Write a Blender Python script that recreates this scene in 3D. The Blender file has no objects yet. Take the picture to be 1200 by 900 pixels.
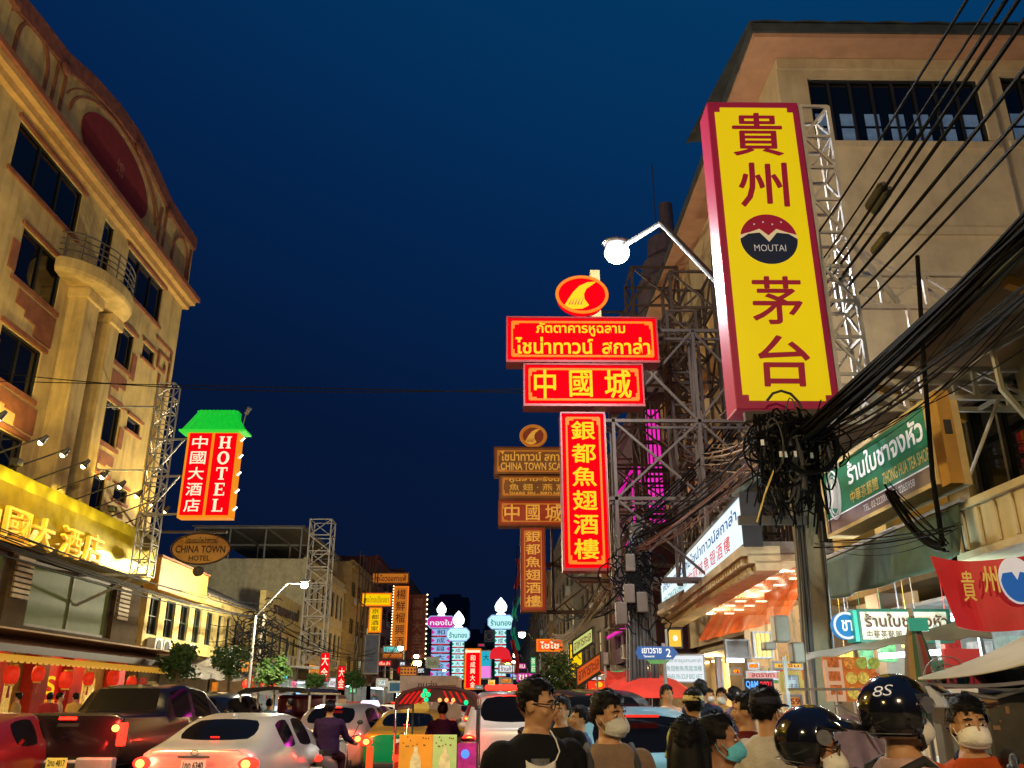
import bpy, bmesh, math, random
from mathutils import Vector as V, Matrix, noise
random.seed(7)
S = bpy.context.scene
COL = S.collection
R = math.radians
# ---------------------------------------------------------------- camera
cd = bpy.data.cameras.new("camera"); cam = bpy.data.objects.new("camera", cd); COL.objects.link(cam); S.camera = cam
CAMZ = 1.6; PITCH = 20.3; YAW = 0.7
cam.location = (0, 0, CAMZ); cam.rotation_euler = (R(90 + PITCH), 0, R(-YAW))
cd.sensor_width = 36; cd.lens = 30.0; cd.clip_start = .05; cd.clip_end = 3000
# ---------------------------------------------------------------- sky (clear evening, after sunset)
W = bpy.data.worlds.new("World"); S.world = W; W.use_nodes = True
nt = W.node_tree; nt.nodes.clear()
def wn(t): return nt.nodes.new(t)
wo = wn('ShaderNodeOutputWorld'); bg = wn('ShaderNodeBackground')
sky = wn('ShaderNodeTexSky'); sky.sky_type = 'NISHITA'; sky.sun_disc = False
sky.sun_elevation = R(-3.0); sky.sun_rotation = R(70); sky.air_density = 1.0; sky.dust_density = .5; sky.ozone_density = 4
tc = wn('ShaderNodeTexCoord'); sx = wn('ShaderNodeSeparateXYZ'); nt.links.new(tc.outputs['Generated'], sx.inputs[0])
rp = wn('ShaderNodeValToRGB'); e = rp.color_ramp.elements
e[0].position = 0.0; e[0].color = (.0016, .006, .024, 1)
e[1].position = .80; e[1].color = (.0006, .040, .125, 1)
m1 = rp.color_ramp.elements.new(.25); m1.color = (.0012, .0075, .034, 1)
m2 = rp.color_ramp.elements.new(.5); m2.color = (.0008, .017, .072, 1)
ad = wn('ShaderNodeMath'); ad.operation = 'MULTIPLY_ADD'; ad.inputs[1].default_value = .28
nt.links.new(sx.outputs['X'], ad.inputs[0]); nt.links.new(sx.outputs['Z'], ad.inputs[2])
nt.links.new(ad.outputs[0], rp.inputs[0])
mx = wn('ShaderNodeMix'); mx.data_type = 'RGBA'; mx.blend_type = 'ADD'; mx.inputs[0].default_value = .05
nt.links.new(rp.outputs[0], mx.inputs[6]); nt.links.new(sky.outputs[0], mx.inputs[7])
nt.links.new(mx.outputs[2], bg.inputs['Color']); bg.inputs['Strength'].default_value = 1.0
nt.links.new(bg.outputs[0], wo.inputs['Surface'])
# ---------------------------------------------------------------- exposure
S.view_settings.view_transform = 'Standard'; S.view_settings.look = 'None'
S.view_settings.exposure = 0; S.view_settings.gamma = 1; S.view_settings.use_curve_mapping = False
S.cycles.use_denoising = True; S.cycles.max_bounces = 5; S.cycles.sample_clamp_indirect = 4
LK = 1.0     # scale of every lamp in the street
# ---------------------------------------------------------------- pixel rays used while surveying the street (photo is 1200x900)
_p, _y, _f = R(PITCH), R(YAW), 1000.
_F = V((math.sin(_y)*math.cos(_p), math.cos(_y)*math.cos(_p), math.sin(_p))); _R = V((math.cos(_y), -math.sin(_y), 0)); _U = _R.cross(_F)
def on(x, y, a, v):
    d = _F*_f + _R*(x-600) - _U*(y-450); c = V((0, 0, CAMZ)); return c + d*((v-c[a])/d[a])
def PX(x, y, X): return on(x, y, 0, X)
def PY(x, y, Y): return on(x, y, 1, Y)
def PZ(x, y, Z): return on(x, y, 2, Z)
# ---------------------------------------------------------------- objects
WINV = {}
def root(name, label, cat, loc=(0, 0, 0), group=None, rz=0, local=False):
    o = bpy.data.objects.new(name, None); COL.objects.link(o); o.empty_display_size = .2
    o.location = loc; o.rotation_euler = (0, 0, rz)
    tag(o, label, cat, group)
    if not local: WINV[o.name] = Matrix.Translation(-V(loc))
    return o
def tag(o, label, cat=None, group=None, kind=None):
    if label: o['label'] = label
    if cat: o['category'] = cat
    if group: o['group'] = group
    if kind: o['kind'] = kind
    return o
def kids(o): return [c for c in o.children]
def copy_tree(o, parent=None):
    c = o.copy(); COL.objects.link(c)
    if parent is not None:
        c.parent = parent; c.matrix_parent_inverse = o.matrix_parent_inverse.copy()
    for ch in kids(o): copy_tree(ch, c)
    return c
class Fr:
    "a flat frame: u to the viewer's right, v up, n towards the viewer"
    def __init__(s, o, u, v=None, n=None):
        s.o = V(o); s.u = V(u).normalized(); s.v = V(v or (0, 0, 1)).normalized(); s.n = V(n) if n else s.u.cross(s.v)
    def p(s, a, b, c=0.): return s.o + s.u*a + s.v*b + s.n*c
def FL(X, y0, z=0): return Fr((X, y0, z), (0, 1, 0))          # wall on the left of the street
def FRt(X, y1, z=0): return Fr((X, y1, z), (0, -1, 0))        # wall on the right of the street
def FC(x, Y, z): return Fr((x, Y, z), (1, 0, 0))              # sign facing down the street
class MB:
    def __init__(s): s.bm = bmesh.new()
    def f(s, pts):
        return s.bm.faces.new([s.bm.verts.new(p) for p in pts])
    def hexa(s, P):
        v = [s.bm.verts.new(p) for p in P]
        for q in ((0, 3, 2, 1), (4, 5, 6, 7), (0, 1, 5, 4), (1, 2, 6, 5), (2, 3, 7, 6), (3, 0, 4, 7)): s.bm.faces.new([v[i] for i in q])
        return s
    def box(s, c, d, ax=None):
        c = V(c); u, v, w = ax or (V((1, 0, 0)), V((0, 1, 0)), V((0, 0, 1)))
        u, v, w = V(u)*d[0]/2, V(v)*d[1]/2, V(w)*d[2]/2
        return s.hexa([c-u-v-w, c+u-v-w, c+u+v-w, c-u+v-w, c-u-v+w, c+u-v+w, c+u+v+w, c-u+v+w])
    def b2(s, a, b):
        a, b = V(a), V(b); return s.box((a+b)/2, [abs(x) for x in (b-a)])
    def fb(s, F, a0, a1, b0, b1, c0, c1):
        return s.hexa([F.p(a0, b0, c0), F.p(a1, b0, c0), F.p(a1, b1, c0), F.p(a0, b1, c0), F.p(a0, b0, c1), F.p(a1, b0, c1), F.p(a1, b1, c1), F.p(a0, b1, c1)])
    def bar(s, p, q, w, h=None):
        p, q = V(p), V(q); d = (q-p); L = d.length
        if L < 1e-5: return s
        d /= L; up = V((0, 0, 1)) if abs(d.z) < .95 else V((0, 1, 0))
        u = d.cross(up).normalized(); v = u.cross(d)
        return s.box((p+q)/2, (w, L, h or w), (u, d, v))
    def tube(s, pts, r, n=6, r2=None, cap=True):
        pts = [V(p) for p in pts]; N = len(pts); rings = []; pu = None
        for i, p in enumerate(pts):
            d = (pts[min(i+1, N-1)]-pts[max(i-1, 0)])
            d = d.normalized() if d.length > 1e-6 else V((0, 0, 1))
            if pu is None: pu = d.orthogonal().normalized()
            pu = (pu - d*pu.dot(d)); pu = pu.normalized() if pu.length > 1e-4 else d.orthogonal().normalized()
            w = d.cross(pu); rr = (r[i] if isinstance(r, (list, tuple)) else (r if r2 is None else r+(r2-r)*i/max(N-1, 1)))
            rings.append([p+(pu*math.cos(2*math.pi*k/n)+w*math.sin(2*math.pi*k/n))*rr for k in range(n)])
        return s.loft(rings, cap)
    def loft(s, rings, cap=True, closed=True):
        vs = [[s.bm.verts.new(p) for p in r] for r in rings]; n = len(vs[0])
        for a, b in zip(vs, vs[1:]):
            for k in range(n if closed else n-1):
                s.bm.faces.new((a[k], a[(k+1) % n], b[(k+1) % n], b[k]))
        if cap and closed and n > 2: s.bm.faces.new(vs[0][::-1]); s.bm.faces.new(vs[-1])
        return s
    def cyl(s, p, q, r, r2=None, n=12): return s.tube([p, q], r, n, r2 if r2 is not None else r)
    def ball(s, c, r, n=12, m=8, rot=None):
        if not isinstance(r, (tuple, list)): r = (r, r, r)
        M_ = Matrix.Translation(c) @ (rot.to_4x4() if rot else Matrix()) @ Matrix.Diagonal((*r, 1))
        bmesh.ops.create_uvsphere(s.bm, u_segments=n, v_segments=m, radius=1, matrix=M_); return s
    def prism(s, pts, F, c0, c1):
        a = [s.bm.verts.new(F.p(x, y, c1)) for x, y in pts]; b = [s.bm.verts.new(F.p(x, y, c0)) for x, y in pts]; n = len(a)
        s.bm.faces.new(a); s.bm.faces.new(b[::-1])
        for k in range(n): s.bm.faces.new((a[k], b[k], b[(k+1) % n], a[(k+1) % n]))
        return s
    def sheet(s, fn, nu, nv):
        g = [[s.bm.verts.new(fn(i/nu, j/nv)) for i in range(nu+1)] for j in range(nv+1)]
        for j in range(nv):
            for i in range(nu): s.bm.faces.new((g[j][i], g[j][i+1], g[j+1][i+1], g[j+1][i]))
        return s
    def ringbars(s, pts, w, h=None, closed=True):
        n = len(pts)
        for i in range(n if closed else n-1): s.bar(pts[i], pts[(i+1) % n], w, h)
        return s
    def torus(s, c, R_, r, ax=(0, 0, 1), n=20, m=6, a0=0, a1=2*math.pi):
        ax = V(ax).normalized(); u = ax.orthogonal().normalized(); w = ax.cross(u)
        return s.tube([V(c)+(u*math.cos(a0+(a1-a0)*k/n)+w*math.sin(a0+(a1-a0)*k/n))*R_ for k in range(n+1)], r, m)
    def lattice(s, p, q, side, n, r=.025, up=(0, 0, 1), diag=True):
        "square lattice mast from p to q"
        p, q = V(p), V(q); d = (q-p); a = d.normalized().cross(V(up))
        a = a.normalized() if a.length > 1e-3 else V((1, 0, 0)); b = a.cross(d.normalized()).normalized(); h = side/2
        cs = [a*h+b*h, -a*h+b*h, -a*h-b*h, a*h-b*h]
        for c in cs: s.bar(p+c, q+c, r*1.3)
        for i in range(n+1):
            P = p+d*i/n
            for k in range(4): s.bar(P+cs[k], P+cs[(k+1) % 4], r)
            if diag and i < n:
                Q = p+d*(i+1)/n
                for k in range(4):
                    A, B = (k, (k+1) % 4) if i % 2 else ((k+1) % 4, k)
                    s.bar(P+cs[A], Q+cs[B], r*.8)
        return s
    def build(s, name, mat, parent=None, smooth=False, bevel=0, sub=0, solid=0):
        me = bpy.data.meshes.new(name); bmesh.ops.recalc_face_normals(s.bm, faces=s.bm.faces)
        s.bm.to_mesh(me); s.bm.free()
        return link(name, me, mat, parent, smooth, bevel, sub, solid)
def link(name, me, mat, parent=None, smooth=False, bevel=0, sub=0, solid=0):
    o = bpy.data.objects.new(name, me); COL.objects.link(o)
    for m in (mat if isinstance(mat, (list, tuple)) else [mat]): me.materials.append(m)
    if smooth: me.shade_smooth() if hasattr(me, 'shade_smooth') else [setattr(p, 'use_smooth', True) for p in me.polygons]
    if parent is not None:
        o.parent = parent
        if parent.name in WINV: o.matrix_parent_inverse = WINV[parent.name]
    if solid: md = o.modifiers.new('thickness', 'SOLIDIFY'); md.thickness = solid
    if bevel:
        md = o.modifiers.new('edge', 'BEVEL'); md.width = bevel; md.segments = 2; md.limit_method = 'ANGLE'; md.angle_limit = R(35)
    if sub: md = o.modifiers.new('round', 'SUBSURF'); md.levels = md.render_levels = sub
    return o
# ---------------------------------------------------------------- materials
_M = {}
def M(name, col=(.5, .5, .5), rough=.65, metal=0., em=None, es=0., var=.18, sc=2.5, bump=0., dirt=0., coat=0., trans=0., alpha=1., spec=None):
    if name in _M: return _M[name]
    m = bpy.data.materials.new(name); m.use_nodes = True; t = m.node_tree; b = t.nodes['Principled BSDF']
    b.inputs['Roughness'].default_value = rough; b.inputs['Metallic'].default_value = metal
    if coat: b.inputs['Coat Weight'].default_value = coat; b.inputs['Coat Roughness'].default_value = .06
    if spec is not None: b.inputs['Specular IOR Level'].default_value = spec
    if trans: b.inputs['Transmission Weight'].default_value = trans
    if alpha < 1: b.inputs['Alpha'].default_value = alpha
    c = (*col, 1)
    if em: b.inputs['Emission Color'].default_value = (*em, 1); b.inputs['Emission Strength'].default_value = es
    if var or dirt or bump:
        co = t.nodes.new('ShaderNodeTexCoord'); n1 = t.nodes.new('ShaderNodeTexNoise'); n1.inputs['Scale'].default_value = sc; n1.inputs['Detail'].default_value = 6; n1.inputs['Roughness'].default_value = .65
        t.links.new(co.outputs['Object'], n1.inputs['Vector'])
        r1 = t.nodes.new('ShaderNodeValToRGB'); r1.color_ramp.elements[0].position = .3; r1.color_ramp.elements[1].position = .72
        r1.color_ramp.elements[0].color = tuple(max(0, x*(1-var*1.6)) for x in col)+(1,); r1.color_ramp.elements[1].color = tuple(min(1, x*(1+var)) for x in col)+(1,)
        t.links.new(n1.outputs['Fac'], r1.inputs[0]); out = r1.outputs[0]
        if dirt:
            mp = t.nodes.new('ShaderNodeMapping'); mp.inputs['Scale'].default_value = (1.3, 1.3, .12); t.links.new(co.outputs['Object'], mp.inputs[0])
            n2 = t.nodes.new('ShaderNodeTexNoise'); n2.inputs['Scale'].default_value = 2.2; n2.inputs['Detail'].default_value = 8; n2.inputs['Roughness'].default_value = .7; t.links.new(mp.outputs[0], n2.inputs['Vector'])
            r2 = t.nodes.new('ShaderNodeValToRGB'); r2.color_ramp.elements[0].position = .48; r2.color_ramp.elements[1].position = .75
            r2.color_ramp.elements[0].color = (0, 0, 0, 1); r2.color_ramp.elements[1].color = (dirt, dirt, dirt, 1); t.links.new(n2.outputs['Fac'], r2.inputs[0])
            mm = t.nodes.new('ShaderNodeMix'); mm.data_type = 'RGBA'; t.links.new(r2.outputs[0], mm.inputs[0]); t.links.new(out, mm.inputs[6]); mm.inputs[7].default_value = tuple(x*.3 for x in col)+(1,)
            out = mm.outputs[2]
        t.links.new(out, b.inputs['Base Color'])
        if bump:
            bp = t.nodes.new('ShaderNodeBump'); bp.inputs['Strength'].default_value = bump; bp.inputs['Distance'].default_value = .02
            n3 = t.nodes.new('ShaderNodeTexNoise'); n3.inputs['Scale'].default_value = sc*9; n3.inputs['Detail'].default_value = 5; t.links.new(co.outputs['Object'], n3.inputs['Vector'])
            t.links.new(n3.outputs['Fac'], bp.inputs['Height']); t.links.new(bp.outputs[0], b.inputs['Normal'])
    else: b.inputs['Base Color'].default_value = c
    _M[name] = m; return m
def E(name, col, es=1.0, base=None):     # something that gives off light: a lit sign face, tube or bulb
    return M(name, base or tuple(x*.12 for x in col), .6, 0, col, es, var=0, spec=.15)
def lamp(loc, watts, col=(1, .8, .55), rad=.12, parent=None, spot=None, aim=None, name='lamp_light'):
    l = bpy.data.lights.new(name, 'SPOT' if spot else 'POINT'); l.energy = watts*LK; l.color = col; l.shadow_soft_size = rad
    if spot: l.spot_size = R(spot); l.spot_blend = .6
    o = bpy.data.objects.new(name, l); COL.objects.link(o); o.location = loc
    if aim is not None: o.rotation_euler = (V(aim)-V(loc)).to_track_quat('-Z', 'Y').to_euler()
    if parent is not None:
        o.parent = parent
        if parent.name in WINV: o.matrix_parent_inverse = WINV[parent.name]
    return o
# ---------------------------------------------------------------- a side scene to turn fonts and remeshed bodies into meshes
TS = bpy.data.scenes.new("workbench")
def bake(o):
    TS.collection.objects.link(o); vl = TS.view_layers[0]; vl.update()
    me = bpy.data.meshes.new_from_object(o.evaluated_get(vl.depsgraph)); d = o.data
    bpy.data.objects.remove(o)
    (bpy.data.curves if isinstance(d, bpy.types.Curve) else bpy.data.meshes).remove(d)
    return me
_G = {}
def glyph(body, bold=.012, ext=0., sp=1.):
    if any(0x2E80 <= ord(c) < 0xFB00 for c in body): bold = min(bold, .006)
    else: bold = min(bold, .024)
    k = (body, bold, ext, sp)
    if k not in _G:
        c = bpy.data.curves.new('lettering', 'FONT'); c.body = body; c.offset = bold; c.resolution_u = 3; c.extrude = ext; c.space_character = sp
        me = bake(bpy.data.objects.new('lettering', c))
        vs = [v.co.copy() for v in me.vertices]; fs = [tuple(p.vertices) for p in me.polygons]; bpy.data.meshes.remove(me)
        xs = [v.x for v in vs]; ys = [v.y for v in vs]
        _G[k] = (vs, fs, min(xs), max(xs), min(ys), max(ys))
    return _G[k]
def put(mb, F, body, x0, y0, x1, y1, c=.01, bold=.012, ext=0., shear=0., sp=1.):
    cjk = len(body) == 1 and 0x3400 <= ord(body) < 0xFB00 and bold > .015
    if cjk:       # heavier brush strokes: shifted layers a hair apart
        e_ = (x1-x0)*bold*.55; ds = [(-e_, 0), (e_, 0), (0, -e_*.7), (0, e_*.7), (e_*.7, e_*.6), (-e_*.7, -e_*.6)]
        for i, (dx, dy) in enumerate(ds): put(mb, F, body, x0+dx, y0+dy, x1+dx, y1+dy, c+.0006*i, .0, ext, shear, sp)
        return
    vs, fs, ax, bx, ay, by = glyph(body, bold, ext, sp)
    kx, ky = (x1-x0)/(bx-ax), (y1-y0)/(by-ay)
    nv = [mb.bm.verts.new(F.p(x0+(v.x-ax)*kx+shear*(v.y-ay)*ky, y0+(v.y-ay)*ky, c+v.z*ky)) for v in vs]
    for f_ in fs:
        try: mb.bm.faces.new([nv[i] for i in f_])
        except ValueError: pass
def text(parent, F, items, mat, c=.012, bold=.012, ext=0., name='lettering', shear=0.):
    mb = MB()
    for it in items: put(mb, F, *it, c=c, bold=bold, ext=ext, shear=shear)
    return mb.build(name, mat, parent)
def vcol(chars, x0, x1, yt, yb, fill=.84):
    n = len(chars); h = (yt-yb)/n; pad = h*(1-fill)/2
    return [(ch, x0, yt-(i+1)*h+pad, x1, yt-i*h-pad) for i, ch in enumerate(chars)]
# ---------------------------------------------------------------- shared stuff
steel = M('galvanised_steel', (.32, .32, .33), .5, .6, dirt=.4)
white_steel = M('white_painted_steel', (.55, .52, .46), .5, dirt=.35)
dark_steel = M('dark_rusty_steel', (.09, .075, .065), .7, .3)
black = M('black_rubber', (.012, .012, .013), .55)
glass_dark = M('dark_window_glass', (.003, .004, .005), .03, var=0, spec=.45)
concrete = M('weathered_concrete', (.30, .27, .22), .85, dirt=.6, bump=.3)
gold_txt = M('lit_yellow_letter', (.1, .06, .002), .7, em=(1, .62, .02), es=.93, var=0, spec=0)
red_face = M('lit_red_sign_face', (.08, .0, .001), .7, em=(1, .0012, .006), es=.93, var=0, spec=0)
orange_trim = E('lit_orange_trim', (1, .22, .01), .9)
white_tube = E('white_fluorescent_tube', (.85, .95, 1), 9)
def sign(name, label, cat, F, w, h, th, face, edge, fw=.05, group=None, proud=.025, base=None, framed=True):
    "F.o is the middle of the front face"
    r = root(name, label, cat, base or F.p(0, -h/2), group)
    MB().fb(F, -w/2, w/2, -h/2, h/2, -th, 0).build('panel', face, r)
    if framed:
        m = MB(); a, b = w/2+.01, h/2+.01
        m.fb(F, -a, a, b-fw, b, -th-.01, proud).fb(F, -a, a, -b, -b+fw, -th-.01, proud).fb(F, -a, -a+fw, -b+fw, b-fw, -th-.01, proud).fb(F, a-fw, a, -b+fw, b-fw, -th-.01, proud)
        m.build('frame', edge, r)
    return r
def wall_holes(mb, F, a0, a1, b0, b1, holes, d=.15):
    xs = sorted({a0, a1, *[h[0] for h in holes], *[h[1] for h in holes]}); ys = sorted({b0, b1, *[h[2] for h in holes], *[h[3] for h in holes]})
    xs = [x for x in xs if a0 <= x <= a1]; ys = [y for y in ys if b0 <= y <= b1]
    vt = {}
    def v(i, j):
        if (i, j) not in vt: vt[i, j] = mb.bm.verts.new(F.p(xs[i], ys[j]))
        return vt[i, j]
    for i in range(len(xs)-1):
        for j in range(len(ys)-1):
            cx, cy = (xs[i]+xs[i+1])/2, (ys[j]+ys[j+1])/2
            if not any(h[0] < cx < h[1] and h[2] < cy < h[3] for h in holes): mb.bm.faces.new((v(i, j), v(i+1, j), v(i+1, j+1), v(i, j+1)))
    for h in holes:
        x0, x1, y0, y1 = max(h[0], a0), min(h[1], a1), max(h[2], b0), min(h[3], b1)
        q = [(x0, y0), (x1, y0), (x1, y1), (x0, y1)]
        for k in range(4):
            (p, q_), (r_, s_) = q[k], q[(k+1) % 4]
            mb.f([F.p(p, q_), F.p(r_, s_), F.p(r_, s_, -d), F.p(p, q_, -d)])
    return mb
def window(parent, F, h, d=.15, fm=None, gm=None, nx=2, ny=1, fw=.05):
    x0, x1, y0, y1 = h; m = MB()
    m.fb(F, x0, x1, y0, y0+fw, -d, -d+.06).fb(F, x0, x1, y1-fw, y1, -d, -d+.06).fb(F, x0, x0+fw, y0+fw, y1-fw, -d, -d+.06).fb(F, x1-fw, x1, y0+fw, y1-fw, -d, -d+.06)
    for i in range(1, nx):
        x = x0+(x1-x0)*i/nx; m.fb(F, x-fw/2, x+fw/2, y0+fw, y1-fw, -d, -d+.05)
    for j in range(1, ny):
        y = y0+(y1-y0)*j/ny; m.fb(F, x0+fw, x1-fw, y-fw/2, y+fw/2, -d+.002, -d+.048)
    w = m.build('window', fm or dark_steel, parent)
    MB().f([F.p(x0, y0, -d-.01), F.p(x1, y0, -d-.01), F.p(x1, y1, -d-.01), F.p(x0, y1, -d-.01)])
    g = MB(); g.f([F.p(x0, y0, -d-.01), F.p(x1, y0, -d-.01), F.p(x1, y1, -d-.01), F.p(x0, y1, -d-.01)])
    g.build('pane', gm or glass_dark, w)
    return w
def sag(p, q, drop, n=12):
    p, q = V(p), V(q)
    return [p.lerp(q, i/n)+V((0, 0, -drop*4*(i/n)*(1-i/n))) for i in range(n+1)]
# ---------------------------------------------------------------- ground, road, pavements
asphalt = M('worn_asphalt', (.045, .043, .042), .55, var=.35, sc=1.4, bump=.35)
paving = M('pavement_slabs', (.20, .18, .16), .8, var=.3, sc=1.8, bump=.3)
kerbm = M('kerb_stone', (.35, .33, .30), .8, dirt=.5)
linem = M('road_paint', (.6, .6, .56), .6, var=.3, sc=6)
m = MB(); m.f([(-900, -300, 0), (900, -300, 0), (900, 1600, 0), (-900, 1600, 0)]); g = m.build('ground', M('ground_dirt', (.06, .055, .05), .9)); g['kind'] = 'structure'
m = MB(); m.f([(-10.4, -60, .004), (2.3, -60, .004), (2.3, 500, .004), (-10.4, 500, .004)]); g = m.build('road', asphalt); g['kind'] = 'structure'
m = MB()
for X in (-7.3, -4.1, -.9):
    for k in range(-4, 40): m.f([(X-.06, k*9, .008), (X+.06, k*9, .008), (X+.06, k*9+3.5, .008), (X-.06, k*9+3.5, .008)])
g = m.build('road_marking', linem); g['kind'] = 'structure'
for (a, b, k) in ((-14, -10.55, -10.4), (2.45, 5.6, 2.3)):
    g = MB().b2((a, -60, 0), (b, 500, .14)).build('pavement', paving); g['kind'] = 'structure'
    g = MB().b2((min(k, b if k < 0 else a), -60, .0), (max(k, b if k < 0 else a), 500, .15)).build('kerb', kerbm, bevel=.02); g['kind'] = 'structure'
# ================================================================ LEFT SIDE: the hotel
cream = M('cream_painted_plaster', (.50, .36, .13), .8, dirt=.75, bump=.3, sc=1.2)
cream_side = cream
brown = M('red_brown_painted_trim', (.22, .075, .03), .75, var=.25)
copper = M('brown_tile_band', (.20, .06, .025), .7, var=.35, sc=4, bump=.4)
maroon = M('maroon_disc_paint', (.17, .007, .004), .8)
XH = -14.0
H = root('hotel_building', 'tall cream hotel with red-brown trim, curved parapet and maroon disc, left of the street', 'hotel', (-19, 23, 0))
F0 = FL(XH, 0)
wins = [(20.75, 24.7, 15.8, 17.4), (28.4, 31.9, 15.9, 17.5), (22.0, 24.4, 13.0, 14.6), (28.1, 30.05, 13.1, 14.55), (30.85, 32.0, 14.1, 14.7),
        (22.0, 24.2, 10.0, 11.5), (27.85, 29.95, 10.1, 11.6), (30.55, 31.75, 11.1, 11.6), (22.2, 24.2, 7.5, 8.7), (27.9, 29.7, 7.6, 8.9), (30.4, 31.5, 8.4, 8.9),
        (15.2, 19.2, 15.8, 17.4), (16.5, 19.3, 13.0, 14.6), (18.2, 20.3, 14.0, 14.7), (16.5, 19.3, 10.0, 11.5), (26.35, 27.15, 14.75, 17.5)]
strip = (25.95, 27.0, 7.5, 14.1)
wall_holes(MB(), F0, 6, 34, 7.3, 18.3, wins+[strip], .12).build('wall', cream, H)
MB().b2((-26, 6, 0), (-14.4, 34, 18.3)).build('side_wall', cream_side, H)
for i, h in enumerate(wins): window(H, F0, h, .11, fm=M('black_window_frame', (.012, .012, .012), .5), nx=1 if h[1]-h[0] < 1.3 else (3 if h[1]-h[0] > 3 else 2))
w = window(H, F0, strip, .11, fm=M('black_window_frame'), nx=1, ny=7)
# pale blinds behind the tall glass strip
m = MB()
for (z0, z1) in ((12.35, 13.25), (9.9, 10.9)): m.fb(F0, 26.02, 26.93, z0, z1, -.115, -.105)
m.build('blind', M('pale_blind', (.25, .22, .16), .8), w)
# sills and stepped brown panels
for h in wins[:-1]:
    q = .15 if h[1]-h[0] > 1.5 else .1
    MB().fb(F0, h[0]-q, h[1]+q, h[3]+.02, h[3]+q, 0, .09).build('window_head', brown, H); MB().fb(F0, h[0]-q, h[1]+q, h[2]-q, h[2]-.01, 0, .07).build('sill', brown, H)
def steps(a, s, z0, z1):       # stepped panel between two storeys, s = direction away from the columns
    mm = (z0+z1)/2
    return [(a, z0), (a+s*1.0, z0), (a+s*1.0, z0+.35), (a+s*1.6, z0+.35), (a+s*1.6, mm), (a+s*2.15, mm), (a+s*2.15, z1-.1), (a, z1-.1)]
for (z0, z1) in ((11.75, 12.85), (8.95, 9.85)):
    for a, s in ((24.5, -1), (27.75, 1)):
        pts = steps(a, s, z0, z1); MB().prism(pts if s > 0 else pts[::-1], F0, -.05, .05).build('stepped_panel', brown, H)
for (a, z0, z1) in ((21.6, 13.1, 14.0), (30.1, 12.9, 13.9), (21.65, 10.1, 11.0), (30.0, 10.2, 10.95)):
    MB().fb(F0, a, a+.35, z0, z1, -.05, .045).build('stepped_panel', brown, H)
# key-pattern fret near the corner
m = MB()
for (y0, y1, z0, z1) in ((31.9, 33.6, 15.3, 15.42), (33.48, 33.6, 13.6, 15.3), (32.3, 33.48, 14.85, 14.97), (32.3, 32.42, 14.2, 14.85), (32.42, 33.1, 14.2, 14.32), (33.0, 33.12, 14.32, 14.6), (32.6, 33.48, 13.6, 13.72), (32.6, 32.72, 13.72, 14.05)):
    m.fb(F0, y0, y1, z0, z1, -.03, .06)
m.build('key_pattern', brown, H)
# two tall columns and the bow balcony
for (y0, y1, x) in ((25.05, 25.95, -13.25), (27.0, 27.75, -13.35)):
    MB().b2((XH-.1, y0, 7.3), (x-.15, y1, 14.1)).build('column', cream, H, bevel=.05)
    MB().b2((XH-.1, y0-.12, 13.75), (x-.06, y1+.12, 14.12)).build('capital', cream, H, bevel=.05)
cy, ry, rx = 26.0, 2.15, 1.3
arc = [(XH+rx*math.sin(math.pi*k/24), cy-ry*math.cos(math.pi*k/24)) for k in range(25)]
m = MB(); rings = []
for z, s in ((14.12, .8), (14.18, .97), (14.3, 1), (14.66, 1), (14.7, .97)):
    rings.append([V((XH+(x-XH)*s, cy+(y-cy)*s, z)) for x, y in arc])
m.loft(rings, True); B = m.build('balcony', cream, H, bevel=.03)
m = MB()
for z in (14.95, 15.15, 15.35, 15.58): m.tube([(XH+(x-XH)*.95, cy+(y-cy)*.95, z) for x, y in arc], .025, 5)
for x, y in arc[1::3]: m.bar((XH+(x-XH)*.95, cy+(y-cy)*.95, 14.66), (XH+(x-XH)*.95, cy+(y-cy)*.95, 15.58), .03)
m.build('railing', dark_steel, B)
# cornice
m = MB(); m.b2((-26, 6, 17.7), (-13.8, 34.25, 17.95)); m.b2((-26, 6, 17.953), (-13.6, 34.4, 18.14)); m.build('cornice', M('warm_cornice_plaster', (.5, .30, .09), .8, dirt=.3), H)
m = MB(); m.b2((-26, 6, 18.143), (-13.45, 34.5, 18.33)); m.build('cornice_band', brown, H)
# parapet, traced as a wall half a metre thick
prof = [(19.2, 20.75), (20.6, 20.95), (22.2, 21.1), (23.9, 21.6), (25.8, 21.95), (27.7, 22.05), (29.1, 21.85), (31.2, 21.35), (32.7, 21.3), (34.4, 21.33)]
FP = FL(-14.05, 0)
top = [(y, z-.12) for y, z in prof]
MB().prism([(19.2, 18.3), (34.4, 18.3)]+[(y, z-.55) for y, z in prof][::-1], FP, -.6, 0).build('parapet', cream, H)
m = MB()
band = [(y, z-.6) for y, z in prof]+[(y, z) for y, z in prof][::-1]
n = len(prof)
for i in range(n-1):
    (a, b), (c, d) = prof[i], prof[i+1]
    m.prism([(a, b-.6), (c, d-.6), (c, d), (a, b)], FP, -.9, .12)
for k in (2, 5, 7): m.ball(FP.p(prof[k][0], prof[k][1]-.62, .12), (.12, .3, .22), 8, 6)
m.build('parapet_cap', copper, H)
ell = [(26.55+2.75*math.cos(2*math.pi*k/40), 19.7+1.28*math.sin(2*math.pi*k/40)) for k in range(40)]
ell = [(y, max(z, 18.4)) for y, z in ell]
MB().prism(ell, FP, -.02, .05).build('maroon_disc', maroon, H)
m = MB()
def ellarc(cy_, cz, ry_, rz, a0, a1, n=22): return [FP.p(cy_+ry_*math.cos(R(a0+(a1-a0)*k/n)), cz+rz*math.sin(R(a0+(a1-a0)*k/n)), .03) for k in range(n+1)]
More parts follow.
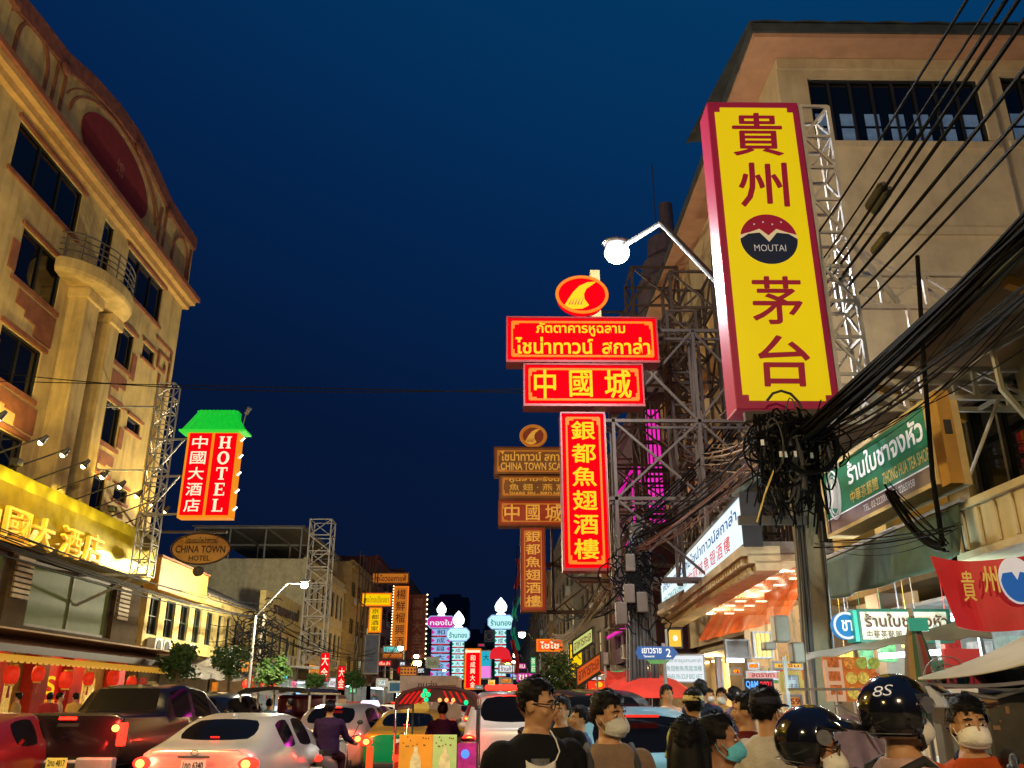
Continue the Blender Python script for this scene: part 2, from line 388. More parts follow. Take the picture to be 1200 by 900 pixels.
m.ringbars(ellarc(26.55, 19.5, 3.6, 1.75, 0, 180), .09, closed=False); m.ringbars(ellarc(26.55, 19.45, 4.0, 1.95, 12, 168), .05, closed=False)
for c_, r_ in ((20.6, .85), (33.0, .85)):
    m.ringbars([FP.p(c_-r_, 18.4, .03)]+ellarc(c_, 19.6, r_, .9, 180, 0, 16)+[FP.p(c_+r_, 18.4, .03)], .1, closed=False)
for y in (21.9, 22.4, 30.6, 31.1, 34.1): m.bar(FP.p(y, 18.4, .03), FP.p(y, 20.6, .03), .09)
m.build('parapet_moulding', brown, H)
text(H, FP, [('馆', 26.4, 19.55, 27.0, 20.1)], M('faded_orange_emblem', (.35, .12, .06), .7), c=.06, name='emblem')
MB().b2((-15.2, 16.5, 18.33), (-13.9, 19.15, 22.2)).build('corner_turret', cream, H, bevel=.08)
MB().b2((-15.35, 16.35, 20.0), (-13.75, 19.3, 20.25)).build('turret_band', brown, H, bevel=.03)
# drain pipes down the corner
m = MB()
for y in (32.8, 33.3): m.tube([(XH+.1, y, 7.4), (XH+.1, y, 13.5)], .05, 6)
m.build('drainpipe', cream, H)
# lower storeys: glazed floor, tiled canopy, red ground floor
green_glass = M('lit_green_glass', (.02, .025, .012), .6, spec=.1, em=(.24, .25, .05), es=.17, var=.5, sc=.9)
FLo = FL(-13.75, 0)
lowwins = [(6.5, 11.5, 3.6, 5.5), (12, 18, 3.6, 5.5), (18.8, 24.4, 3.6, 5.5), (25.6, 31.4, 3.6, 5.5)]
wall_holes(MB(), FLo, 6, 33.6, 3.3, 5.7, lowwins, .25).build('lower_wall', M('brown_stone_cladding', (.05, .032, .015), .8, spec=.05, dirt=.3), H)
for h in lowwins: window(H, FLo, h, .22, gm=green_glass, nx=2, fw=.1)
for y in (18.1, 24.6, 31.6):
    m = MB()
    for k in range(8): m.fb(FLo, y, y+.9, 4.3+k*.15, 4.4+k*.15, 0, .06)
    m.build('louvre', M('tan_louvre', (.22, .15, .06), .7), H)
m = MB()       # pan-tile canopy
def tile(u, v):
    y = 6+27.2*u; x = -13.7+2.1*v; return V((x, y, 3.42-.62*v+.045*abs(math.sin(u*27.2*math.pi/.28))))
m.sheet(tile, 388, 2); CN = m.build('canopy_roof', M('brown_pan_tiles', (.16, .07, .03), .6, var=.3), H, solid=-.06)
MB().b2((-11.66, 6, 2.66), (-11.56, 33.2, 2.84)).build('canopy_fascia', M('dark_wood', (.05, .03, .02), .5), H)
m = MB(); pts = [(6, 2.62)]; k = 0
while 6+.3*k < 33.2:
    a = 6+.3*k; pts += [(a+.0, 2.5), (a+.08, 2.44), (a+.22, 2.44), (a+.3, 2.5)]; k += 1
pts += [(6+.3*k, 2.62)]
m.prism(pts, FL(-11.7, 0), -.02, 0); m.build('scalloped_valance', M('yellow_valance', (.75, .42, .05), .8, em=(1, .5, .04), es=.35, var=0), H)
shop_in = M('warm_shop_wall', (.55, .33, .12), .7, var=.25)
red_cloth = M('red_shop_panel', (.45, .015, .012), .55, var=.2)
m = MB(); m.b2((-14.38, 6, .14), (-14.3, 34, 3.3)); m.b2((-14.3, 6, 3.18), (-11.7, 34, 3.22)); m.build('shop_back_wall', shop_in, H)
for y in (15.5, 17.6, 20.0, 22.6, 25.0, 27.4, 29.7, 33.0): MB().b2((-14.25, y-.42, .14), (-13.85, y+.42, 3.15)).build('shop_pillar', red_cloth, H, bevel=.03)
m = MB(); m.b2((-14.28, 27.9, .2), (-14.2, 29.3, 2.9)); m.build('red_wall_panel', M('lit_red_wall_panel', (.5, .01, .01), .5, em=(1, .02, .01), es=.25), H)
FW = FL(-14.19, 0); text(H, FW, [('ร', 28.3, 1.75, 28.95, 2.3), ('ภัตตาคาร', 28.1, 1.45, 29.1, 1.65)], gold_txt, name='lettering')
for y in (18.8, 21.2, 23.9, 26.2, 30.7, 31.5): MB().b2((-14.27, y-.3, .9), (-14.2, y+.3, 2.3)).build('menu_board', M('lit_menu_board', (.6, .4, .12), .6, em=(1, .6, .12), es=.45, var=.6, sc=9), H)
m = MB()
for y in (17, 21, 25, 29, 32): m.b2((-13.2, y-.7, 3.1), (-13.1, y+.7, 3.16))
m.build('ceiling_tube', E('warm_tube', (1, .72, .3), 7), H)
for y in (18, 24, 30): lamp((-12.9, y, 2.9), 60, (1, .62, .22), .3, H)
# lanterns: each hangs from the canopy, so each is a thing
lant_red = M('red_lantern_silk', (.6, .02, .01), .6, em=(1, .035, .006), es=.42, var=.5, sc=4)
gold_m = M('gold_trim', (.7, .42, .08), .4, .5)
def make_lantern():
    r = root('red_lantern', 'round red paper lantern glowing under the tiled canopy of the hotel', 'lantern', (0, 0, 0), 'red lanterns under the hotel canopy', local=True)
    m = MB(); m.loft([[V((math.cos(2*math.pi*k/14)*q*(1+.04*(k % 2)), math.sin(2*math.pi*k/14)*q*(1+.04*(k % 2)), z)) for k in range(14)] for z, q in ((-.2, .09), (-.16, .14), (0, .17), (.16, .14), (.2, .09))]); m.build('shade', lant_red, r, smooth=True)
    MB().cyl((0, 0, .2), (0, 0, .24), .1).cyl((0, 0, -.24), (0, 0, -.2), .1).build('cap', gold_m, r)
    MB().cyl((0, 0, -.5), (0, 0, -.24), .035, .02, 6).build('tassel', red_cloth, r); MB().tube([(0, 0, .24), (0, 0, .55)], .008, 4).build('cord', black, r)
    return r
L0 = make_lantern()
for i, px in enumerate((-6, 17, 48, 82, 108, 136, 158)):
    o = L0 if i == 0 else copy_tree(L0); p = PX(px, 772, -12.2); o.location = (p.x, p.y, 2.12+.06*(i % 3)); o.scale = [(.9, 1.08, .96, 1.12)[i % 4]]*3; o.rotation_euler.z = i
# gold sign band with raised characters
gold = M('polished_gold_sheet', (.36, .28, .01), .34, .7, var=.25, sc=1.5)
G = root('gold_hotel_sign', 'long polished gold fascia sign with raised gold Chinese characters and spotlights on arms above', 'shop sign', (-13.4, 24, 5.6))
XG = -13.2
m = MB(); pr = [(-13.74, 5.68), (-13.2, 5.75), (-13.08, 6.2), (-13.08, 7.0), (-13.2, 7.42), (-13.74, 7.5)]
rings = [[V((x, y, z)) for x, z in pr] for y in (6, 12, 18, 24, 30, 32.6)]
for t in (.35, .7, .92): rings.append([V((-13.74+(x+13.74)*math.cos(t*1.5), 32.6+.7*math.sin(t*1.57), z)) for x, z in pr])
m.loft(rings); m.build('panel', gold, G, smooth=False, bevel=.02)
FG = FL(-13.07, 0); its = []
for ch, px, py in (('中', -14, 604), ('國', 23, 617), ('大', 53, 626), ('酒', 86, 636), ('店', 112, 643)):
    p = PX(px, py, -12.9); its.append((ch, p.y-.6, p.z-.44, p.y+.6, p.z+.44))
text(G, FG, its, M('raised_gold_letter', (.85, .52, .06), .4, .1, em=(1, .5, .04), es=.3, var=0), c=.1, bold=.01, ext=.06)
dk = M('lamp_housing', (.03, .03, .03), .5)
for i, px in enumerate((-32, 22, 50, 76, 100, 122, 143, 162, 178)):
    p = PX(px, 570+px*.38, -12.4)
    if p.y > 33: continue
    a = MB().bar((-13.5, p.y, 7.5), (-12.0, p.y+.1, 8.15), .035).build('lamp_arm', dk, G)
    b = MB().cyl((-12.0, p.y+.1, 8.15), (-12.15, p.y+.1, 7.97), .05, .1, 8).build('spotlight', dk, a)
    MB().ball((-12.16, p.y+.1, 7.95), .07, 8, 6).build('bulb', E('spot_bulb', (1, .8, .35), 14), b)
    lamp((-12.2, p.y+.1, 7.9), 520*min(1, max(.3, (33.5-p.y)/8)), (1, .80, .14), .05, G, 92, (-13.1, p.y+.1, 6.75))
for y in (12, 17.5, 22.5, 28.5, 32.5):      # floodlights on the sign's top edge, washing the front upwards
    fm = MB().b2((-13.2, y-.14, 7.52), (-12.98, y+.14, 7.7)).build('floodlight', dk, G)
    lamp((-12.85, y, 7.85), 480, (1, .72, .2), .12, fm, 125, (-14.0, y, 13.5))
# ---------------------------------------------------------------- hotel blade sign on its mast
HS = root('hotel_blade_sign', 'upright red and orange hotel sign under a glowing green tiled roof, on a steel mast', 'sign', (-9.8, 28, 7.2))
FH = FC(-9.82, 28, 8.7)
MB().fb(FH, -.88, .88, -1.48, 1.5, -.45, 0).build('cabinet', E('lit_orange_cabinet', (1, .30, .01), .85), HS)
for a0, a1 in ((-.8, -.05), (.05, .8)): MB().fb(FH, a0, a1, -1.4, 1.42, -.05, .02).build('panel', red_face, HS)
white_l = E('lit_cream_letter', (1, .88, .6), 1.0)
text(HS, FH, vcol('中國大酒店', -.68, -.17, 1.36, -1.34, .8), white_l, c=.03, bold=.022)
m = MB()
def bars(m, F, x, y, w, h, segs, c=.03):     # slab-serif capitals built of strokes on a 10x10 grid
    for (a0, b0, a1, b1) in segs: m.fb(F, x+a0*w/10, x+a1*w/10, y+b0*h/10, y+b1*h/10, c-.012, c)
LT = {'H': [(1, 0, 3.2, 10), (6.8, 0, 9, 10), (3.2, 4.4, 6.8, 5.4), (0, 0, 1, .8), (3.2, 0, 4.2, .8), (5.8, 0, 6.8, .8), (9, 0, 10, .8), (0, 9.2, 1, 10), (3.2, 9.2, 4.2, 10), (5.8, 9.2, 6.8, 10), (9, 9.2, 10, 10)],
      'T': [(4, 0, 6.2, 9), (2.8, 0, 4, .8), (6.2, 0, 7.4, .8), (.5, 9, 9.5, 10), (.5, 7, 1.3, 9), (8.7, 7, 9.5, 9)],
      'E': [(1.5, 0, 3.8, 10), (3.8, 0, 9, .9), (3.8, 9.1, 8.6, 10), (3.8, 4.5, 6.4, 5.4), (8.2, .9, 9, 2.8), (7.8, 7.4, 8.6, 9.1), (6.4, 3.8, 7.1, 6.1), (.5, 0, 1.5, .8), (.5, 9.2, 1.5, 10)],
      'L': [(1.5, 0, 3.8, 10), (3.8, 0, 9, .9), (8.2, .9, 9, 3), (.5, 0, 1.5, .8), (.5, 9.2, 1.5, 10), (3.8, 9.2, 4.8, 10)]}
for k, ch in enumerate('HOTEL'):
    y = 1.36-(k+1)*.54+.06
    if ch == 'O':
        P = [[FH.p(.425+rx_*math.cos(2*math.pi*q/24), y+.21+ry_*math.sin(2*math.pi*q/24), .03) for q in range(24)] for rx_, ry_ in ((.2, .23), (.1, .17))]
        m.loft(P, False)
    else: bars(m, FH, .22, y, .41, .42, LT[ch])
m.build('lettering', white_l, HS)
grn = M('lit_green_roof_tile', (.01, .3, .03), .4, em=(.0, .75, .04), es=.55, var=.25, sc=6)
m = MB()
def groof(u, v):
    x = -9.82+(u-.5)*(2.2-.95*v); z = 10.2+.78*v; y = 27.9+.2*v+0; return V((x, y-.05*abs(math.sin(u*9*math.pi)), z))
m.sheet(groof, 72, 2); m.b2((-10.5, 28.05, 10.2), (-9.1, 28.45, 10.95)); m.build('green_roof', grn, HS)
MB().b2((-10.95, 27.78, 10.14), (-8.69, 28.5, 10.2)).build('roof_edge', E('lit_green_edge', (.05, .8, .05), .8), HS)
m = MB(); m.cyl((-8.75, 27.8, 10.75), (-8.6, 27.7, 10.95), .06, .09, 8); m.bar((-8.95, 28.2, 10.3), (-8.75, 27.8, 10.75), .03); m.build('spotlight', steel, HS)
m = MB()
for k in range(5): m.bar((-8.93, 28.2, 7.5+k*.6), (-8.82, 28.2, 7.62+k*.6), .04)
m.build('bulb', E('small_white_bulb', (1, .9, .7), 6), HS)
mast = root('steel_mast', 'leaning lattice mast of thin galvanised steel beside the upright hotel sign', 'mast', (-11.6, 28.6, 3.2))
MB().lattice((-11.85, 28.7, 5.4), (-11.85, 28.7, 12.1), .56, 13, .035).build('lattice', steel, mast)
m = MB()
for z in (7.4, 8.7, 10.0): m.bar((-11.9, 28.4, z), (-10.7, 28.3, z), .06)
for z in (7.4, 8.7): m.bar((-11.9, 28.4, z), (-10.9, 28.3, z+1.3), .045)
m.build('arm', steel, mast)
m = MB(); m.tube([(-14.0, 29, 4.5), (-11.9, 28.9, 5.5)], .05, 6); m.bar((-14, 28.7, 9), (-12.1, 28.7, 9), .06); m.bar((-14, 28.7, 11.3), (-12.1, 28.7, 11.3), .06); m.bar((-13.9, 28.7, 5.45), (-11.6, 28.7, 5.45), .1); m.build('wall_bracket', steel, mast)
# ---------------------------------------------------------------- generic pieces for shophouses
def ac_unit(parent, F, a, b, s=.75):
    m = MB().fb(F, a, a+s, b, b+s*.75, .05, .4); o = m.build('air_conditioner', M('grey_white_ac_casing', (.45, .44, .4), .5, dirt=.3), parent, bevel=.02)
    c = F.p(a+s*.4, b+s*.37, .41)
    MB().cyl(c, c+F.n*.02, s*.29, None, 16).build('fan_grille', M('dark_grille', (.03, .03, .03), .5), o)
def shopfront(parent, F, W, col, light, goods, es=8, h=2.9, tubes=True, sgn=None, seed=1, watts=40):
    rnd = random.Random(seed)
    m = MB(); m.fb(F, .1, W-.1, .14, h, -2.4, -2.3); m.fb(F, .1, W-.1, h-.05, h, -2.3, -.02); m.fb(F, 0, .12, .14, h, -2.3, 0); m.fb(F, W-.12, W, .14, h, -2.3, 0); m.build('shop_interior', M('shop_'+light, col, .7, var=.25), parent)
    m = MB()
    for k in range(3): m.fb(F, .3, W-.3, .7+k*.65, .74+k*.65, -2.29, -1.9)
    m.build('shelf', M('shelf_board', (.4, .36, .3), .6), parent)
    for gi, gc in enumerate(goods):
        m = MB()
        for _ in range(10):
            a = rnd.uniform(.3, W-.8); bb = .74+rnd.choice((0, 1, 2))*.65; m.fb(F, a, a+rnd.uniform(.12, .45), bb, bb+rnd.uniform(.15, .5), -2.2, -1.95)
        for _ in range(3):
            a = rnd.uniform(.2, W-1.2); m.fb(F, a, a+rnd.uniform(.4, 1), .14, .14+rnd.uniform(.5, 1.1), -1.2, -.5)
        m.build('shelf_goods', M('goods_%d_%d_%d' % tuple(int(x*99) for x in gc), gc, .6, em=gc, es=.35, var=.4, sc=5), parent)
    if tubes:
        m = MB()
        for k in range(max(1, int(W/1.8))): a = .5+k*1.8; m.fb(F, a, a+1.1, h-.14, h-.09, -1.2, -1.12)
        m.build('ceiling_tube', {'cool': white_tube, 'warm': E('warm_tube', (1, .72, .3), 7), 'pink': E('pink_tube', (1, .3, .6), 7)}[light], parent)
        lamp(F.p(W/2, h-.3, -.6), watts*3.5, {'cool': (.75, .95, 1), 'warm': (1, .68, .3), 'pink': (1, .4, .6)}[light], .3, parent)
def awning(parent, F, W, mat, z=3.1, out=1.4, drop=.45, sc_=True, name='awning'):
    m = MB(); m.sheet(lambda u, v: F.p(W*u, z-drop*v+.03*math.sin(u*W*3), .02+out*v), 12, 4); m.sheet(lambda u, v: F.p(W*u, z-drop-.22*v+.03*math.sin(u*W*3), .02+out+.01*math.sin(u*W*9)), int(W*6), 1)
    return m.build(name, mat, parent, solid=.012)
def shophouse(side, X, y0, y1, zt, wall, floors, nw, label, z0=3.2, depth=12, trim=None, ww=.75, wh=1.35, tubes='cool', inner=(.5, .5, .48), goods=((.1, .3, .5), (.5, .1, .05)), awn=None, ac=0, lit=(), seed=1, parapet=.5, watts=40, cornice=True, ny=2, name='shophouse', shop=True):
    rnd = random.Random(seed); Wd = y1-y0
    F = FL(X, y0) if side < 0 else FRt(X, y1)
    r = root(name, label, 'building', ((X+side*depth/2), (y0+y1)/2, 0))
    fh = (zt-z0)/floors; holes = []
    for k in range(floors):
        zb = z0+k*fh+fh*.22
        for i in range(nw): c = Wd*(i+.5)/nw; holes.append((c-ww*Wd/nw/2, c+ww*Wd/nw/2, zb, zb+min(wh, fh*.62)))
    wall_holes(MB(), F, 0, Wd, z0, zt+parapet, holes, .18).build('wall', wall, r)
    xb = X+side*depth
    MB().b2((X+side*.02, y0+.02, z0), (xb, y0+.2, zt+parapet)).b2((X+side*.02, y1-.2, z0), (xb, y1-.02, zt+parapet)).b2((X+side*.2, y0+.2, zt-.2), (xb, y1-.2, zt)).b2((xb-side*.2, y0+.2, 0), (xb, y1-.2, zt)).b2((X+side*.3, y0+.2, z0-.1), (xb, y1-.2, z0)).build('side_wall', wall, r)
    MB().b2((X+side*.0, y0+.0, .14), (xb, y0+.2, z0-.004)).build('ground_floor_wall', concrete, r); MB().b2((X+side*.0, y1-.2, .14), (xb, y1, z0-.004)).build('ground_floor_wall', concrete, r)
    for i, h in enumerate(holes): window(r, F, h, .16, nx=2, ny=ny, gm=E('lit_window_%s' % ('warm' if i % 2 else 'pale'), (1, .75, .35) if i % 2 else (.8, .85, .7), .5) if i in lit else None, fm=trim)
    if cornice:
        m = MB()
        for k in range(1, floors): m.fb(F, 0, Wd, z0+k*fh-.1, z0+k*fh+.05, 0, .12)
        m.fb(F, -.05, Wd+.05, zt-.1, zt+.12, 0, .25); m.fb(F, -.05, Wd+.05, zt+parapet, zt+parapet+.1, -.2, .12); m.build('cornice', wall, r)
    for k in range(ac): ac_unit(r, F, rnd.uniform(.2, Wd-1), z0+rnd.choice(range(floors))*fh+.05)
    if shop: shopfront(r, F, Wd, inner, tubes, goods, seed=seed, watts=watts)
    if awn: awning(r, F, Wd, awn)
    return r, F
# ================================================================ LEFT ROW beyond the hotel
old_yellow = M('faded_yellow_plaster', (.48, .36, .13), .85, dirt=.55, bump=.2)
pale_plaster = M('dirty_white_plaster', (.52, .46, .29), .85, dirt=.6, bump=.2)
tin = M('rusted_tin_roof', (.20, .17, .13), .6, .2, dirt=.6)
frame_dk = M('dark_green_window_frame', (.02, .03, .025), .6)
y_glass = M('dim_lit_glass', (.05, .05, .04), .2, em=(.35, .3, .13), es=.25, var=.5)
hA, FA = shophouse(-1, -14, 34.8, 43.5, 5.9, old_yellow, 1, 5, 'low faded yellow shophouse with shuttered windows and tin roof, next to the hotel', z0=3.5, wh=1.5, ww=.62, trim=frame_dk, tubes='warm', inner=(.25, .2, .15), goods=((.4, .05, .03), (.3, .25, .1)), ac=0, seed=3, parapet=.25, awn=M('grey_tin_awning', (.12, .11, .1), .6), watts=10, depth=10)
for a in (.4, 1.3, 4.2): ac_unit(hA, FA, a, 3.3, .8)
hB, FB = shophouse(-1, -14, 43.5, 52, 5.9, old_yellow, 1, 6, 'low yellow shophouse with narrow paired windows and lean-to awning, between trees', z0=3.5, wh=1.5, ww=.5, trim=frame_dk, tubes='warm', inner=(.5, .2, .08), goods=((.9, .1, .02), (.95, .3, .03), (.8, .05, .02)), seed=4, parapet=.25, awn=M('grey_tin_awning'), watts=60, depth=10)
for h, y0, y1 in ((hA, 34.8, 43.5), (hB, 43.5, 52)):
    m = MB(); m.sheet(lambda u, v: V((-13.7-7*v, y0+(y1-y0)*u, 6.2+3.0*v+.03*math.sin(u*90))), 60, 2); m.sheet(lambda u, v: V((-27.7+7*v, y0+(y1-y0)*u, 6.2+3.0*v+.03*math.sin(u*90))), 60, 2); m.build('roof', tin, h, solid=.05)
m = MB(); m.f([(-13.9, 52, 6.2), (-20.8, 52, 9.2), (-27.7, 52, 6.2)]); m.f([(-13.9, 34.8, 6.2), (-20.8, 34.8, 9.2), (-27.7, 34.8, 6.2)]); m.build('gable', old_yellow, hA)
bb = root('blank_hoarding', 'big blank orange-yellow boxed hoarding high on the low yellow shophouse', 'hoarding', (-13.6, 36, 5.6))
MB().b2((-13.95, 33.9, 5.62), (-13.3, 39.6, 6.85)).build('box', M('ochre_sheet', (.50, .27, .05), .6, dirt=.3), bb, bevel=.03)
MB().b2((-13.97, 33.84, 6.85), (-13.25, 39.66, 6.93)).build('cap', brown, bb)
for t in range(9):      # strings of lanterns in front of the orange shop
    r_ = copy_tree(L0); r_.location = (-12.4, 44+t*.85, 2.3+.25*math.sin(t*2.1)); r_['group'] = 'orange lanterns outside the yellow shophouse'; r_['label'] = 'red lantern in the row hung outside the low yellow shophouse, between the trees'
# oval sign
oval = M('ochre_oval_sign', (.42, .22, .05), .6, em=(.5, .2, .02), es=.12)
p = PY(235, 643, 33); FO = FC(p.x, 33, p.z)
r = root('oval_sign', 'oval ochre hotel sign with dark lettering hanging from a bracket', 'sign', p)
MB().prism([(1.12*math.cos(2*math.pi*k/36)*(1 if abs(math.cos(2*math.pi*k/36)) < .8 else .97), .58*math.sin(2*math.pi*k/36)) for k in range(36)], FO, -.12, 0).build('panel', oval, r, bevel=.02)
MB().tube([FO.p(1.13*math.cos(2*math.pi*k/36), .59*math.sin(2*math.pi*k/36), 0) for k in range(37)], .035, 6).build('rim', M('dark_brown_rim', (.06, .03, .02), .6), r)
ink = M('dark_brown_paint', (.035, .012, .01), .7)
text(r, FO, [('โรงแรมไชน่าทาวน์', -.62, .2, .62, .46), ('CHINA TOWN', -.95, -.16, .95, .12), ('HOTEL', -.4, -.46, .4, -.26)], ink, bold=.02)
m = MB(); m.bar(FO.p(-1.2, .66, -.1), FO.p(.9, .66, -.1), .08); m.bar(FO.p(-.4, .66, -.1), FO.p(-.4, .5, -.1), .05); m.bar(FO.p(.4, .66, -.1), FO.p(.4, .5, -.1), .05); m.bar(FO.p(-1.2, .66, -.1), V((-14, 33, FO.o.z+.66)), .08); m.ball(FO.p(0, -.85, -.05), (.22, .1, .2), 8, 6); m.build('bracket', dark_steel, r)
# pediment house with raised lettering
hC, FCc = shophouse(-1, -14, 52, 61.5, 6.0, M('yellow_white_plaster', (.55, .43, .17), .85, dirt=.4), 1, 5, 'yellow shophouse with a tall stepped parapet carrying dark raised letters', z0=3.5, wh=1.4, ww=.5, trim=frame_dk, seed=5, parapet=.1, inner=(.5, .55, .55), goods=((.05, .2, .7), (.7, .7, .7), (.05, .5, .5)), watts=120, depth=8)
MB().prism([(0, 6.0), (9.5, 6.0), (9.5, 7.75), (6, 7.85), (3, 7.85), (0, 7.7)], FCc, -.3, .05).build('parapet', M('yellow_white_plaster'), hC)
text(hC, FCc, [('รามนคาเฟ่', 1.8, 6.55, 8.6, 7.35)], ink, c=.12, bold=.03, ext=.04)
for k in range(3): ac_unit(hC, FCc, 6+k*1.1, 3.6, .9)
# white four-storey building with a roof frame
hD, FD = shophouse(-1, -14, 62, 78, 10.6, pale_plaster, 2, 8, 'dirty white building of tall windows under a flat roof with a steel frame', z0=4.0, wh=2.0, ww=.5, trim=frame_dk, seed=6, parapet=.5, ac=3, inner=(.55, .6, .6), goods=((.8, .35, .05), (.1, .3, .8), (.7, .7, .75)), watts=160, depth=14)
rf = root('roof_frame', 'open steel roof frame with posts standing on the dirty white building', 'roof frame', (-20, 68, 11))
m = MB()
for x in (-14.6, -17.2, -19.8, -22.4):
    for y in (62.5, 70, 77.5): m.bar((x, y, 10.6), (x, y, 13.4), .1)
for y in (62.5, 70, 77.5): m.bar((-22.4, y, 13.4), (-14.6, y, 13.4), .14)
for x in (-14.6, -17.2, -19.8, -22.4): m.bar((x, 62.5, 13.4), (x, 77.5, 13.4), .12)
m.build('frame', steel, rf); MB().b2((-22.6, 62.3, 13.48), (-14.4, 77.7, 13.54)).build('sheet_roof', tin, rf)
tw = root('lattice_tower', 'tall lattice tower of white steel in front of the dirty white building', 'mast', (-12.9, 61, 3.5))
MB().lattice((-12.8, 61, 3.6), (-12.8, 61, 13.6), 1.5, 9, .07).build('lattice', white_steel, tw)
m = MB().bar((-14, 62.2, 9), (-12.6, 61.6, 9), .1).bar((-14, 62.2, 5), (-12.6, 61.6, 5), .1).build('wall_bracket', white_steel, tw)
sgs = [('lit_pink_sign', (.95, .2, .35)), ('lit_cyan_sign', (.1, .75, .8)), ('lit_white_sign', (.85, .9, .95)), ('lit_orange_sign', (1, .35, .04))]
for y, z, w, mi, tx, lb in ((48, 3.15, 2.6, 3, 'อาหาร', 'lit orange fascia sign under the yellow shophouse awning'), (56, 3.2, 3.2, 1, 'ยา', 'cyan lit fascia sign below the parapet letters'), (59.5, 2.4, 1.6, 0, 'เปิด', 'small pink-red lit sign hung at the pavement by a tree'), (66, 3.6, 4.5, 3, 'ร้านอาหารจีน', 'long orange sign of uneven letters on the dirty white building'), (73, 2.9, 3, 2, 'โอสถ', 'white lit fascia sign at the foot of the lattice tower')):
    F = FL(-13.6, y, z); s = sign('shop_sign', lb, 'shop sign', F, w, .75, .12, E(*sgs[mi], .9), dark_steel, .04); text(s, F, [(tx, -w*.4, -.24, w*.4, .24)], M('dark_red_paint', (.25, .01, .02), .6), bold=.03)
# brown buildings far down the left
hE, FE = shophouse(-1, -13.6, 79, 92, 13.0, M('ochre_plaster', (.42, .30, .12), .85, dirt=.6), 3, 4, 'ochre four-storey shophouse tangled with scaffold poles', seed=8, ac=3, lit=(2, 7), goods=((.1, .4, .8), (.8, .1, .3)), watts=160)
hF, FF = shophouse(-1, -13.2, 92, 112, 15.5, M('red_brown_sheet_wall', (.17, .05, .03), .75, dirt=.4), 4, 4, 'red-brown clad building behind the orange signs', seed=9, ac=4, lit=(3,), watts=160)
hG, FGx = shophouse(-1, -12.9, 112, 150, 17.0, M('brown_brick_wall', (.20, .10, .06), .8, dirt=.4), 5, 8, 'long brown building far down the left side of the street', seed=10, ac=4, lit=(2, 9, 17, 30), watts=200)
hH, FHx = shophouse(-1, -12.7, 150, 230, 17.5, M('grey_plaster', (.2, .19, .19), .85, dirt=.4), 5, 12, 'grey building at the far end of the left side', seed=11, lit=(3, 12, 22, 40), watts=200)
m = MB(); rs = random.Random(5)
for k in range(7): m.bar((-13, 79.5+k*2, 3.4), (-13, 79.5+k*2, 14.5), .1)
for z in (5, 7.5, 10, 12.5): m.bar((-13, 79.5, z), (-13, 91.5, z), .09)
for k in range(6): m.bar((-13, 79.5+k*2, 5+2.5*(k % 3)), (-13, 81.5+k*2, 7.5+2.5*(k % 3)), .08)
sc = root('scaffold', 'pole scaffold against the ochre shophouse', 'scaffold', (-13, 85, 3.4)); m.build('poles', dark_steel, sc)
# old painted brick sign board and the orange and yellow signs before it
def psign(name, label, px0, py0, px1, py1, Y, face, edge, texts, tm, th=.25, fw=.12, group=None, bold=.02, framed=True):
    a, b = PY(px0, py0, Y), PY(px1, py1, Y); w, h = b.x-a.x, a.z-b.z; F = FC((a.x+b.x)/2, Y, (a.z+b.z)/2)
    s = sign(name, label, 'sign', F, w, h, th, face, edge, fw, group, framed=framed)
    if texts: text(s, F, [(t, x0*w/2, y0*h/2, x1*w/2, y1*h/2) for t, x0, y0, x1, y1 in texts], tm, c=.03, bold=bold)
    return s, F, w, h
def ncol(ch, w=.6, t=.93, b=-.93, fill=.82):
    n = len(ch); hh = (t-b)/n; pd = hh*(1-fill)/2
    return [(c, -w, t-(i+1)*hh+pd, w, t-i*hh-pd) for i, c in enumerate(ch)]
yel = E('lit_yellow_sign', (1, .62, .0), .95); org = M('orange_sign_sheet', (.5, .2, .03), .6, em=(.75, .22, .015), es=.45); redp = M('dark_red_paint', (.25, .01, .02), .6)
bulbs = E('tiny_warm_bulb', (1, .85, .5), 5)
psign('wide_orange_sign', 'wide dull orange sign with dark red Thai letters above the narrow orange sign', 436, 671, 479, 684, 92, org, brown, [('ภาโอวออกาแฟ้', -.85, -.6, .85, .6)], redp)
psign('yellow_lit_sign', 'short bright yellow lit sign with thin lettering, above a yellow upright sign', 424, 695, 458, 710, 84, yel, orange_trim, [('เฮงไทยเชี้ยงชา', -.85, -.5, .85, .55)], M('olive_letter', (.3, .2, .02), .6), bold=0)
psign('yellow_upright_sign', 'narrow bright yellow upright sign of four Chinese characters', 433, 712, 446, 741, 84, yel, orange_trim, ncol('京都酒家'), redp)
s, F, w, h = psign('orange_upright_sign', 'narrow orange upright sign with a rounded bottom, five Chinese characters and small bulbs', 462, 687, 476, 762, 92, org, orange_trim, ncol('楊鮮榴興酒', .62), redp)
m = MB()
for k in range(24): m.ball(F.p(-w/2-.05, -h/2+h*k/23, .05), .06, 6, 4)
m.build('bulb', bulbs, s)
psign('blue_cloth_banner', 'long faded blue banner hanging below the yellow upright sign', 428, 743, 443, 790, 84, M('faded_blue_cloth', (.12, .17, .35), .8), steel, [], None, th=.08)
s, F, w, h = psign('brick_red_board', 'tall brick-red board with faded Chinese characters and dots of light at its edge', 480, 697, 498, 772, 100, M('brick_red_board', (.20, .05, .035), .8, var=.3), brown, ncol('嵩嶽大金行', .6), M('faded_tan_letter', (.35, .17, .1), .8))
m = MB()
for k in range(14): m.ball(F.p(w/2+.05, -h/2+h*k/13, .1), .09, 6, 4)
m.build('bulb', bulbs, s)
psign('teal_lit_sign', 'small teal and white lit sign under the orange upright sign', 449, 757, 468, 765, 86, E('lit_teal_sign', (.1, .8, .75), .9), steel, [('ร้านยา', -.8, -.6, .8, .6)], redp)
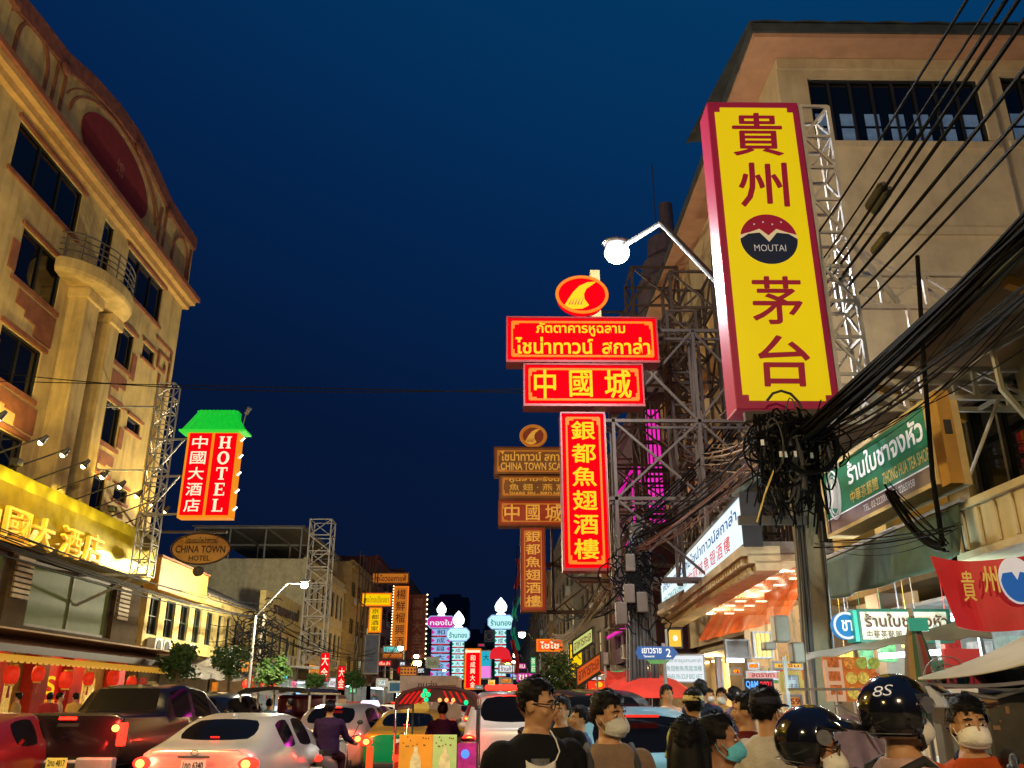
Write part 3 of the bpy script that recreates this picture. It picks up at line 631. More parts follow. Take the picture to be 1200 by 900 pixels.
psign('orange_shop_board', 'small orange board with rows of dark letters over the pavement', 448, 765, 472, 772, 84, org, brown, [('อาหารไทยจีน', -.85, -.6, .85, .6)], redp)
psign('brown_price_board', 'brown board with dotted rows beside a yellow street lamp', 468, 780, 489, 793, 70, org, brown, [('● ● ● ● ●', -.8, .1, .8, .5), ('● ● ● ● ●', -.8, -.5, .8, -.1)], redp)
psign('white_paper_board', 'small white lit board under the scaffolded house', 441, 795, 454, 805, 60, E('lit_white_sign', (.85, .9, .95), .9), steel, [('ราคา', -.7, -.5, .7, .5)], M('green_letter', (.05, .3, .12), .6))
psign('blue_tarpaulin', 'blue tarpaulin screen stretched over the left pavement', 455, 798, 474, 812, 60, M('blue_tarpaulin', (.03, .15, .3), .7), steel, [], None, th=.06)
# ================================================================ FAR END of the street
grey_tower = M('far_grey_tower', (.06, .07, .09), .9)
for nm, x0, x1, py, Y, lb in (('office_tower', 508, 549, 700, 330, 'dim grey tower block closing the end of the street'), ('office_tower', 538, 572, 742, 300, 'lower grey tower block at the end of the street'), ('office_tower', 566, 583, 737, 200, 'dark slim block with a round sign, far down the street')):
    a = PY(x0, py, Y); b = PY(x1, py, Y); r = root(nm, lb, 'building', ((a.x+b.x)/2, Y, 0))
    MB().b2((a.x, Y, 0), (b.x, Y+20, a.z)).b2((a.x+2, Y+3, a.z), (b.x-3, Y+12, a.z+1.5)).build('wall', grey_tower, r)
    m = MB(); rs = random.Random(3)
    zz = 8
    for j in range(int((a.z-8)/3.4)):
        m.b2((a.x+.8, Y-.12, 8+j*3.4), (b.x-.8, Y-.05, 9.4+j*3.4))
    m.build('window', glass_dark, r)
cyanw = E('lit_cyan_white_sign', (.55, .95, 1), 1.0); magw = E('lit_magenta_sign', (.65, .03, .35), .9); bluew = E('lit_blue_white_panel', (.35, .6, 1), .8)
teal_t = E('lit_teal_letter', (0, .35, .3), .6); navy_t = M('navy_letter', (.01, .02, .1), .6); red_t = E('lit_red_letter', (.8, .01, .03), .8)
flame = E('white_flame_lamp', (.9, 1, 1), 3.0); greenp = E('lit_green_panel', (.0, .45, .25), .7)
def gold_stack(label, px0, px1, py0, py1, sx0, sx1, sy1, Y, head, txt, tmat, ch, alt):
    a, b = PY(px0, py0, Y), PY(px1, py1, Y); w, h = b.x-a.x, a.z-b.z; F = FC((a.x+b.x)/2, Y, (a.z+b.z)/2)
    r = root('stacked_street_sign', label, 'sign', (F.o.x, Y, 0), 'flame-topped stacked signs in mid street')
    c = min(w, h)*.28
    MB().prism([(-w/2+c, -h/2), (w/2-c, -h/2), (w/2, -h/2+c), (w/2, h/2-c), (w/2-c, h/2), (-w/2+c, h/2), (-w/2, h/2-c), (-w/2, -h/2+c)], F, -.4, 0).build('head_panel', head, r)
    m = MB(); m.ringbars([F.p(x, y, .03) for x, y in ((-w/2+c, -h/2), (w/2-c, -h/2), (w/2, -h/2+c), (w/2, h/2-c), (w/2-c, h/2), (-w/2+c, h/2), (-w/2, h/2-c), (-w/2, -h/2+c))], .09); m.build('rim', bluew, r)
    text(r, F, [(txt, -w*.4, -h*.27, w*.4, h*.2)], tmat, c=.05, bold=.02)
    m = MB(); m.loft([[F.p(q*math.cos(2*math.pi*k/10), h/2+z, q*math.sin(2*math.pi*k/10)-.2) for k in range(10)] for z, q in ((0, .2), (.1, .5), (.3, .25), (.5, .55), (.9, .62), (1.3, .42), (1.75, .03))]); m.build('flame_lamp', flame, r, smooth=True)
    c0, c1 = PY(sx0, py1, Y), PY(sx1, sy1, Y); n = len(ch); ww = (c1.x-c0.x)/2; xc = (c0.x+c1.x)/2-F.o.x; zt = c0.z; st = (c0.z-c1.z)/n
    for k, g in enumerate(ch):
        zc = zt-(k+.5)*st-F.o.z
        MB().fb(F, xc-ww, xc+ww, zc-st*.38, zc+st*.38, -.3, -.02).build('panel', cyanw if not alt else bluew, r)
        m = MB(); 
        for s_ in (-1, 1): m.prism([(xc+s_*ww, zc-st*.3), (xc+s_*ww*.62, zc), (xc+s_*ww, zc+st*.3)][::s_], F, -.1, .0)
        m.build('side_arrow', greenp if not alt else magw, r)
        MB().fb(F, xc-ww*.9, xc+ww*.9, zc-st*.5, zc-st*.4, -.3, 0).build('red_bar', red_t, r)
        text(r, F, [(g, xc-ww*.45, zc-st*.3, xc+ww*.45, zc+st*.3)], navy_t, c=.02)
    MB().bar(F.p(xc, -F.o.z, -.4), F.p(xc, h/2, -.45), .3).build('post', steel, r)
gold_stack('magenta and blue oval sign on a stack of blue panels, leftmost of the flame-topped signs', 501, 533, 722, 736, 506, 526, 795, 112, magw, 'ทองใบ', E('lit_white_letter', (1, .9, 1), 1), '和成興大金行', True)
gold_stack('white rounded sign over a green-edged stack, middle of the flame-topped signs', 524, 550, 736, 751, 530, 543, 797, 92, cyanw, 'ร้านทอง', teal_t, '和成興大金行', False)
gold_stack('biggest white rounded sign over a green-edged stack, nearest the right side of the street', 572, 602, 721, 737, 580, 593, 793, 88, cyanw, 'ร้านทอง', teal_t, '和成興大金行', False)
s, F, w, h = psign('red_arrow_sign', 'upright red lit sign with yellow characters and a white arrow across its top', 545, 760, 563, 808, 80, red_face, orange_trim, [], None, th=1.0)
text(s, F, [(a, x0*w/2, y0*h/2, x1*w/2, y1*h/2) for a, x0, y0, x1, y1 in ncol('和成興大金', .3, .7)], white_l, c=.04, bold=.03)
MB().prism([(-w*.5, h*.43), (-w*.38, h*.37), (-w*.38, h*.40), (w*.45, h*.40), (w*.45, h*.46), (-w*.38, h*.46), (-w*.38, h*.49)], F, .03, .08).build('arrow', white_l, s)
FS = Fr(F.o+V((-w/2-.02, .5, 0)), (0, -1, 0)); text(s, FS, [(a, x0*.5, y0*h/2, x1*.5, y1*h/2) for a, x0, y0, x1, y1 in ncol('大金行和成', .6, .8)], gold_txt, c=.04, bold=.03)
psign('red_flag_sign', 'small red and white striped lit sign behind the red arrow sign', 560, 754, 568, 758, 110, E('lit_red_flag', (.8, .02, .1), .9), steel, [], None)
s, F, w, h = psign('cyan_billboard', 'narrow cyan and pink lit billboard far down the street', 563, 762, 576, 796, 96, E('lit_cyan_billboard', (.02, .5, .7), .8), steel, [('大', -.5, .3, .5, .7)], M('navy_letter'), th=.6)
MB().fb(F, -w*.42, w*.42, -h*.45, -h*.05, .0, .04).build('pink_picture', M('lit_pink_picture', (.6, .1, .5), .5, em=(.9, .25, .8), es=.8, var=.7, sc=1.2), s)
s, F, w, h = psign('round_emblem_board', 'dark grey square board with a pale ring emblem', 568, 739, 579, 752, 120, M('dark_grey_board', (.08, .09, .1), .7), steel, [], None)
MB().torus(F.o+F.n*.03, h*.3, h*.05, F.n, 20).build('emblem', M('pale_grey_paint', (.35, .38, .4), .7), s)
for i, (x0, y0, x1, y1, Y, mt, lb) in enumerate(((556, 803, 566, 808, 70, 'cw', 'small white lit box sign low in mid street'), (572, 797, 580, 803, 75, 'yl', 'small yellow lit sign under the lamp with a yellow glow'), (586, 794, 601, 802, 64, 'or', 'orange and cream lit sign beside the right pavement'), (584, 778, 604, 789, 70, 'wr', 'wide white and red lit sign above the orange one'), (586, 770, 600, 778, 84, 'rd', 'red lit sign under the biggest white rounded sign'), (507, 794, 518, 800, 80, 'yl2', 'yellow and white lit sign at the foot of the leftmost flame-topped sign'), (500, 770, 514, 783, 90, 'pg', 'pale green lit panel beside the blue stack'))):
    mt_ = {'cw': cyanw, 'yl': yel, 'or': E('lit_orange_sign', (1, .35, .04), .9), 'wr': E('lit_white_sign', (.85, .9, .95), .9), 'rd': red_face, 'yl2': E('lit_cream_sign', (1, .8, .45), .9), 'pg': E('lit_pale_green_sign', (.3, .4, .22), .5)}[mt]
    psign('lit_box_sign', lb, x0, y0, x1, y1, Y, mt_, steel, [('ร้านค้า', -.7, -.5, .7, .5)], redp, th=.3)
m = root('red_fin_canopy', 'red fan-shaped neon ornament by the right end of the street', 'neon sign', PY(585, 768, 78))
p = PY(586, 768, 78); MB().prism([(-.9, -.3), (.9, -.3)]+[(.9*math.cos(R(a)), .75*math.sin(R(a))) for a in range(0, 181, 15)], FC(p.x, 78, p.z), -.2, 0).build('fan', red_t, m)
# ---------------------------------------------------------------- street lamps
def street_lamp(label, base, tip, col, watts, head=.16, es=9, pole_r=.06, hz=None, lt=True, drop=1.4):
    r = root('street_lamp', label, 'street lamp', base)
    b, t = V(base), V(tip); k = V((b.x, b.y, t.z-drop))
    MB().tube([b, V((b.x, b.y, (b.z+t.z)/2)), k], [pole_r*1.4, pole_r*1.1, pole_r], 8).build('pole', steel, r)
    mid = k.lerp(t, .68); mid.z = t.z-.02+.05*(drop < 2); MB().tube([k, k.lerp(mid, .45), mid, t], pole_r*.75, 8).build('arm', M('pale_grey_lamp_arm', (.035, .035, .035), .7), r)
    d = (t-k); d.z = 0; d.normalize(); hd = MB().ball(t+d*.15+V((0, 0, .12)), (head*1.6, head*1.1, head*.5), 12, 8).build('head', steel, r)
    MB().ball(t+d*.15+V((0, 0, -.06)), (head*1.35, head*1.3, head*1.15), 14, 10).build('bulb', E('lamp_bulb_%d' % int(col[2]*100), col, es), r)
    if lt: lamp(t+d*.15+V((0, 0, -.52)), watts, col, .25, r)
    return r
COOL, SOD = (.85, .93, 1.0), (1, .62, .2)
p = PY(719, 288, 12); q = PY(846, 376, 12)
street_lamp('glaring white street lamp on a curved arm over the red signs', (3.42, 9.7, .14), (p.x+.15, 12, p.z), (.92, .96, 1.0), 1700, .15, drop=2.7)
p = PX(353, 684, -9.0); street_lamp('white street lamp on a thin arm before the dirty white building', (-10.9, p.y, .14), (p.x, p.y, p.z), (1, .88, .58), 7000, .13)
for px, py, Y, lb in ((487, 776, 75, 'street lamp with a yellow glow beside the brown price board'), (597, 779, 72, 'street lamp with a yellow glow low on the right side of the street')):
    p = PY(px, py, Y); street_lamp(lb, (p.x+(-.8 if px < 550 else .9), Y, .14), (p.x, Y, p.z), (1, .55, .08), 900, .26, 60)
for y, lb in ((10.5, 'warm street lamp added out of view on the left kerb to light the hotel'), (-6, 'warm street lamp added behind the camera on the left kerb as fill light')):  # unseen lamps added outside the view to brighten the hotel front and street
    street_lamp(lb, (-11.2, y, .14), (-8.6, y, 8.6), (1, .74, .29), 3000 if y > 0 else 1500, .16, 60)
street_lamp('warm street lamp added behind the camera on the right kerb to light faces', (3.0, -8, .14), (1.4, -8, 8.5), (1, .70, .36), 4200, .16, 60)  # another unseen lamp, added to brighten the pedestrians' faces
# ---------------------------------------------------------------- trees
leafm = [M('street_tree_leaf_a', (.035, .085, .015), .55, var=.4, sc=6), M('street_tree_leaf_b', (.055, .115, .02), .55, var=.4, sc=6)]
bark = M('tree_bark', (.10, .075, .05), .9, bump=.4)
def tree(label, x, y, zc, r, n=900, seed=1, leaf=.11, flat=.85):
    n = int(n*1.8); leaf *= .75
    rnd = random.Random(seed); T = root('street_tree', label, 'tree', (x, y, .14), 'small clipped street trees')
    m = MB(); m.tube([(x, y, .14), (x+.05, y, zc*.45), (x-.03, y, zc-.2)], [.09, .07, .05], 7)
    tips = []
    for k in range(8):
        a = k*2.4+rnd.random(); t = V((x+math.cos(a)*r*.6, y+math.sin(a)*r*.6, zc+rnd.uniform(-.3, .6)*r)); tips.append(t)
        m.tube([(x, y, zc-.55*r-.15), V((x, y, zc-.3)).lerp(t, .5), t], [.045, .03, .012], 5)
    m.build('trunk', bark, T)
    m = MB(); cl = []
    for k in range(26):
        d = V((rnd.gauss(0, 1), rnd.gauss(0, 1), rnd.gauss(0, .9))).normalized(); cl.append((V((x, y, zc))+V((d.x, d.y, d.z*flat))*r*rnd.uniform(.45, .95), rnd.uniform(.2, .42)*r))
    for k in range(n):
        c, s = rnd.choice(cl); p = c+V((rnd.gauss(0, .5), rnd.gauss(0, .5), rnd.gauss(0, .45)))*s
        u = V((rnd.gauss(0, 1), rnd.gauss(0, 1), rnd.gauss(0, .6))).normalized(); w = u.orthogonal().normalized(); q = leaf*rnd.uniform(.6, 1.3)
        f = m.f([p-u*q, p+w*q*.45, p+u*q, p-w*q*.45]); f.material_index = rnd.randint(0, 1)
    m.build('crown', leafm, T)
for i, (px, py, pr, Y, lb) in enumerate(((210, 772, 26, 31, 'dark round street tree nearest the hotel canopy'), (271, 775, 23, 36, 'dark round street tree before the lanterns'), (321, 786, 20, 44, 'bright green street tree lit by a shop beside it'), (369, 800, 13, 52, 'small yellow-green street tree beside the pink-red sign'), (414, 797, 12, 62, 'small dark street tree at the foot of the lattice tower'))):
    p = PY(px, py, Y); tree(lb, max(p.x, -12.6), Y, p.z, pr*Y*.94/1000, 1000, i+1, .12 if i < 2 else .14)
p = PY(656, 794, 24); tree('dark leafy street tree on the right pavement beneath the leaning cables', p.x, 24, p.z, .75, 900, 9, .1, 1.1)
# ---------------------------------------------------------------- wires over the street
wire = M('black_cable', (.005, .005, .006), .7, spec=.06)
a, b = PX(0, 437, -13.9), PY(615, 456, 16)
for dz, nm in ((0, 'upper thin black wire crossing the street from the hotel to the red signs'), (-.25, 'lower thin black wire crossing the street from the hotel to the red signs')):
    tag(MB().tube(sag(a+V((0, 0, dz)), b+V((0, 0, dz*.3)), .25+dz, 20), .013, 5).build('overhead_wire', wire), nm, 'wire', 'wires across the street')

# left kerb: utility pole with its own knot and the cables along the facades
LP = root('concrete_utility_pole', 'thin utility pole wrapped in a bushy knot of cables on the left kerb', 'utility pole', (PY(306, 760, 44).x, 44, .14))
px_ = PY(306, 760, 44).x; MB().tube([(px_, 44, .14), (px_, 44, 5.6)], [.16, .12], 8).build('pole', concrete, LP)
rl = random.Random(8); m = MB()
for k in range(60):
    c = V((px_+rl.gauss(0, .5), 43.8, 4.3+rl.gauss(0, .75))); r1 = rl.uniform(.15, .6); ph = rl.random()*6
    m.tube([c+V((math.cos(ph+i*.6)*r1, .1*math.sin(i), math.sin(ph+i*.6)*r1*.8)) for i in range(9)], .028, 4)
for k in range(12): m.tube(sag((px_, 43.9, 5.2+rl.gauss(0, .5)), (px_+rl.uniform(-2.6, -1), 43.6+rl.gauss(0, 2), 3.6+rl.random()*2), .3, 6), .022, 4)
m.build('cable_knot', wire, LP)
def lrun(label, p, q, n, spread, drop, r, seed):
    rd = random.Random(seed); m = MB()
    for k in range(n): m.tube(sag(V(p)+V((0, 0, rd.gauss(0, spread))), V(q)+V((0, 0, rd.gauss(0, spread))), drop*rd.uniform(.7, 1.3), 20), r*rd.uniform(.6, 1.2), 4)
    return tag(m.build('cable_run', wire), label, 'cables')
lrun('thin black cables strung along the hotel front below the gold sign', (-11.3, 8, 5.4), (px_, 44, 5.4), 7, .28, .5, .022, 1)
lrun('thin black cables running on from the left knotted pole towards the lattice tower', (px_, 44, 5.2), (-11.2, 80, 5.4), 8, .35, .7, .026, 2)

# the many small lights of the far street
rs = random.Random(17)
pal = [('red', red_face), ('yellow', yel), ('cyan', cyanw), ('orange', E('lit_orange_sign', (1, .35, .04), .9)), ('magenta', magw), ('green', E('lit_green_sign', (.03, .6, .2), .8)), ('white', E('lit_white_sign', (.85, .9, .95), .9)), ('blue', E('lit_blue_sign', (.05, .2, .9), .9))]
def wee(side, Y, z, w, h, k):
    nm, mt = pal[k]; x = (-12.6+w/2+rs.random()*1.5) if side < 0 else (4.0-w/2-rs.random()*1.4)
    F = FC(x, Y, z); s = sign('small_lit_sign', 'small %s lit sign far down the %s pavement' % (nm, 'left' if side < 0 else 'right'), 'shop sign', F, w, h, .25, mt, dk, .05, group='small %s signs far down the %s pavement' % (nm, 'left' if side < 0 else 'right'))
    tm = navy_t if nm in ('yellow', 'cyan', 'white', 'orange') else white_l
    text(s, F, [(rs.choice(('ร้านทอง', 'อาหาร', 'ขนม', 'ยาจีน', 'ติ่มซำ')), -w*.4, -h*.3, w*.4, h*.3)] if w > h else vcol(rs.choice(('金行', '酒家', '大金', '茶莊')), -w*.35, w*.35, h*.45, -h*.45), tm, c=.03)
    if k in (0, 3, 6): MB().bar(F.p(-side*w/2, 0, -.1), V((4.6 if side > 0 else -13, Y, z)), .08).build('bracket', steel, s)
for i, Y in enumerate((29, 33, 36, 39, 42, 46, 50, 54)): wee(1, Y, rs.uniform(2.2, 3.3), *(rs.choice(((1.2, .45), (.45, 1.1), (.9, .4)))), (1, 3, 0, 6, 3, 1, 2, 0)[i])
for i in range(22):
    wee(-1 if i % 2 else 1, 48+i*5.2+rs.random()*4, rs.uniform(2.6, 5.6 if i > 6 else 3.6), *(rs.choice(((1.5, .6), (1.9, .7), (.6, 1.7), (1.2, .5)))), rs.randrange(8))
fl0 = street_lamp('street lamp in the row of warm white lamps far down the street', (-10.8, 84, .14), (-9.6, 84, 6.2), (1, .8, .5), 0, .2, 30, lt=False); fl0['group'] = 'warm white lamps far down the street'
for Y, x, rz in ((100, -10.8, 0), (122, -10.8, 0), (150, -10.8, 0), (66, 2.9, 180), (98, 2.9, 180), (116, 2.9, 180), (140, 2.9, 180)):
    c = copy_tree(fl0); c.location = (x, Y, .14); c.rotation_euler.z = R(rz)
# ================================================================ RIGHT SIDE
# cream corner building: end wall to the camera, street front running away
warm_wall = M('warm_cream_render', (.48, .37, .215), .85, dirt=.3, bump=.15, sc=.8)
orange_sof = M('pinkish_soffit_board', (.45, .24, .13), .8, var=.12)
K = root('cream_corner_building', 'tall cream corner building with wide dark windows and deep eaves, behind the yellow sign', 'building', (10, 24, 0))
XK, YK, YE, ZK = 6.75, 17.0, 32.0, 16.5
FK = FC(XK, YK, 0)
kw = [(.72, 4.92, 14.1, 15.95), (5.5, 9.7, 14.15, 16.05), (.8, 4.9, 6.0, 7.6)]
wall_holes(MB(), FK, 0, 14, 3.3, ZK, kw, .25).build('end_wall', warm_wall, K)
for h in kw: window(K, FK, h, .12, nx=8, ny=1, fw=.06, fm=M('black_window_frame'))
pane_m = (M('blue_grey_pane', (.10, .14, .19), .2, em=(.10, .17, .28), es=.35, var=.5, sc=1.5))
for h in kw[:2]:
    n = 7; w_ = (h[1]-h[0])/n
    for i in range(n): 
        for j in range(2): MB().fb(FK, h[0]+i*w_+.12, h[0]+(i+1)*w_-.12, h[2]+.12+j*.42, h[2]+.46+j*.42, -.125, -.112).build('small_pane', pane_m, K)
m = MB(); m.fb(FK, 0, 14, 11.55, 11.75, 0, .08); m.fb(FK, 0, 14, 10.2, 10.28, 0, .04); m.fb(FK, .6, 5.05, 13.92, 14.08, 0, .07); m.fb(FK, 5.35, 9.8, 13.97, 14.13, 0, .07); m.fb(FK, -.0, 14, 16.2, 16.5, 0, .06); m.build('string_course', warm_wall, K)
m = MB(); m.bar(FK.p(5.2, 16.4, .02), FK.p(5.2, 8, .02), .05); m.build('downpipe', M('grey_pipe', (.2, .18, .15), .6), K)
FKs = FRt(XK, YE)
sw = []
for z0, z1 in ((5.2, 7.2), (8.4, 10.4), (11.9, 14.6)):
    for i in range(5): sw.append((.7+i*2.85, 2.9+i*2.85, z0, z1))
wall_holes(MB(), FKs, 0, YE-YK, 3.3, ZK, sw, .3).build('street_wall', warm_wall, K)
for h in sw: window(K, FKs, h, .27, nx=2)
m = MB()
for z in (7.75, 11.1): m.fb(FKs, 0, YE-YK, z, z+.35, 0, .75); m.fb(FKs, 0, YE-YK, z+.35, z+.95, .65, .75)
m.build('balcony', M('orange_cream_render', (.55, .36, .15), .85, dirt=.3), K)
MB().b2((XK+.3, YK+.3, 0), (20, YE, ZK-.05)).build('core', warm_wall, K)
m = MB(); m.b2((XK-.75, YK-.75, 16.52), (20.5, YE+.5, 16.64)); m.build('soffit', orange_sof, K)
m = MB(); m.b2((XK-.8, YK-.8, 16.645), (20.5, YE+.5, 16.9)); m.sheet(lambda u, v: V((XK-.85+15.8*u, YK-.85+7*v, 16.91+1.6*v+.05*abs(math.sin(u*50)))), 160, 2); m.build('eaves', M('dark_green_grey_tile', (.05, .055, .05), .7, var=.3), K)
# ground floor of the corner building: canopy, ceiling with lights, lit sign, orange valance
FB2 = Fr((3.98, 18.1, 4.17), (-.06, -1, 0))
cp = M('cream_moulding', (.5, .38, .2), .75, dirt=.5)
m = MB(); m.b2((4.0, 13.3, 3.62), (6.75, 22.5, 3.72)); m.build('canopy_ceiling', M('pale_ceiling_board', (.7, .55, .35), .6), K)
m = MB()
for k, x in enumerate((.10, .0, -.1)): m.fb(FB2, -5.3, 5.3, -.77+k*.11, -.63+k*.11, -.5, -.02-x)
m.build('canopy_cornice', cp, K)
m = MB()
for k in range(50): m.fb(FB2, -5.25+k*.21, -5.14+k*.21, -.67, -.58, -.02, .05); m.ball(FB2.p(-5.2+k*.21, -.75, -.08), (.07, .06, .06), 6, 4)
m.build('cornice_block', cp, K)
MB().b2((4.05, 13.2, 3.725), (6.7, 22.6, 3.9)).build('canopy_top', concrete, K)
m = MB()
for i in range(4):
    for j in range(9): m.b2((4.2+i*.45, 14.3+j*.93, 3.595), (4.42+i*.45, 14.4+j*.93, 3.62))
m.build('ceiling_light', E('ceiling_lamp', (1, .85, .55), 7), K)
for y in (15, 18, 21): lamp((5.2, y, 3.4), 130, (1, .74, .4), .3, K)
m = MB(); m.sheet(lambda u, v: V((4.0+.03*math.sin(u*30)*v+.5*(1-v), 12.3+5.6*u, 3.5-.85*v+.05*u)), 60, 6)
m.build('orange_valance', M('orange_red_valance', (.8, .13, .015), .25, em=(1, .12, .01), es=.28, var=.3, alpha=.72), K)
for i, y in enumerate((14.6, 17.4, 20.2, 22.3)): MB().b2((6.2, y-.25, .14), (6.6, y+.25, 3.6)).build('shop_pillar', M('pale_tile_pillar', (.55, .5, .42), .4), K)
shop_glass = M('lit_shop_interior', (.4, .3, .18), .5, em=(1, .7, .35), es=.35, var=.6, sc=1.3)
MB().b2((6.66, 14, .14), (6.72, 22.3, 3.6)).build('shop_window', shop_glass, K)
m = MB()
for y, z, c in ((15.5, 1.6, 0), (16.2, 2.2, 0), (18.5, 1.8, 0), (19.4, 2.4, 0)): m.b2((6.6, y-.3, z-.4), (6.65, y+.3, z+.4))
m.build('shop_poster', M('red_yellow_poster', (.5, .1, .03), .5, em=(.9, .25, .04), es=.4, var=.8, sc=4), K)
BS = sign('long_lit_white_sign', 'long bluish-white lit sign with blue Thai and red Chinese lettering along the canopy edge', 'shop sign', FB2, 10.6, .82, .25, E('lit_blue_white_face', (.80, .96, 1), 1.0), dk, .05)
text(BS, FB2, [('ภัตตาคารหูฉลามไชน่าทาวน์สกาล่า', -4.8, .0, 4.9, .29)], E('lit_blue_letter', (.01, .12, .5), .5), bold=.015)
text(BS, FB2, [(c, -.4+i*.68, -.3, .15+i*.68, -.04) for i, c in enumerate('中國城魚翅酒樓')], red_t, bold=.015)
text(BS, FB2, [('CHINA TOWN SCALA SHARK FIN', -4.8, -.26, -.7, -.08)], teal_t)
# stuff below the long sign
psign('price_list_sign', 'white lit price-list board with faint red and teal rows, under the long white sign', 776, 767, 827, 800, 18, E('lit_white_sign', (.85, .9, .95), .9), steel, [('ภัตตาคารหูฉลามสกาล่า', -.85, .35, .85, .75), ('魚翅鮑魚燕窩酒樓', -.85, -.2, .85, .2), ('SHARK FIN SOUP BIRD NEST', -.85, -.75, .85, -.4)], M('faint_teal_letter', (.1, .4, .4), .6), th=.12, fw=.03, bold=0)
psign('yellow_lit_box', 'square yellow lit box above the blue street-name sign', 782, 737, 800, 759, 19, E('lit_amber_sign', (1, .55, .05), .95), dk, [('●', -.3, -.3, .3, .3)], E('bright_bulb_spot', (1, .9, .5), 2), th=.25, fw=.03)
p = PY(771, 765, 14.5); FN = FC(p.x, 14.5, p.z)
r = root('street_name_sign', 'blue arrow-shaped street-name sign with white Thai letters and a 2', 'street sign', (2.55, 14.5, .14))
MB().prism([(-.32, -.1), (.24, -.1), (.33, 0), (.24, .1), (-.32, .1), (-.36, 0)], FN, -.03, 0).build('plate', M('street_blue_enamel', (.005, .07, .28), .4, em=(.005, .08, .3), es=.25, var=0), r)
text(r, FN, [('เยาวราช', -.26, -.01, .06, .075), ('Yaowarat', -.24, -.07, -.06, -.035), ('2', .13, -.065, .21, .065)], M('white_paint', (.8, .8, .8), .5, em=(.8, .85, .9), es=.3, var=0), bold=.015, c=.004)
MB().prism([(-.2, -.105), (.2, -.105), (.12, -.17), (-.12, -.17)], FN, -.025, -.005).build('green_tab', M('green_yellow_tab', (.1, .35, .08), .5), r)
MB().cyl((p.x+.1, 14.53, .14), (p.x+.1, 14.53, p.z+.15), .03, None, 8).build('post', steel, r)
# ---------------------------------------------------------------- red restaurant signs on a steel frame
RS = []
def rsign(label, name, px0, py0, px1, py1, Y, face, trim, items, tm, group, bold=.02, th=.35):
    a, b = PY(px0, py0, Y), PY(px1, py1, Y); w, h = b.x-a.x, a.z-b.z; F = FC((a.x+b.x)/2, Y, (a.z+b.z)/2)
    r = root(name, label, 'sign', F.p(0, -h/2), group)
    MB().fb(F, -w/2, w/2, -h/2, h/2, -th, 0).build('panel', face, r)
    m = MB(); i = .09; g = .2
    pts = [(-w/2+i, -h/2+i), (w/2-i, -h/2+i), (w/2-i, h/2-i), (-w/2+i, h/2-i)]
    m.ringbars([F.p(x, y, .02) for x, y in pts], .035)
    for sx_ in (-1, 1):
        for sy_ in (-1, 1):
            x, y = sx_*(w/2-i), sy_*(h/2-i)
            m.fb(F, min(x, x-sx_*.14), max(x, x-sx_*.14), min(y, y-sy_*.05), max(y, y-sy_*.05), .0, .03); m.fb(F, min(x, x-sx_*.05), max(x, x-sx_*.05), min(y, y-sy_*.14), max(y, y-sy_*.14), .0, .032)
    m.build('inner_line', trim, r)
    m = MB(); m.fb(F, -w/2-.03, w/2+.03, -h/2-.05, -h/2, -th-.02, .04); m.fb(F, -w/2-.03, w/2+.03, h/2, h/2+.03, -th-.02, .04); m.fb(F, -w/2-.03, -w/2, -h/2, h/2, -th-.02, .03); m.fb(F, w/2, w/2+.03, -h/2, h/2, -th-.02, .03)
    m.build('frame', M('dark_red_case', (.2, .01, .01), .5) if face is red_face else brown, r)
    text(r, F, [(t, x0*w/2, y0*h/2, x1*w/2, y1*h/2) for t, x0, y0, x1, y1 in items], tm, c=.035, bold=bold)
    return r, F, w, h
def fin_logo(label, px, py, rw, rh, Y, face, rim, finm, group):
    p = PY(px, py, Y); F = FC(p.x, Y, p.z); r = root('oval_logo_sign', label, 'sign', p, group); k = Y/16
    a, b = rw*Y*.95*1.06/1000, rh*Y*1.08/1000
    el = lambda s, n=36: [(a*s*math.cos(2*math.pi*i/n), b*s*math.sin(2*math.pi*i/n)) for i in range(n)]
    MB().prism(el(.95), F, -.25, .0).build('panel', face, r)
    MB().tube([F.p(x, y, 0) for x, y in el(.98)+el(.98)[:2]], .035*k, 6).build('rim', rim, r)
    fin = [(-.78, -.72), (-.45, -.95), (.0, -.92), (.28, -.72), (.1, -.35), (.08, 0), (.2, .35), (.62, .78), (.25, .74), (-.12, .5), (-.4, .1), (-.62, -.35)]
    MB().prism([(x*a*.88, y*b*.86) for x, y in fin], F, .0, .04).build('fin_emblem', finm, r)
    m = MB()
    for i in range(5): x = -.62+i*.13; m.prism([((x)*a*.88, -.7*b*.86), ((x+.05)*a*.88, -.72*b*.86), ((x+.16)*a*.88, (-.3+.02*i)*b*.86)], F, .04, .055)
    m.build('emblem_stroke', redp, r)
    return r
G1 = 'red restaurant signs on the nearer frame'; G2 = 'dim brown-red signs on the farther frame'
fin_logo('bright red oval sign with a yellow fin emblem, topmost of the near red signs', 682, 345, 33, 24, 16, red_face, orange_trim, gold_txt, G1)
rsign('widest bright red sign with two lines of yellow Thai lettering', 'red_thai_sign', 595, 373, 771, 423, 16, red_face, orange_trim, [('ภัตตาคารหูฉลาม', -.62, .12, .58, .78), ('ไชน่าทาวน์', -.9, -.72, .14, .08), ('สกาล่า', .26, -.72, .9, .08)], gold_txt, G1)
rsign('bright red sign with three big yellow Chinese characters', 'red_chinese_sign', 615, 428, 754, 474, 16, red_face, orange_trim, [('中', -.84, -.74, -.48, .76), ('國', -.24, -.64, .14, .7), ('城', .36, -.7, .8, .76)], gold_txt, G1, .035)
rsign('tall bright red upright sign with six yellow Chinese characters', 'red_upright_sign', 658, 485, 714, 666, 16, red_face, orange_trim, ncol('銀都魚翅酒樓', .55, .92, -.92, .8), gold_txt, G1, .035)
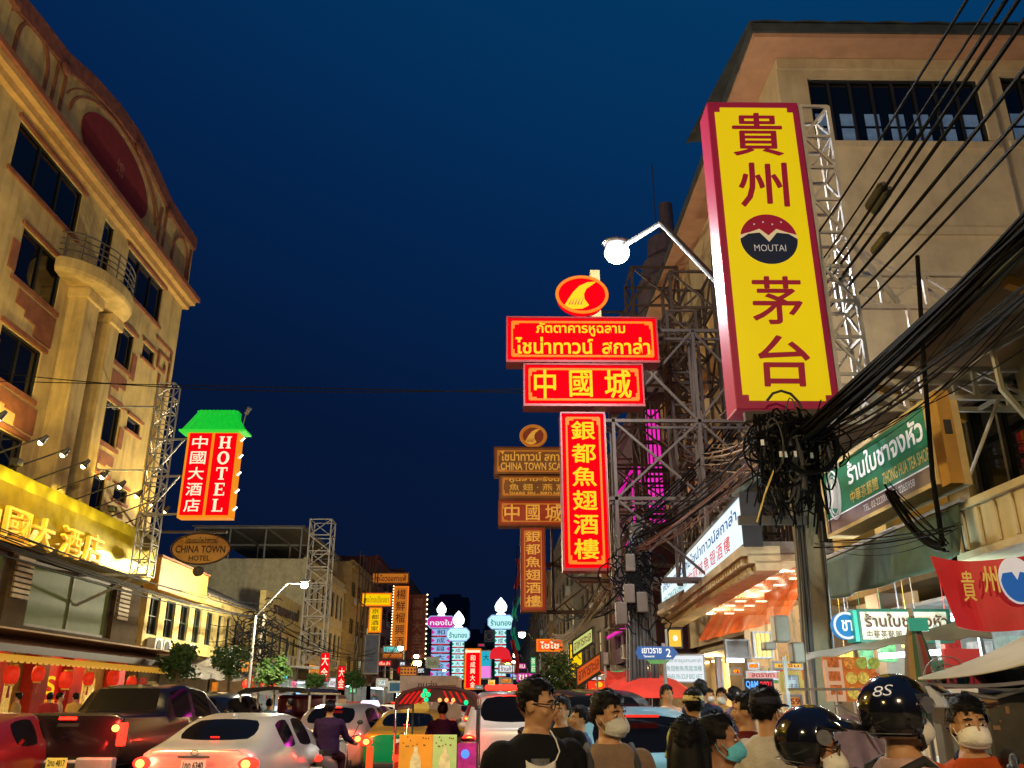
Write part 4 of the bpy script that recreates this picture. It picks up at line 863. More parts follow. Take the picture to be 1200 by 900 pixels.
dimred = M('dim_lit_brown_red_face', (.16, .025, .012), .5, em=(.30, .02, .006), es=.55, var=.2); dimgold = M('dim_gold_letter', (.5, .28, .06), .5, em=(.8, .4, .05), es=.5, var=0); dimbr = M('dim_brown_face', (.14, .06, .02), .5, em=(.16, .055, .012), es=.5)
dtrim = M('dim_gold_line', (.4, .15, .03), .5, em=(.6, .2, .02), es=.4, var=0)
fin_logo('dim brown oval sign with a dull gold fin emblem, above the farther frame', 625, 511, 15, 12, 24, M('dim_maroon_face', (.12, .03, .015), .5, em=(.2, .03, .01), es=.5), dtrim, dimgold, G2)
rsign('dim brown sign reading CHINA TOWN in gold, partly behind the tall red sign', 'brown_thai_sign', 580, 525, 672, 556, 24, dimbr, dtrim, [('ไชน่าทาวน์ สกาล่า', -.85, .0, .9, .75), ('CHINA TOWN SCALA', -.85, -.7, .9, -.12)], dimgold, G2)
rsign('dim brown sign with three small rows of gold letters, under the CHINA TOWN one', 'brown_menu_sign', 586, 557, 672, 584, 24, dimbr, dtrim, [('หูฉลาม-รังนก', -.75, .35, .8, .85), ('魚 翅 · 燕 窩', -.75, -.35, .8, .25), ('SHARK FIN - BIRD NEST', -.75, -.75, .8, -.45)], dimgold, G2)
rsign('dim red sign with three gold Chinese characters on the farther frame', 'dim_chinese_sign', 585, 587, 664, 615, 24, dimred, dtrim, [('中', -.84, -.7, -.4, .72), ('國', -.2, -.64, .2, .66), ('城', .38, -.7, .86, .72)], dimgold, G2, .03)
rsign('dim red upright sign with six gold Chinese characters on the farther frame', 'dim_upright_sign', 611, 619, 639, 715, 24, dimred, dtrim, ncol('銀都魚翅酒樓', .62, .94, -.94, .82), dimgold, G2, .03)
def sframe(label, Y, x0, x1, zs, xv, post=None):
    r = root('sign_frame', label, 'frame', (x1, Y+.3, zs[0]))
    m = MB()
    for z in zs: m.bar((x0, Y+.45, z), (x1, Y+.45, z), .065); m.bar((x0+.2, Y+.9, z), (x1, Y+.9, z), .05)
    for x in xv: m.bar((x, Y+.45, zs[0]), (x, Y+.45, zs[-1]), .065); m.bar((x, Y+.9, zs[0]), (x, Y+.9, zs[-1]), .05)
    for a, b in zip(zs, zs[1:]):
        for xa, xb in zip(xv, xv[1:]): m.bar((xa, Y+.45, a), (xb, Y+.45, b), .045); m.bar((xb, Y+.46, a), (xa, Y+.46, b), .045)
        for x in xv: m.bar((x, Y+.45, b), (x, Y+.9, a), .05)
    m.build('truss', M('brown_grey_steel', (.075, .05, .038), .6, .4, dirt=.4), r)
    if post: MB().b2((post-.06, Y+.4, zs[0]), (post+.14, Y+.7, zs[-1]+1.4)).build('post', M('cream_box_post', (.6, .45, .2), .7, em=(.6, .4, .1), es=.04), r)
    return r
sframe('brown-grey steel truss carrying the bright red signs from the building', 16, 1.3, 5.8, (3.75, 5.3, 6.9, 8.9), (2.25, 4.0, 5.6), 1.95)
sframe('thin steel truss carrying the dim brown-red signs', 24, .8, 5.8, (3.9, 5.2, 6.7, 8.1), (1.45, 3.2, 5.4))
# magenta-lit club behind the frames
mag = E('magenta_neon', (.8, .0, .42), .8); mdark = M('dark_plum_wall', (.08, .035, .05), .8, dirt=.4)
Q, FQ = shophouse(1, 5.6, 32.2, 44, 12.5, mdark, 3, 4, 'dark plum-coloured building with magenta neon strips, behind the red signs', seed=21, ac=3, parapet=.7, goods=((.8, .2, .05), (.8, .6, .1)), tubes='warm', watts=150, inner=(.5, .35, .15))
m = MB()
for a, z0, z1 in ((8.8, 4.0, 7.6), (10.6, 6.6, 9.8)): m.fb(FQ, a, a+.28, z0, z1, .2, .4)
for z in (4.4, 7.7, 10.2): m.fb(FQ, .3, 11, z, z+.12, .3, .4)
m.build('neon_strip', mag, Q)
for a, z in ((1.5, 5.5), (6.5, 7.5), (9.5, 9)): lamp(FQ.p(a, z, .9), 35, (1, .05, .6), .3, Q)
# magenta panels in the gap between the frame and the corner building
mp = root('magenta_neon_sign', 'upright magenta neon panels in a cage beside the tall red sign', 'neon sign', (4.4, 27, 4.0))
m = MB()
for (px0, py0, px1, py1) in ((757, 480, 778, 555), (760, 560, 781, 612), (746, 545, 757, 566)):
    a, b = PY(px0, py0, 27), PY(px1, py1, 27); m.b2((a.x, 27, b.z), (b.x, 27.2, a.z))
m.build('neon_panel', E('magenta_panel', (.9, .02, .5), 1.0), mp)
m = MB(); a, b = PY(742, 470, 26.8), PY(792, 625, 26.8)
for k in range(9): x = a.x+(b.x-a.x)*k/8; m.bar((x, 26.8, b.z), (x, 26.8, a.z), .05)
for k in range(7): z = b.z+(a.z-b.z)*k/6; m.bar((a.x, 26.8, z), (b.x, 26.8, z), .05)
m.build('cage', dark_steel, mp)
lamp((3.2, 25.5, 7.2), 30, (1, .05, .6), .4, mp)
sc2 = root('scaffold', 'tall dark lattice scaffold rising beside the corner building', 'scaffold', (5.2, 27, 3.7))
m = MB(); m.lattice((5.0, 25.8, 3.9), (5.0, 25.8, 15.0), 1.5, 8, .07); m.lattice((4.4, 30.5, 3.9), (4.4, 30.5, 15.6), 1.4, 8, .07); m.lattice((4.95, 20.6, 3.9), (4.95, 20.6, 12.2), 1.1, 8, .06)
m.lattice((4.3, 19.0, 4.0), (4.3, 19.0, 10.4), .7, 8, .05); m.lattice((5.4, 17.6, 4.0), (5.4, 17.6, 11.5), .8, 10, .05); m.lattice((3.9, 19, 9.6), (5.4, 23, 9.8), .6, 6, .04)
m.bar((5, 25.8, 15), (4.4, 30.5, 15.4), .09); m.bar((5, 25.8, 11), (4.4, 30.5, 11), .09); m.bar((4.95, 20.6, 12), (5, 25.8, 12), .08); m.build('poles', M('brown_grey_steel'), sc2)
# stepped tower with a spire
TW = root('stepped_tower', 'dark stepped rooftop tower with a blunt spire, behind the white street lamp', 'tower', PY(782, 300, 48))
p = PY(784, 300, 46); m = MB(); x, z = p.x, p.z
for r0, z0, z1 in ((2.2, z-16, z-2.0), (1.8, z-2.0, z-.6), (1.35, z-.6, z+1.0), (.45, z+1.0, z+3.6)): m.cyl((x, 46, z0), (x, 46, z1), r0, r0*.93, 14)
m.build('wall', M('dim_mauve_render', (.16, .11, .13), .8, dirt=.3), TW)
MB().bar((x-.7, 45.9, z+1.6), (x-.7, 45.9, z+6.5), .05).build('mast', dark_steel, TW)
# further buildings down the right
gy = M('grey_concrete_wall', (.22, .20, .17), .85, dirt=.5)
shophouse(1, 5.4, 44.2, 60, 12, M('dull_brown_plaster', (.20, .15, .10), .85, dirt=.5), 3, 5, 'dull brown shophouse row behind the farther sign frame', seed=22, ac=6, lit=(3, 8), goods=((.9, .3, .05), (.9, .7, .2)), tubes='warm', watts=200, inner=(.6, .4, .2))
shophouse(1, 5.0, 60.2, 85, 14, gy, 4, 6, 'grey concrete shophouse down the right side', seed=23, ac=5, lit=(2, 11), goods=((.7, .1, .05), (.2, .5, .6)), tubes='cool', watts=200)
shophouse(1, 4.6, 85.2, 140, 13, M('tan_plaster', (.3, .22, .13), .85, dirt=.5), 4, 10, 'tan building far down the right side of the street', seed=24, ac=5, lit=(3, 9, 20, 31), goods=((.7, .1, .05), (.8, .6, .1)), tubes='warm', watts=200)
shophouse(1, 4.4, 141, 230, 12, M('grey_plaster'), 4, 14, 'grey building at the far end of the right side', seed=25, lit=(3, 19, 33, 40), watts=200)
STL = root('street_shop', 'warmly lit open shop under the scaffold with hanging goods', 'shop', (5.5, 27.5, .14))
shopfront(STL, FRt(5.85, 31.9), 9.0, (.6, .4, .18), 'warm', ((.9, .25, .03), (.9, .6, .1), (.1, .5, .3), (.6, .05, .03)), seed=31, watts=110)
# signs along the right pavement
psign('orange_small_sign', 'small orange-red lit sign with cream letters, above the street tree', 629, 749, 659, 763, 40, E('lit_orange_red_sign', (1, .10, .01), .95), orange_trim, [('ไชไช', -.75, -.6, .75, .6)], E('lit_cream_letter', (1, .88, .6), 1.0), bold=.03, fw=.06)
psign('green_white_sign', 'green-topped white lit sign beside the timber pole', 714, 787, 738, 803, 22, E('lit_mint_white_sign', (.7, 1, .9), .9), M('green_edge', (.02, .4, .15), .5, em=(.0, .5, .2), es=.6), [('ร้านขนม', -.7, -.6, .7, .0)], M('green_letter', (.05, .3, .12), .6), fw=.05)
psign('red_stall_sign', 'red stall sign with a round gold mark above the stall canopy', 688, 797, 716, 811, 22, M('lit_red_cloth_sign', (.6, .03, .01), .6, em=(1, .04, .01), es=.6), redp, [('●', -.3, -.2, .3, .7), ('ก๋วยเตี๋ยว', -.7, -.8, .7, -.35)], gold_txt, fw=.03)
psign('white_strip_sign', 'narrow white lit strip sign over the red stall', 683, 793, 705, 797, 23, E('lit_white_sign', (.85, .9, .95), .9), steel, [('หมูสะเต๊ะ', -.7, -.6, .7, .6)], redp, fw=.02)
p0, p1 = PY(708, 812, 19), PY(760, 800, 19)
rc = root('red_stall_canopy', 'red cloth canopy over a food stall on the right pavement', 'canopy', (p0.x, 19.5, .14))
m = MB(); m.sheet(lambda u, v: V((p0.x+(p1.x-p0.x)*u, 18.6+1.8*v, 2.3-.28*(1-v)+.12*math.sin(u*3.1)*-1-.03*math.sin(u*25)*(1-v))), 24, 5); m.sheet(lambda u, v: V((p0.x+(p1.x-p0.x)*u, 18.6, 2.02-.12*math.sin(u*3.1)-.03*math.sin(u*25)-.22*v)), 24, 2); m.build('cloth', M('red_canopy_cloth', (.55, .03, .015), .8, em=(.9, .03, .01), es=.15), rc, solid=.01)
m = MB()
for x in (p0.x, p1.x):
    for y in (18.65, 20.3): m.bar((x, y, .14), (x, y, 2.25), .04)
m.build('post', steel, rc)
p0 = PY(812, 812, 16)
rp_ = root('red_parasol', 'small red parasol over a stall under the price-list board', 'parasol', (p0.x-.6, 16.4, .14))
c = V((p0.x-.75, 16.4, 2.05)); m = MB(); m.loft([[c+V((math.cos(2*math.pi*k/10)*q, math.sin(2*math.pi*k/10)*q, z)) for k in range(10)] for q, z in ((1.0, -.42), (.55, -.12), (.03, .04))], False); m.build('cloth', M('red_canopy_cloth'), rp_, solid=.01); MB().cyl(c-V((0, 0, 1.9)), c, .02, None, 6).build('pole', steel, rp_)
for i, (px, py, Y, c_, lb) in enumerate(((683, 752, 24, 'or', 'slanted orange and green lit panel hung among leaning cables'), (690, 785, 20, 'rd', 'tilted orange-red panel low under the leaning cables'))):
    p = PY(px, py, Y); F = Fr(p, (.7, -.55, .45)); s = sign('slanted_sign', lb, 'sign', F, .75, .4, .08, E('lit_lime_sign', (.75, .85, .25), .7) if i == 0 else M('orange_red_sheet', (.6, .12, .02), .6, em=(.8, .12, .02), es=.3), dk, .04); text(s, F, [('อาหารทะเล', -.3, -.1, .3, .1)], redp)
# hanging flags strip
fl = root('flag_string', 'string of long red, blue and green flags hanging by the farther frame', 'flags', PY(606, 720, 30))
m = MB()
for i, (mt, y0, y1) in enumerate((('r', 655, 690), ('b', 685, 712), ('g', 700, 728), ('b', 722, 748), ('g', 735, 762), ('r', 750, 790))):
    a, b = PY(604-i*.6, y0, 34), PY(609-i*.6, y1, 34); mm = MB(); mm.sheet(lambda u, v: V((a.x+(b.x-a.x)*u+.1*math.sin(v*4+i), 34+.05*math.sin(u*5), a.z+(b.z-a.z)*v)), 3, 6)
    mm.build('flag', {'r': M('flag_red', (.35, .02, .04), .7), 'b': M('flag_blue', (.02, .05, .3), .7), 'g': M('flag_green', (.0, .3, .2), .7, em=(0, .3, .2), es=.2)}[mt], fl, solid=.01)
MB().tube([PY(606, 640, 34), PY(600, 800, 34)], .02, 4).build('cord', wire, fl)

# clutter of the lit shop fronts under the corner building
yw = M('amber_lit_window', (.5, .35, .1), .4, em=(1, .62, .12), es=.7, var=.5, sc=3)
for lb, px0, py0, px1, py1, Y, fc, tx, tmm in (('amber lit window with gold bars above the pedestrians', 882, 741, 906, 771, 13.2, yw, None, None), ('pinkish lit fascia strip over the LED sign', 874, 787, 913, 796, 12.2, E('lit_pink_fascia', (.95, .42, .35), .7), 'ลดราคา', redp), ('small red lit sign beside the grey shutter', 876, 777, 889, 784, 12.8, red_face, 'ทอง', gold_txt), ('small red lit sign under the white light box', 857, 783, 868, 790, 13.2, red_face, 'ชา', gold_txt), ('grey ribbed shutter box below the orange valance', 850, 750, 879, 771, 13.8, M('grey_shutter', (.22, .22, .22), .5, dirt=.3), None, None), ('tall pale pink lit panel beside the tile pillar', 839, 770, 849, 826, 14.5, E('lit_pale_pink', (.8, .5, .42), .5), None, None), ('yellow lit strip over the white notice', 905, 776, 941, 784, 10.9, E('lit_amber_sign', (1, .55, .05), .95), 'ชาจีน', redp), ('blue lit round-cornered sign low behind the man in the cap', 866, 812, 880, 824, 11.6, E('lit_blue_sign', (.05, .2, .9), .9), 'ฟัน', white_l), ('orange and red price board on the near side of the pole', 922, 815, 940, 829, 10.2, M('price_board_print', (.5, .2, .05), .5, em=(1, .35, .05), es=.4, var=.8, sc=12), '59', redp)):
    s, F, w, h = psign('shop_front_sign', lb, px0, py0, px1, py1, Y, fc, steel, [(tx, -.7, -.5, .7, .5)] if tx else [], tmm, th=.08, fw=.025)
    if fc is yw:
        m = MB(); [m.fb(F, -w/2+w*k/4-.02, -w/2+w*k/4+.02, -h/2, h/2, 0, .02) for k in (1, 2, 3)]; m.build('bars', gold_m, s)
hg = random.Random(9)
for i in range(16):      # goods hung in the open fronts
    y = 9.6+i*.45; x = 4.75+hg.uniform(-.2, .5); z = hg.uniform(2.0, 2.35); c_ = [(.6, .03, .02), (.65, .4, .05), (.1, .35, .12), (.5, .45, .35)][i % 4]
    o = MB().b2((x-.09, y-.05, z-.16), (x+.09, y+.05, z+.1)).tube([(x, y, z+.1), (x, y, 3.3)], .006, 4).build('hanging_packet', M('packet_%d' % (i % 4), c_, .45, em=c_, es=.25, var=.6, sc=14), bevel=.02)
    tag(o, ['red', 'yellow', 'green', 'pale'][i % 4]+' packet among those hung in the open shop fronts behind the pedestrians', 'packet', ['red', 'yellow', 'green', 'pale'][i % 4]+' packets hung in the shop fronts')
for lb, x, y in (('bare white tube lamp over the pedestrians by the corner shop', 4.4, 11.2), ('bare white tube lamp near the concrete pole', 4.5, 9.9)):
    r = root('tube_lamp', lb, 'lamp', (x, y, 2.5)); MB().tube([(x-.55, y, 2.5), (x+.55, y, 2.5)], .02, 8).build('tube', white_tube, r); MB().tube([(x, y, 2.53), (x, y, 3.4)], .008, 4).b2((x-.6, y-.03, 2.525), (x+.6, y+.03, 2.56)).build('fitting', steel, r); lamp((x, y-.1, 2.4), 90, (.9, .97, 1), .2, r)
# ================================================================ NEAR RIGHT: yellow sign, pole, cables, tea shop
ymar = M('maroon_sign_case', (.32, .012, .06), .45, var=.1, em=(.3, .004, .04), es=.22)
yface = M('lit_yellow_plastic', (.6, .42, .0), .4, em=(.74, .585, .0), es=.62, var=.06, sc=1)
ymaroon = M('maroon_letter', (.30, .005, .03), .5, em=(.35, .004, .03), es=.25, var=0)
a, b = PY(829, 119, 9), PY(985, 480, 9); w, h = 1.17, a.z-b.z; FY = FC(3.2, 9, (a.z+b.z)/2)
YS = root('tall_yellow_sign', 'tall yellow sign with maroon border, four maroon Chinese characters and a round emblem', 'sign', FY.p(0, -h/2))
MB().fb(FY, -w/2, w/2, -h/2, h/2, -.42, 0).build('case', ymar, YS, bevel=.015)
W2, H2 = w/2-.085, h/2-.1; n_ = .07
MB().prism([(-W2+n_, -H2), (W2-n_, -H2), (W2-n_, -H2+n_), (W2, -H2+n_), (W2, H2-n_), (W2-n_, H2-n_), (W2-n_, H2), (-W2+n_, H2), (-W2+n_, H2-n_), (-W2, H2-n_), (-W2, -H2+n_), (-W2+n_, -H2+n_)], FY, .0, .012).build('yellow_face', yface, YS)
zz = lambda y: PY(905, y, 9).z-FY.o.z
its = []
for ch, y0, y1, k in (('貴', 134, 183, .31), ('州', 192, 243, .30), ('茅', 325, 380, .29), ('台', 394, 453, .29)): its.append((ch, -k, zz(y1), k, zz(y0)))
text(YS, FY, its, ymaroon, c=.016, bold=.03, shear=.04)
zc = zz(281); rr = .345
cir = lambda a0, a1, n=24, r=rr: [(r*math.cos(R(a0+(a1-a0)*k/n)), zc+r*.98*math.sin(R(a0+(a1-a0)*k/n))) for k in range(n+1)]
emb = MB().prism(cir(0, 350, 35), FY, .012, .018).build('emblem', M('emblem_cream', (.75, .65, .45), .5, em=(.8, .65, .4), es=.3, var=0), YS)
top = cir(10, 170); top += [(-rr*.6, zc+.1), (-rr*.3, zc+.14), (0, zc+.05), (rr*.3, zc+.14), (rr*.6, zc+.1)]
MB().prism(top, FY, .018, .022).build('red_sky', ymaroon, emb)
bot = cir(180, 360); bot += [(rr*.7, zc+.07), (rr*.3, zc+.085), (0, zc-.04), (-rr*.3, zc+.085), (-rr*.7, zc+.07)]
MB().prism(bot, FY, .018, .023).build('blue_hill', M('navy_emblem', (.005, .02, .08), .5), emb)
text(emb, FY, [('MOUTAI', -.19, zc-.17, .19, zc-.08)], M('pale_letter', (.6, .6, .6), .5, em=(.6, .6, .65), es=.3, var=0), c=.026, bold=-.006)
m = MB()
for i in range(4): m.ball(FY.p(-.16+.11*i, zc+.2+.03*(i % 2), .022), .012, 6, 4)
m.build('star', M('pale_letter'), emb)
tr = root('white_sign_truss', 'white painted steel truss holding the tall yellow sign out from the wall', 'truss', (6, 9.2, 4.7))
m = MB(); Y0, Y1 = 9.03, 9.4; xa, xb = 3.83, 4.17
m.lattice((4.0, 9.22, 4.62), (4.0, 9.22, 8.78), .36, 9, .035)
def flat(z0, z1, x0, x1, y, nn):
    m.bar((x0, y, z0), (x1, y, z0), .055); m.bar((x0, y, z1), (x1, y, z1), .055)
    for i in range(nn+1):
        x = x0+(x1-x0)*i/nn; m.bar((x, y, z0), (x, y, z1), .045)
        if i < nn: xn = x0+(x1-x0)*(i+1)/nn; m.bar((x, y, z0 if i % 2 else z1), (xn, y, z1 if i % 2 else z0), .035)
flat(4.80, 5.14, 4.15, 7.2, 9.03, 5); flat(4.80, 5.14, 4.15, 7.2, 9.45, 5)
for x in (4.2, 4.9, 5.6, 6.2): m.bar((x, 9.03, 5.14), (x, 9.45, 5.14), .04); m.bar((x, 9.03, 4.8), (x, 9.45, 4.8), .04)
flat(6.15, 6.6, 4.15, 7.5, 9.5, 6); m.bar((4.15, 9.5, 7.2), (7.5, 10.4, 5.6), .045); m.bar((4.15, 9.1, 7.0), (4.9, 9.5, 6.2), .05)
for x in (5.0, 6.0): m.bar((x, 9.5, 5.2), (x, 9.5, 6.15), .045)
m.build('truss', white_steel, tr)
MB().tube([(5.88, 8.6, 4.0), (5.4, 8.6, 4.75), (5.38, 8.6, 5.2), (5.9, 8.6, 5.5)], .04, 6).tube([(5.1, 9, 3.9), (5.6, 9, 4.8)], .02, 5).build('brace', white_steel, tr)
# ---------------------------------------------------------------- concrete pole with its tangle
PO = root('concrete_utility_pole', 'square concrete utility pole carrying a black knot of cables, on the pavement', 'utility pole', (3.18, 9.1, .14))
m = MB(); m.hexa([(3.04, 8.95, .14), (3.32, 8.95, .14), (3.32, 9.25, .14), (3.04, 9.25, .14), (3.22, 8.98, 4.62), (3.45, 8.98, 4.62), (3.45, 9.22, 4.62), (3.22, 9.22, 4.62)]); m.build('pole', M('old_concrete_pole', (.20, .16, .10), .85, dirt=.6, bump=.5), PO, bevel=.015)
p = PY(895, 611, 8.9); m = MB(); m.bar((p.x-.28, 8.85, p.z), (p.x+.45, 8.85, p.z), .07, .09); m.build('crossarm', dark_steel, PO); MB().bar((2.65, 8.85, 4.5), (3.75, 8.85, 4.55), .08, .1).build('crossarm', dark_steel, PO)
m = MB()
for px, py, sx_, sz_ in ((915, 737, .075, .13), (934, 765, .06, .10), (901, 757, .06, .04)):
    q = PY(px, py, 8.85); m = MB().b2((q.x-sx_, 8.78, q.z-sz_), (q.x+sx_, 8.95, q.z+sz_)); m.build('meter_box', M('grey_meter_box', (.24, .23, .20), .5, dirt=.3), PO, bevel=.02)
m = MB()
for k in range(4): m.tube([(3.0+.03*k, 8.95, .2), (3.02+.03*k+.02*math.sin(k), 8.93, 1.6), (3.08+.03*k, 8.92, 2.8), (3.13+.03*k, 8.92, 4.3)], .010+.005*(k % 3), 6)
m.tube([(3.3, 8.93, 1.2), (3.35, 8.9, 2.8), (3.4, 8.92, 4.2)], .015, 6)
m.build('conduit', black, PO)
rnd = random.Random(11)
ct = root('cable_tangle', 'big black tangle of coiled cables and splice boxes at the top of the concrete pole', 'cables', (3.1, 8.75, 3.5))
m = MB()
for k in range(72):
    if k == 50: m.build('cable', wire, ct); m = MB()
    c = V((3.08+rnd.gauss(0, .17), 8.72+rnd.uniform(-.12, .1), 4.06+rnd.gauss(0, .17))); pts = []
    r1, r2, ph, tl = rnd.uniform(.03, .24), rnd.uniform(.08, .30), rnd.random()*6, rnd.uniform(-3, 3)
    for i in range(14): a_ = ph+i*.5; pts.append(c+V((math.cos(a_)*r1, math.sin(a_*.7)*.06, math.sin(a_)*r2+tl*.05*(i-7)/7)))
    m.tube(pts, rnd.uniform(.007, .017), 5)
for k in range(40):
    if k == 0: m.build('dusty_cable', M('dusty_grey_cable', (.05, .045, .04), .7), ct); m = MB()
    x = rnd.uniform(2.72, 3.4); pts = [(x, 8.75, 4.5)]
    for i in range(5): x += rnd.gauss(0, .05); pts.append((x, 8.7+rnd.uniform(-.05, .05), 4.4-.22*(i+1)*rnd.uniform(.8, 1.1)))
    m.tube(pts, rnd.uniform(.006, .013), 5)
m.build('hanging_cable_end', wire, ct)
q = PY(953, 526, 8.5); m = MB()
for k in range(4): m.torus(q+V((.01*k-.03, .02*(k % 3), rnd.gauss(0, .012))), .25+rnd.gauss(0, .012), .011, (rnd.gauss(.35, .05), 1, rnd.gauss(0, .05)), 26, 6)
m.build('coil', wire, ct)
m = MB()
for k in range(9):
    c = V((3.1+rnd.gauss(0, .22), 8.62, 4.05+rnd.gauss(0, .18))); d_ = V((rnd.gauss(0, .4), .1, 1)).normalized(); m.cyl(c-d_*.13, c+d_*.13, .035, None, 8)
m.build('splice_box', M('black_plastic', (.02, .02, .02), .35), ct)
m = MB()
for k in range(8):
    c = V((3.1+rnd.gauss(0, .25), 8.58, 4.05+rnd.gauss(0, .2))); m.b2(c-V((.015, .01, .03)), c+V((.015, .01, .03)))
m.build('white_tag', M('white_plastic_tag', (.75, .72, .65), .5), ct)
tag(MB().tube([PY(908, 548, 8.6), PY(896, 580, 8.58), PY(887, 612, 8.6)], .009, 5).build('yellow_rope', M('yellow_cord', (.6, .4, .08), .6)), 'thin yellow cord slanting down from the black cable tangle', 'rope')
# long thick bundle from the knot towards the camera, and the single cables above it
def bundle(label, p, q, n, spread, drop, r=.014, seed=1, mat=wire, extra=None):
    rd = random.Random(seed); m = MB(); p, q = V(p), V(q); d = (q-p).normalized(); u = d.orthogonal().normalized(); w_ = d.cross(u)
    for k in range(n):
        o1 = u*rd.gauss(0, spread)+w_*rd.gauss(0, spread); o2 = u*rd.gauss(0, spread*.8)+w_*rd.gauss(0, spread*.8)
        m.tube(sag(p+o1, q+o2, drop+rd.uniform(-.06, .1), 14), r*rd.choice((.35, .5, .7, .9, 1.2, 1.7)), 5)
    return tag(m.build('cable_bundle', mat), label, 'cables')
bundle('thick black bundle of many cables slanting from the pole over the tea-shop eave', PY(938, 518, 8.85), PY(1270, 205, 3.9), 26, .048, .02, .013, 2)
bundle('thinner loose black cables drooping below the thick bundle', PY(950, 520, 8.8), PY(1275, 270, 3.9), 6, .06, .08, .007, 4)
bundle('thin cables slanting behind the yellow sign truss', PY(960, 520, 9.6), PY(1230, 310, 5), 6, .2, .2, .007, 14)
for i, ((x0, y0), (x1, y1), r_) in enumerate((((1143, -20), (978, 240), .012), ((1168, -10), (990, 262), .010), ((1186, -15), (1000, 270), .016), ((1196, -8), (1006, 275), .016), ((1214, 0), (1012, 285), .018), ((1222, 50), (1020, 300), .018), ((1228, 96), (1030, 315), .016), ((1232, 118), (1035, 330), .014))):
    p, q = PY(x0, y0, 4.2), PY(x1, y1, 8.2); d = q-p; e_ = q+d*.55
    m = MB().tube(sag(p-d*.2, e_, .05, 10), r_, 6)
    nm = ['leftmost thin black cable', 'second thin black cable', 'third black cable', 'fourth black cable', 'fifth thick black cable', 'sixth thick black cable', 'seventh black cable', 'lowest black cable'][i]+' of those crossing the cream end wall'
    o = tag(m.build('overhead_cable', wire), nm, 'cable', 'cables crossing the cream end wall')
    if i in (2, 3, 5):
        s_ = p.lerp(q, .78 if i < 5 else .9); dn = d.normalized(); MB().cyl(s_-dn*.22, s_+dn*.22, .05, .05, 8).cyl(s_-dn*.3, s_-dn*.22, .02, .05, 8).cyl(s_+dn*.22, s_+dn*.3, .05, .02, 8).build('splice_sleeve', M('black_plastic'), o)
# timber pole further along with slanting bundles
P2 = root('timber_utility_pole', 'dark utility pole crowded with pipes and boxes beside the blue street-name sign', 'utility pole', (2.45, 16.2, .14))
MB().tube([(2.42, 16.2, .14), (2.5, 16.2, 3), (2.56, 16.2, 4.75)], [.17, .15, .13], 10).build('pole', M('dark_timber', (.05, .04, .032), .85, bump=.6), P2)
m = MB()
for k in range(9): m.tube([(2.2+.07*k, 16.0, .2), (2.25+.065*k, 15.98, 2.2), (2.33+.05*k, 15.98, 3.9), (2.42+.03*k, 16, 4.5)], .02+.01*(k % 3), 6)
m.build('pipe', M('dark_grey_pipe', (.06, .06, .065), .5), P2)
m = MB()
for px, py, sx_, sz_ in ((728, 719, .10, .2), (737, 696, .10, .17), (738, 660, .09, .16), (752, 706, .10, .18)):
    q = PY(px, py, 15.85); m = MB().b2((q.x-sx_, 15.75, q.z-sz_), (q.x+sx_, 15.95, q.z+sz_)); m.build('meter_box', M('brown_grey_box', (.10, .075, .06), .6, dirt=.4), P2, bevel=.02)
m = MB(); rd = random.Random(3)
for k in range(40):
    c = V((2.5+rd.gauss(0, .2), 15.8, 3.7+rd.gauss(0, .4))); m.tube([c+V((math.cos(i*.6)*rd.uniform(.1, .25), .0, math.sin(i*.6)*.25)) for i in range(9)], .014, 5)
m.build('cable_loop', wire, P2)
colw = M('dusty_pinkish_cable', (.12, .06, .05), .5); coly = M('dusty_tan_cable', (.18, .12, .07), .5)
bundle('black cables swooping from the near pole to the farther dark pole', (3.05, 8.9, 4.35), (2.58, 16, 4.5), 14, .10, .12, .011, 5)
bundle('dusty reddish cables slanting from the near pole past the long white sign', (3.0, 9.0, 4.15), (2.5, 16, 4.2), 7, .06, .14, .010, 6, colw)
bundle('dusty tan cables running down the street from the dark pole to the tree', (2.5, 16.1, 4.6), (2.0, 34, 3.9), 10, .16, .7, .018, 7, coly)
bundle('black cables running on down the street above the tan ones', (2.6, 16.1, 4.6), (2.4, 36, 5.2), 10, .22, .8, .014, 8)
bundle('black cables from the corner building down to the dark pole', (5.7, 18, 8.2), (2.6, 16.1, 4.6), 8, .25, .3, .012, 9)
bundle('brownish cables slanting behind the knot towards the corner building', (3.5, 9.3, 4.5), (5.2, 26, 9.5), 10, .3, .5, .014, 10, coly)
# ---------------------------------------------------------------- tea shop building
olive = M('olive_stained_wall', (.32, .25, .12), .85, dirt=.6, bump=.2)
T, FT = shophouse(1, 5.9, 3.0, 16.6, 5.55, olive, 1, 7, 'low tea-shop building with a deep eave, dark upper windows and an open lit ground floor', z0=3.35, wh=1.45, ww=.72, depth=9, seed=41, tubes='cool', inner=(.7, .72, .68), goods=((.75, .75, .7), (.6, .62, .6), (.3, .4, .35)), parapet=.0, watts=75, cornice=False, ny=1, name='tea_shop_building')
m = MB(); m.sheet(lambda u, v: V((5.95-1.3*v, 3+13.6*u, 5.75-.28*v)), 30, 2); m.sheet(lambda u, v: V((5.9-1.3*v, 3+13.6*u, 5.60-.2*v)), 30, 2); m.build('eave', M('brown_eave_boards', (.20, .13, .07), .8, dirt=.4), T, solid=.03)
MB().b2((4.56, 3, 5.28), (4.66, 16.6, 5.52)).build('gutter', M('dark_green_gutter', (.04, .06, .05), .6, dirt=.4), T)
m = MB()
for y in (5.4, 7.2, 10.2, 13): m.hexa([(5.88, y, 4.9), (5.88, y+.1, 4.9), (4.8, y+.1, 5.3), (4.8, y, 5.3), (5.88, y, 5.0), (5.88, y+.1, 5.0), (4.8, y+.1, 5.4), (4.8, y, 5.4)])
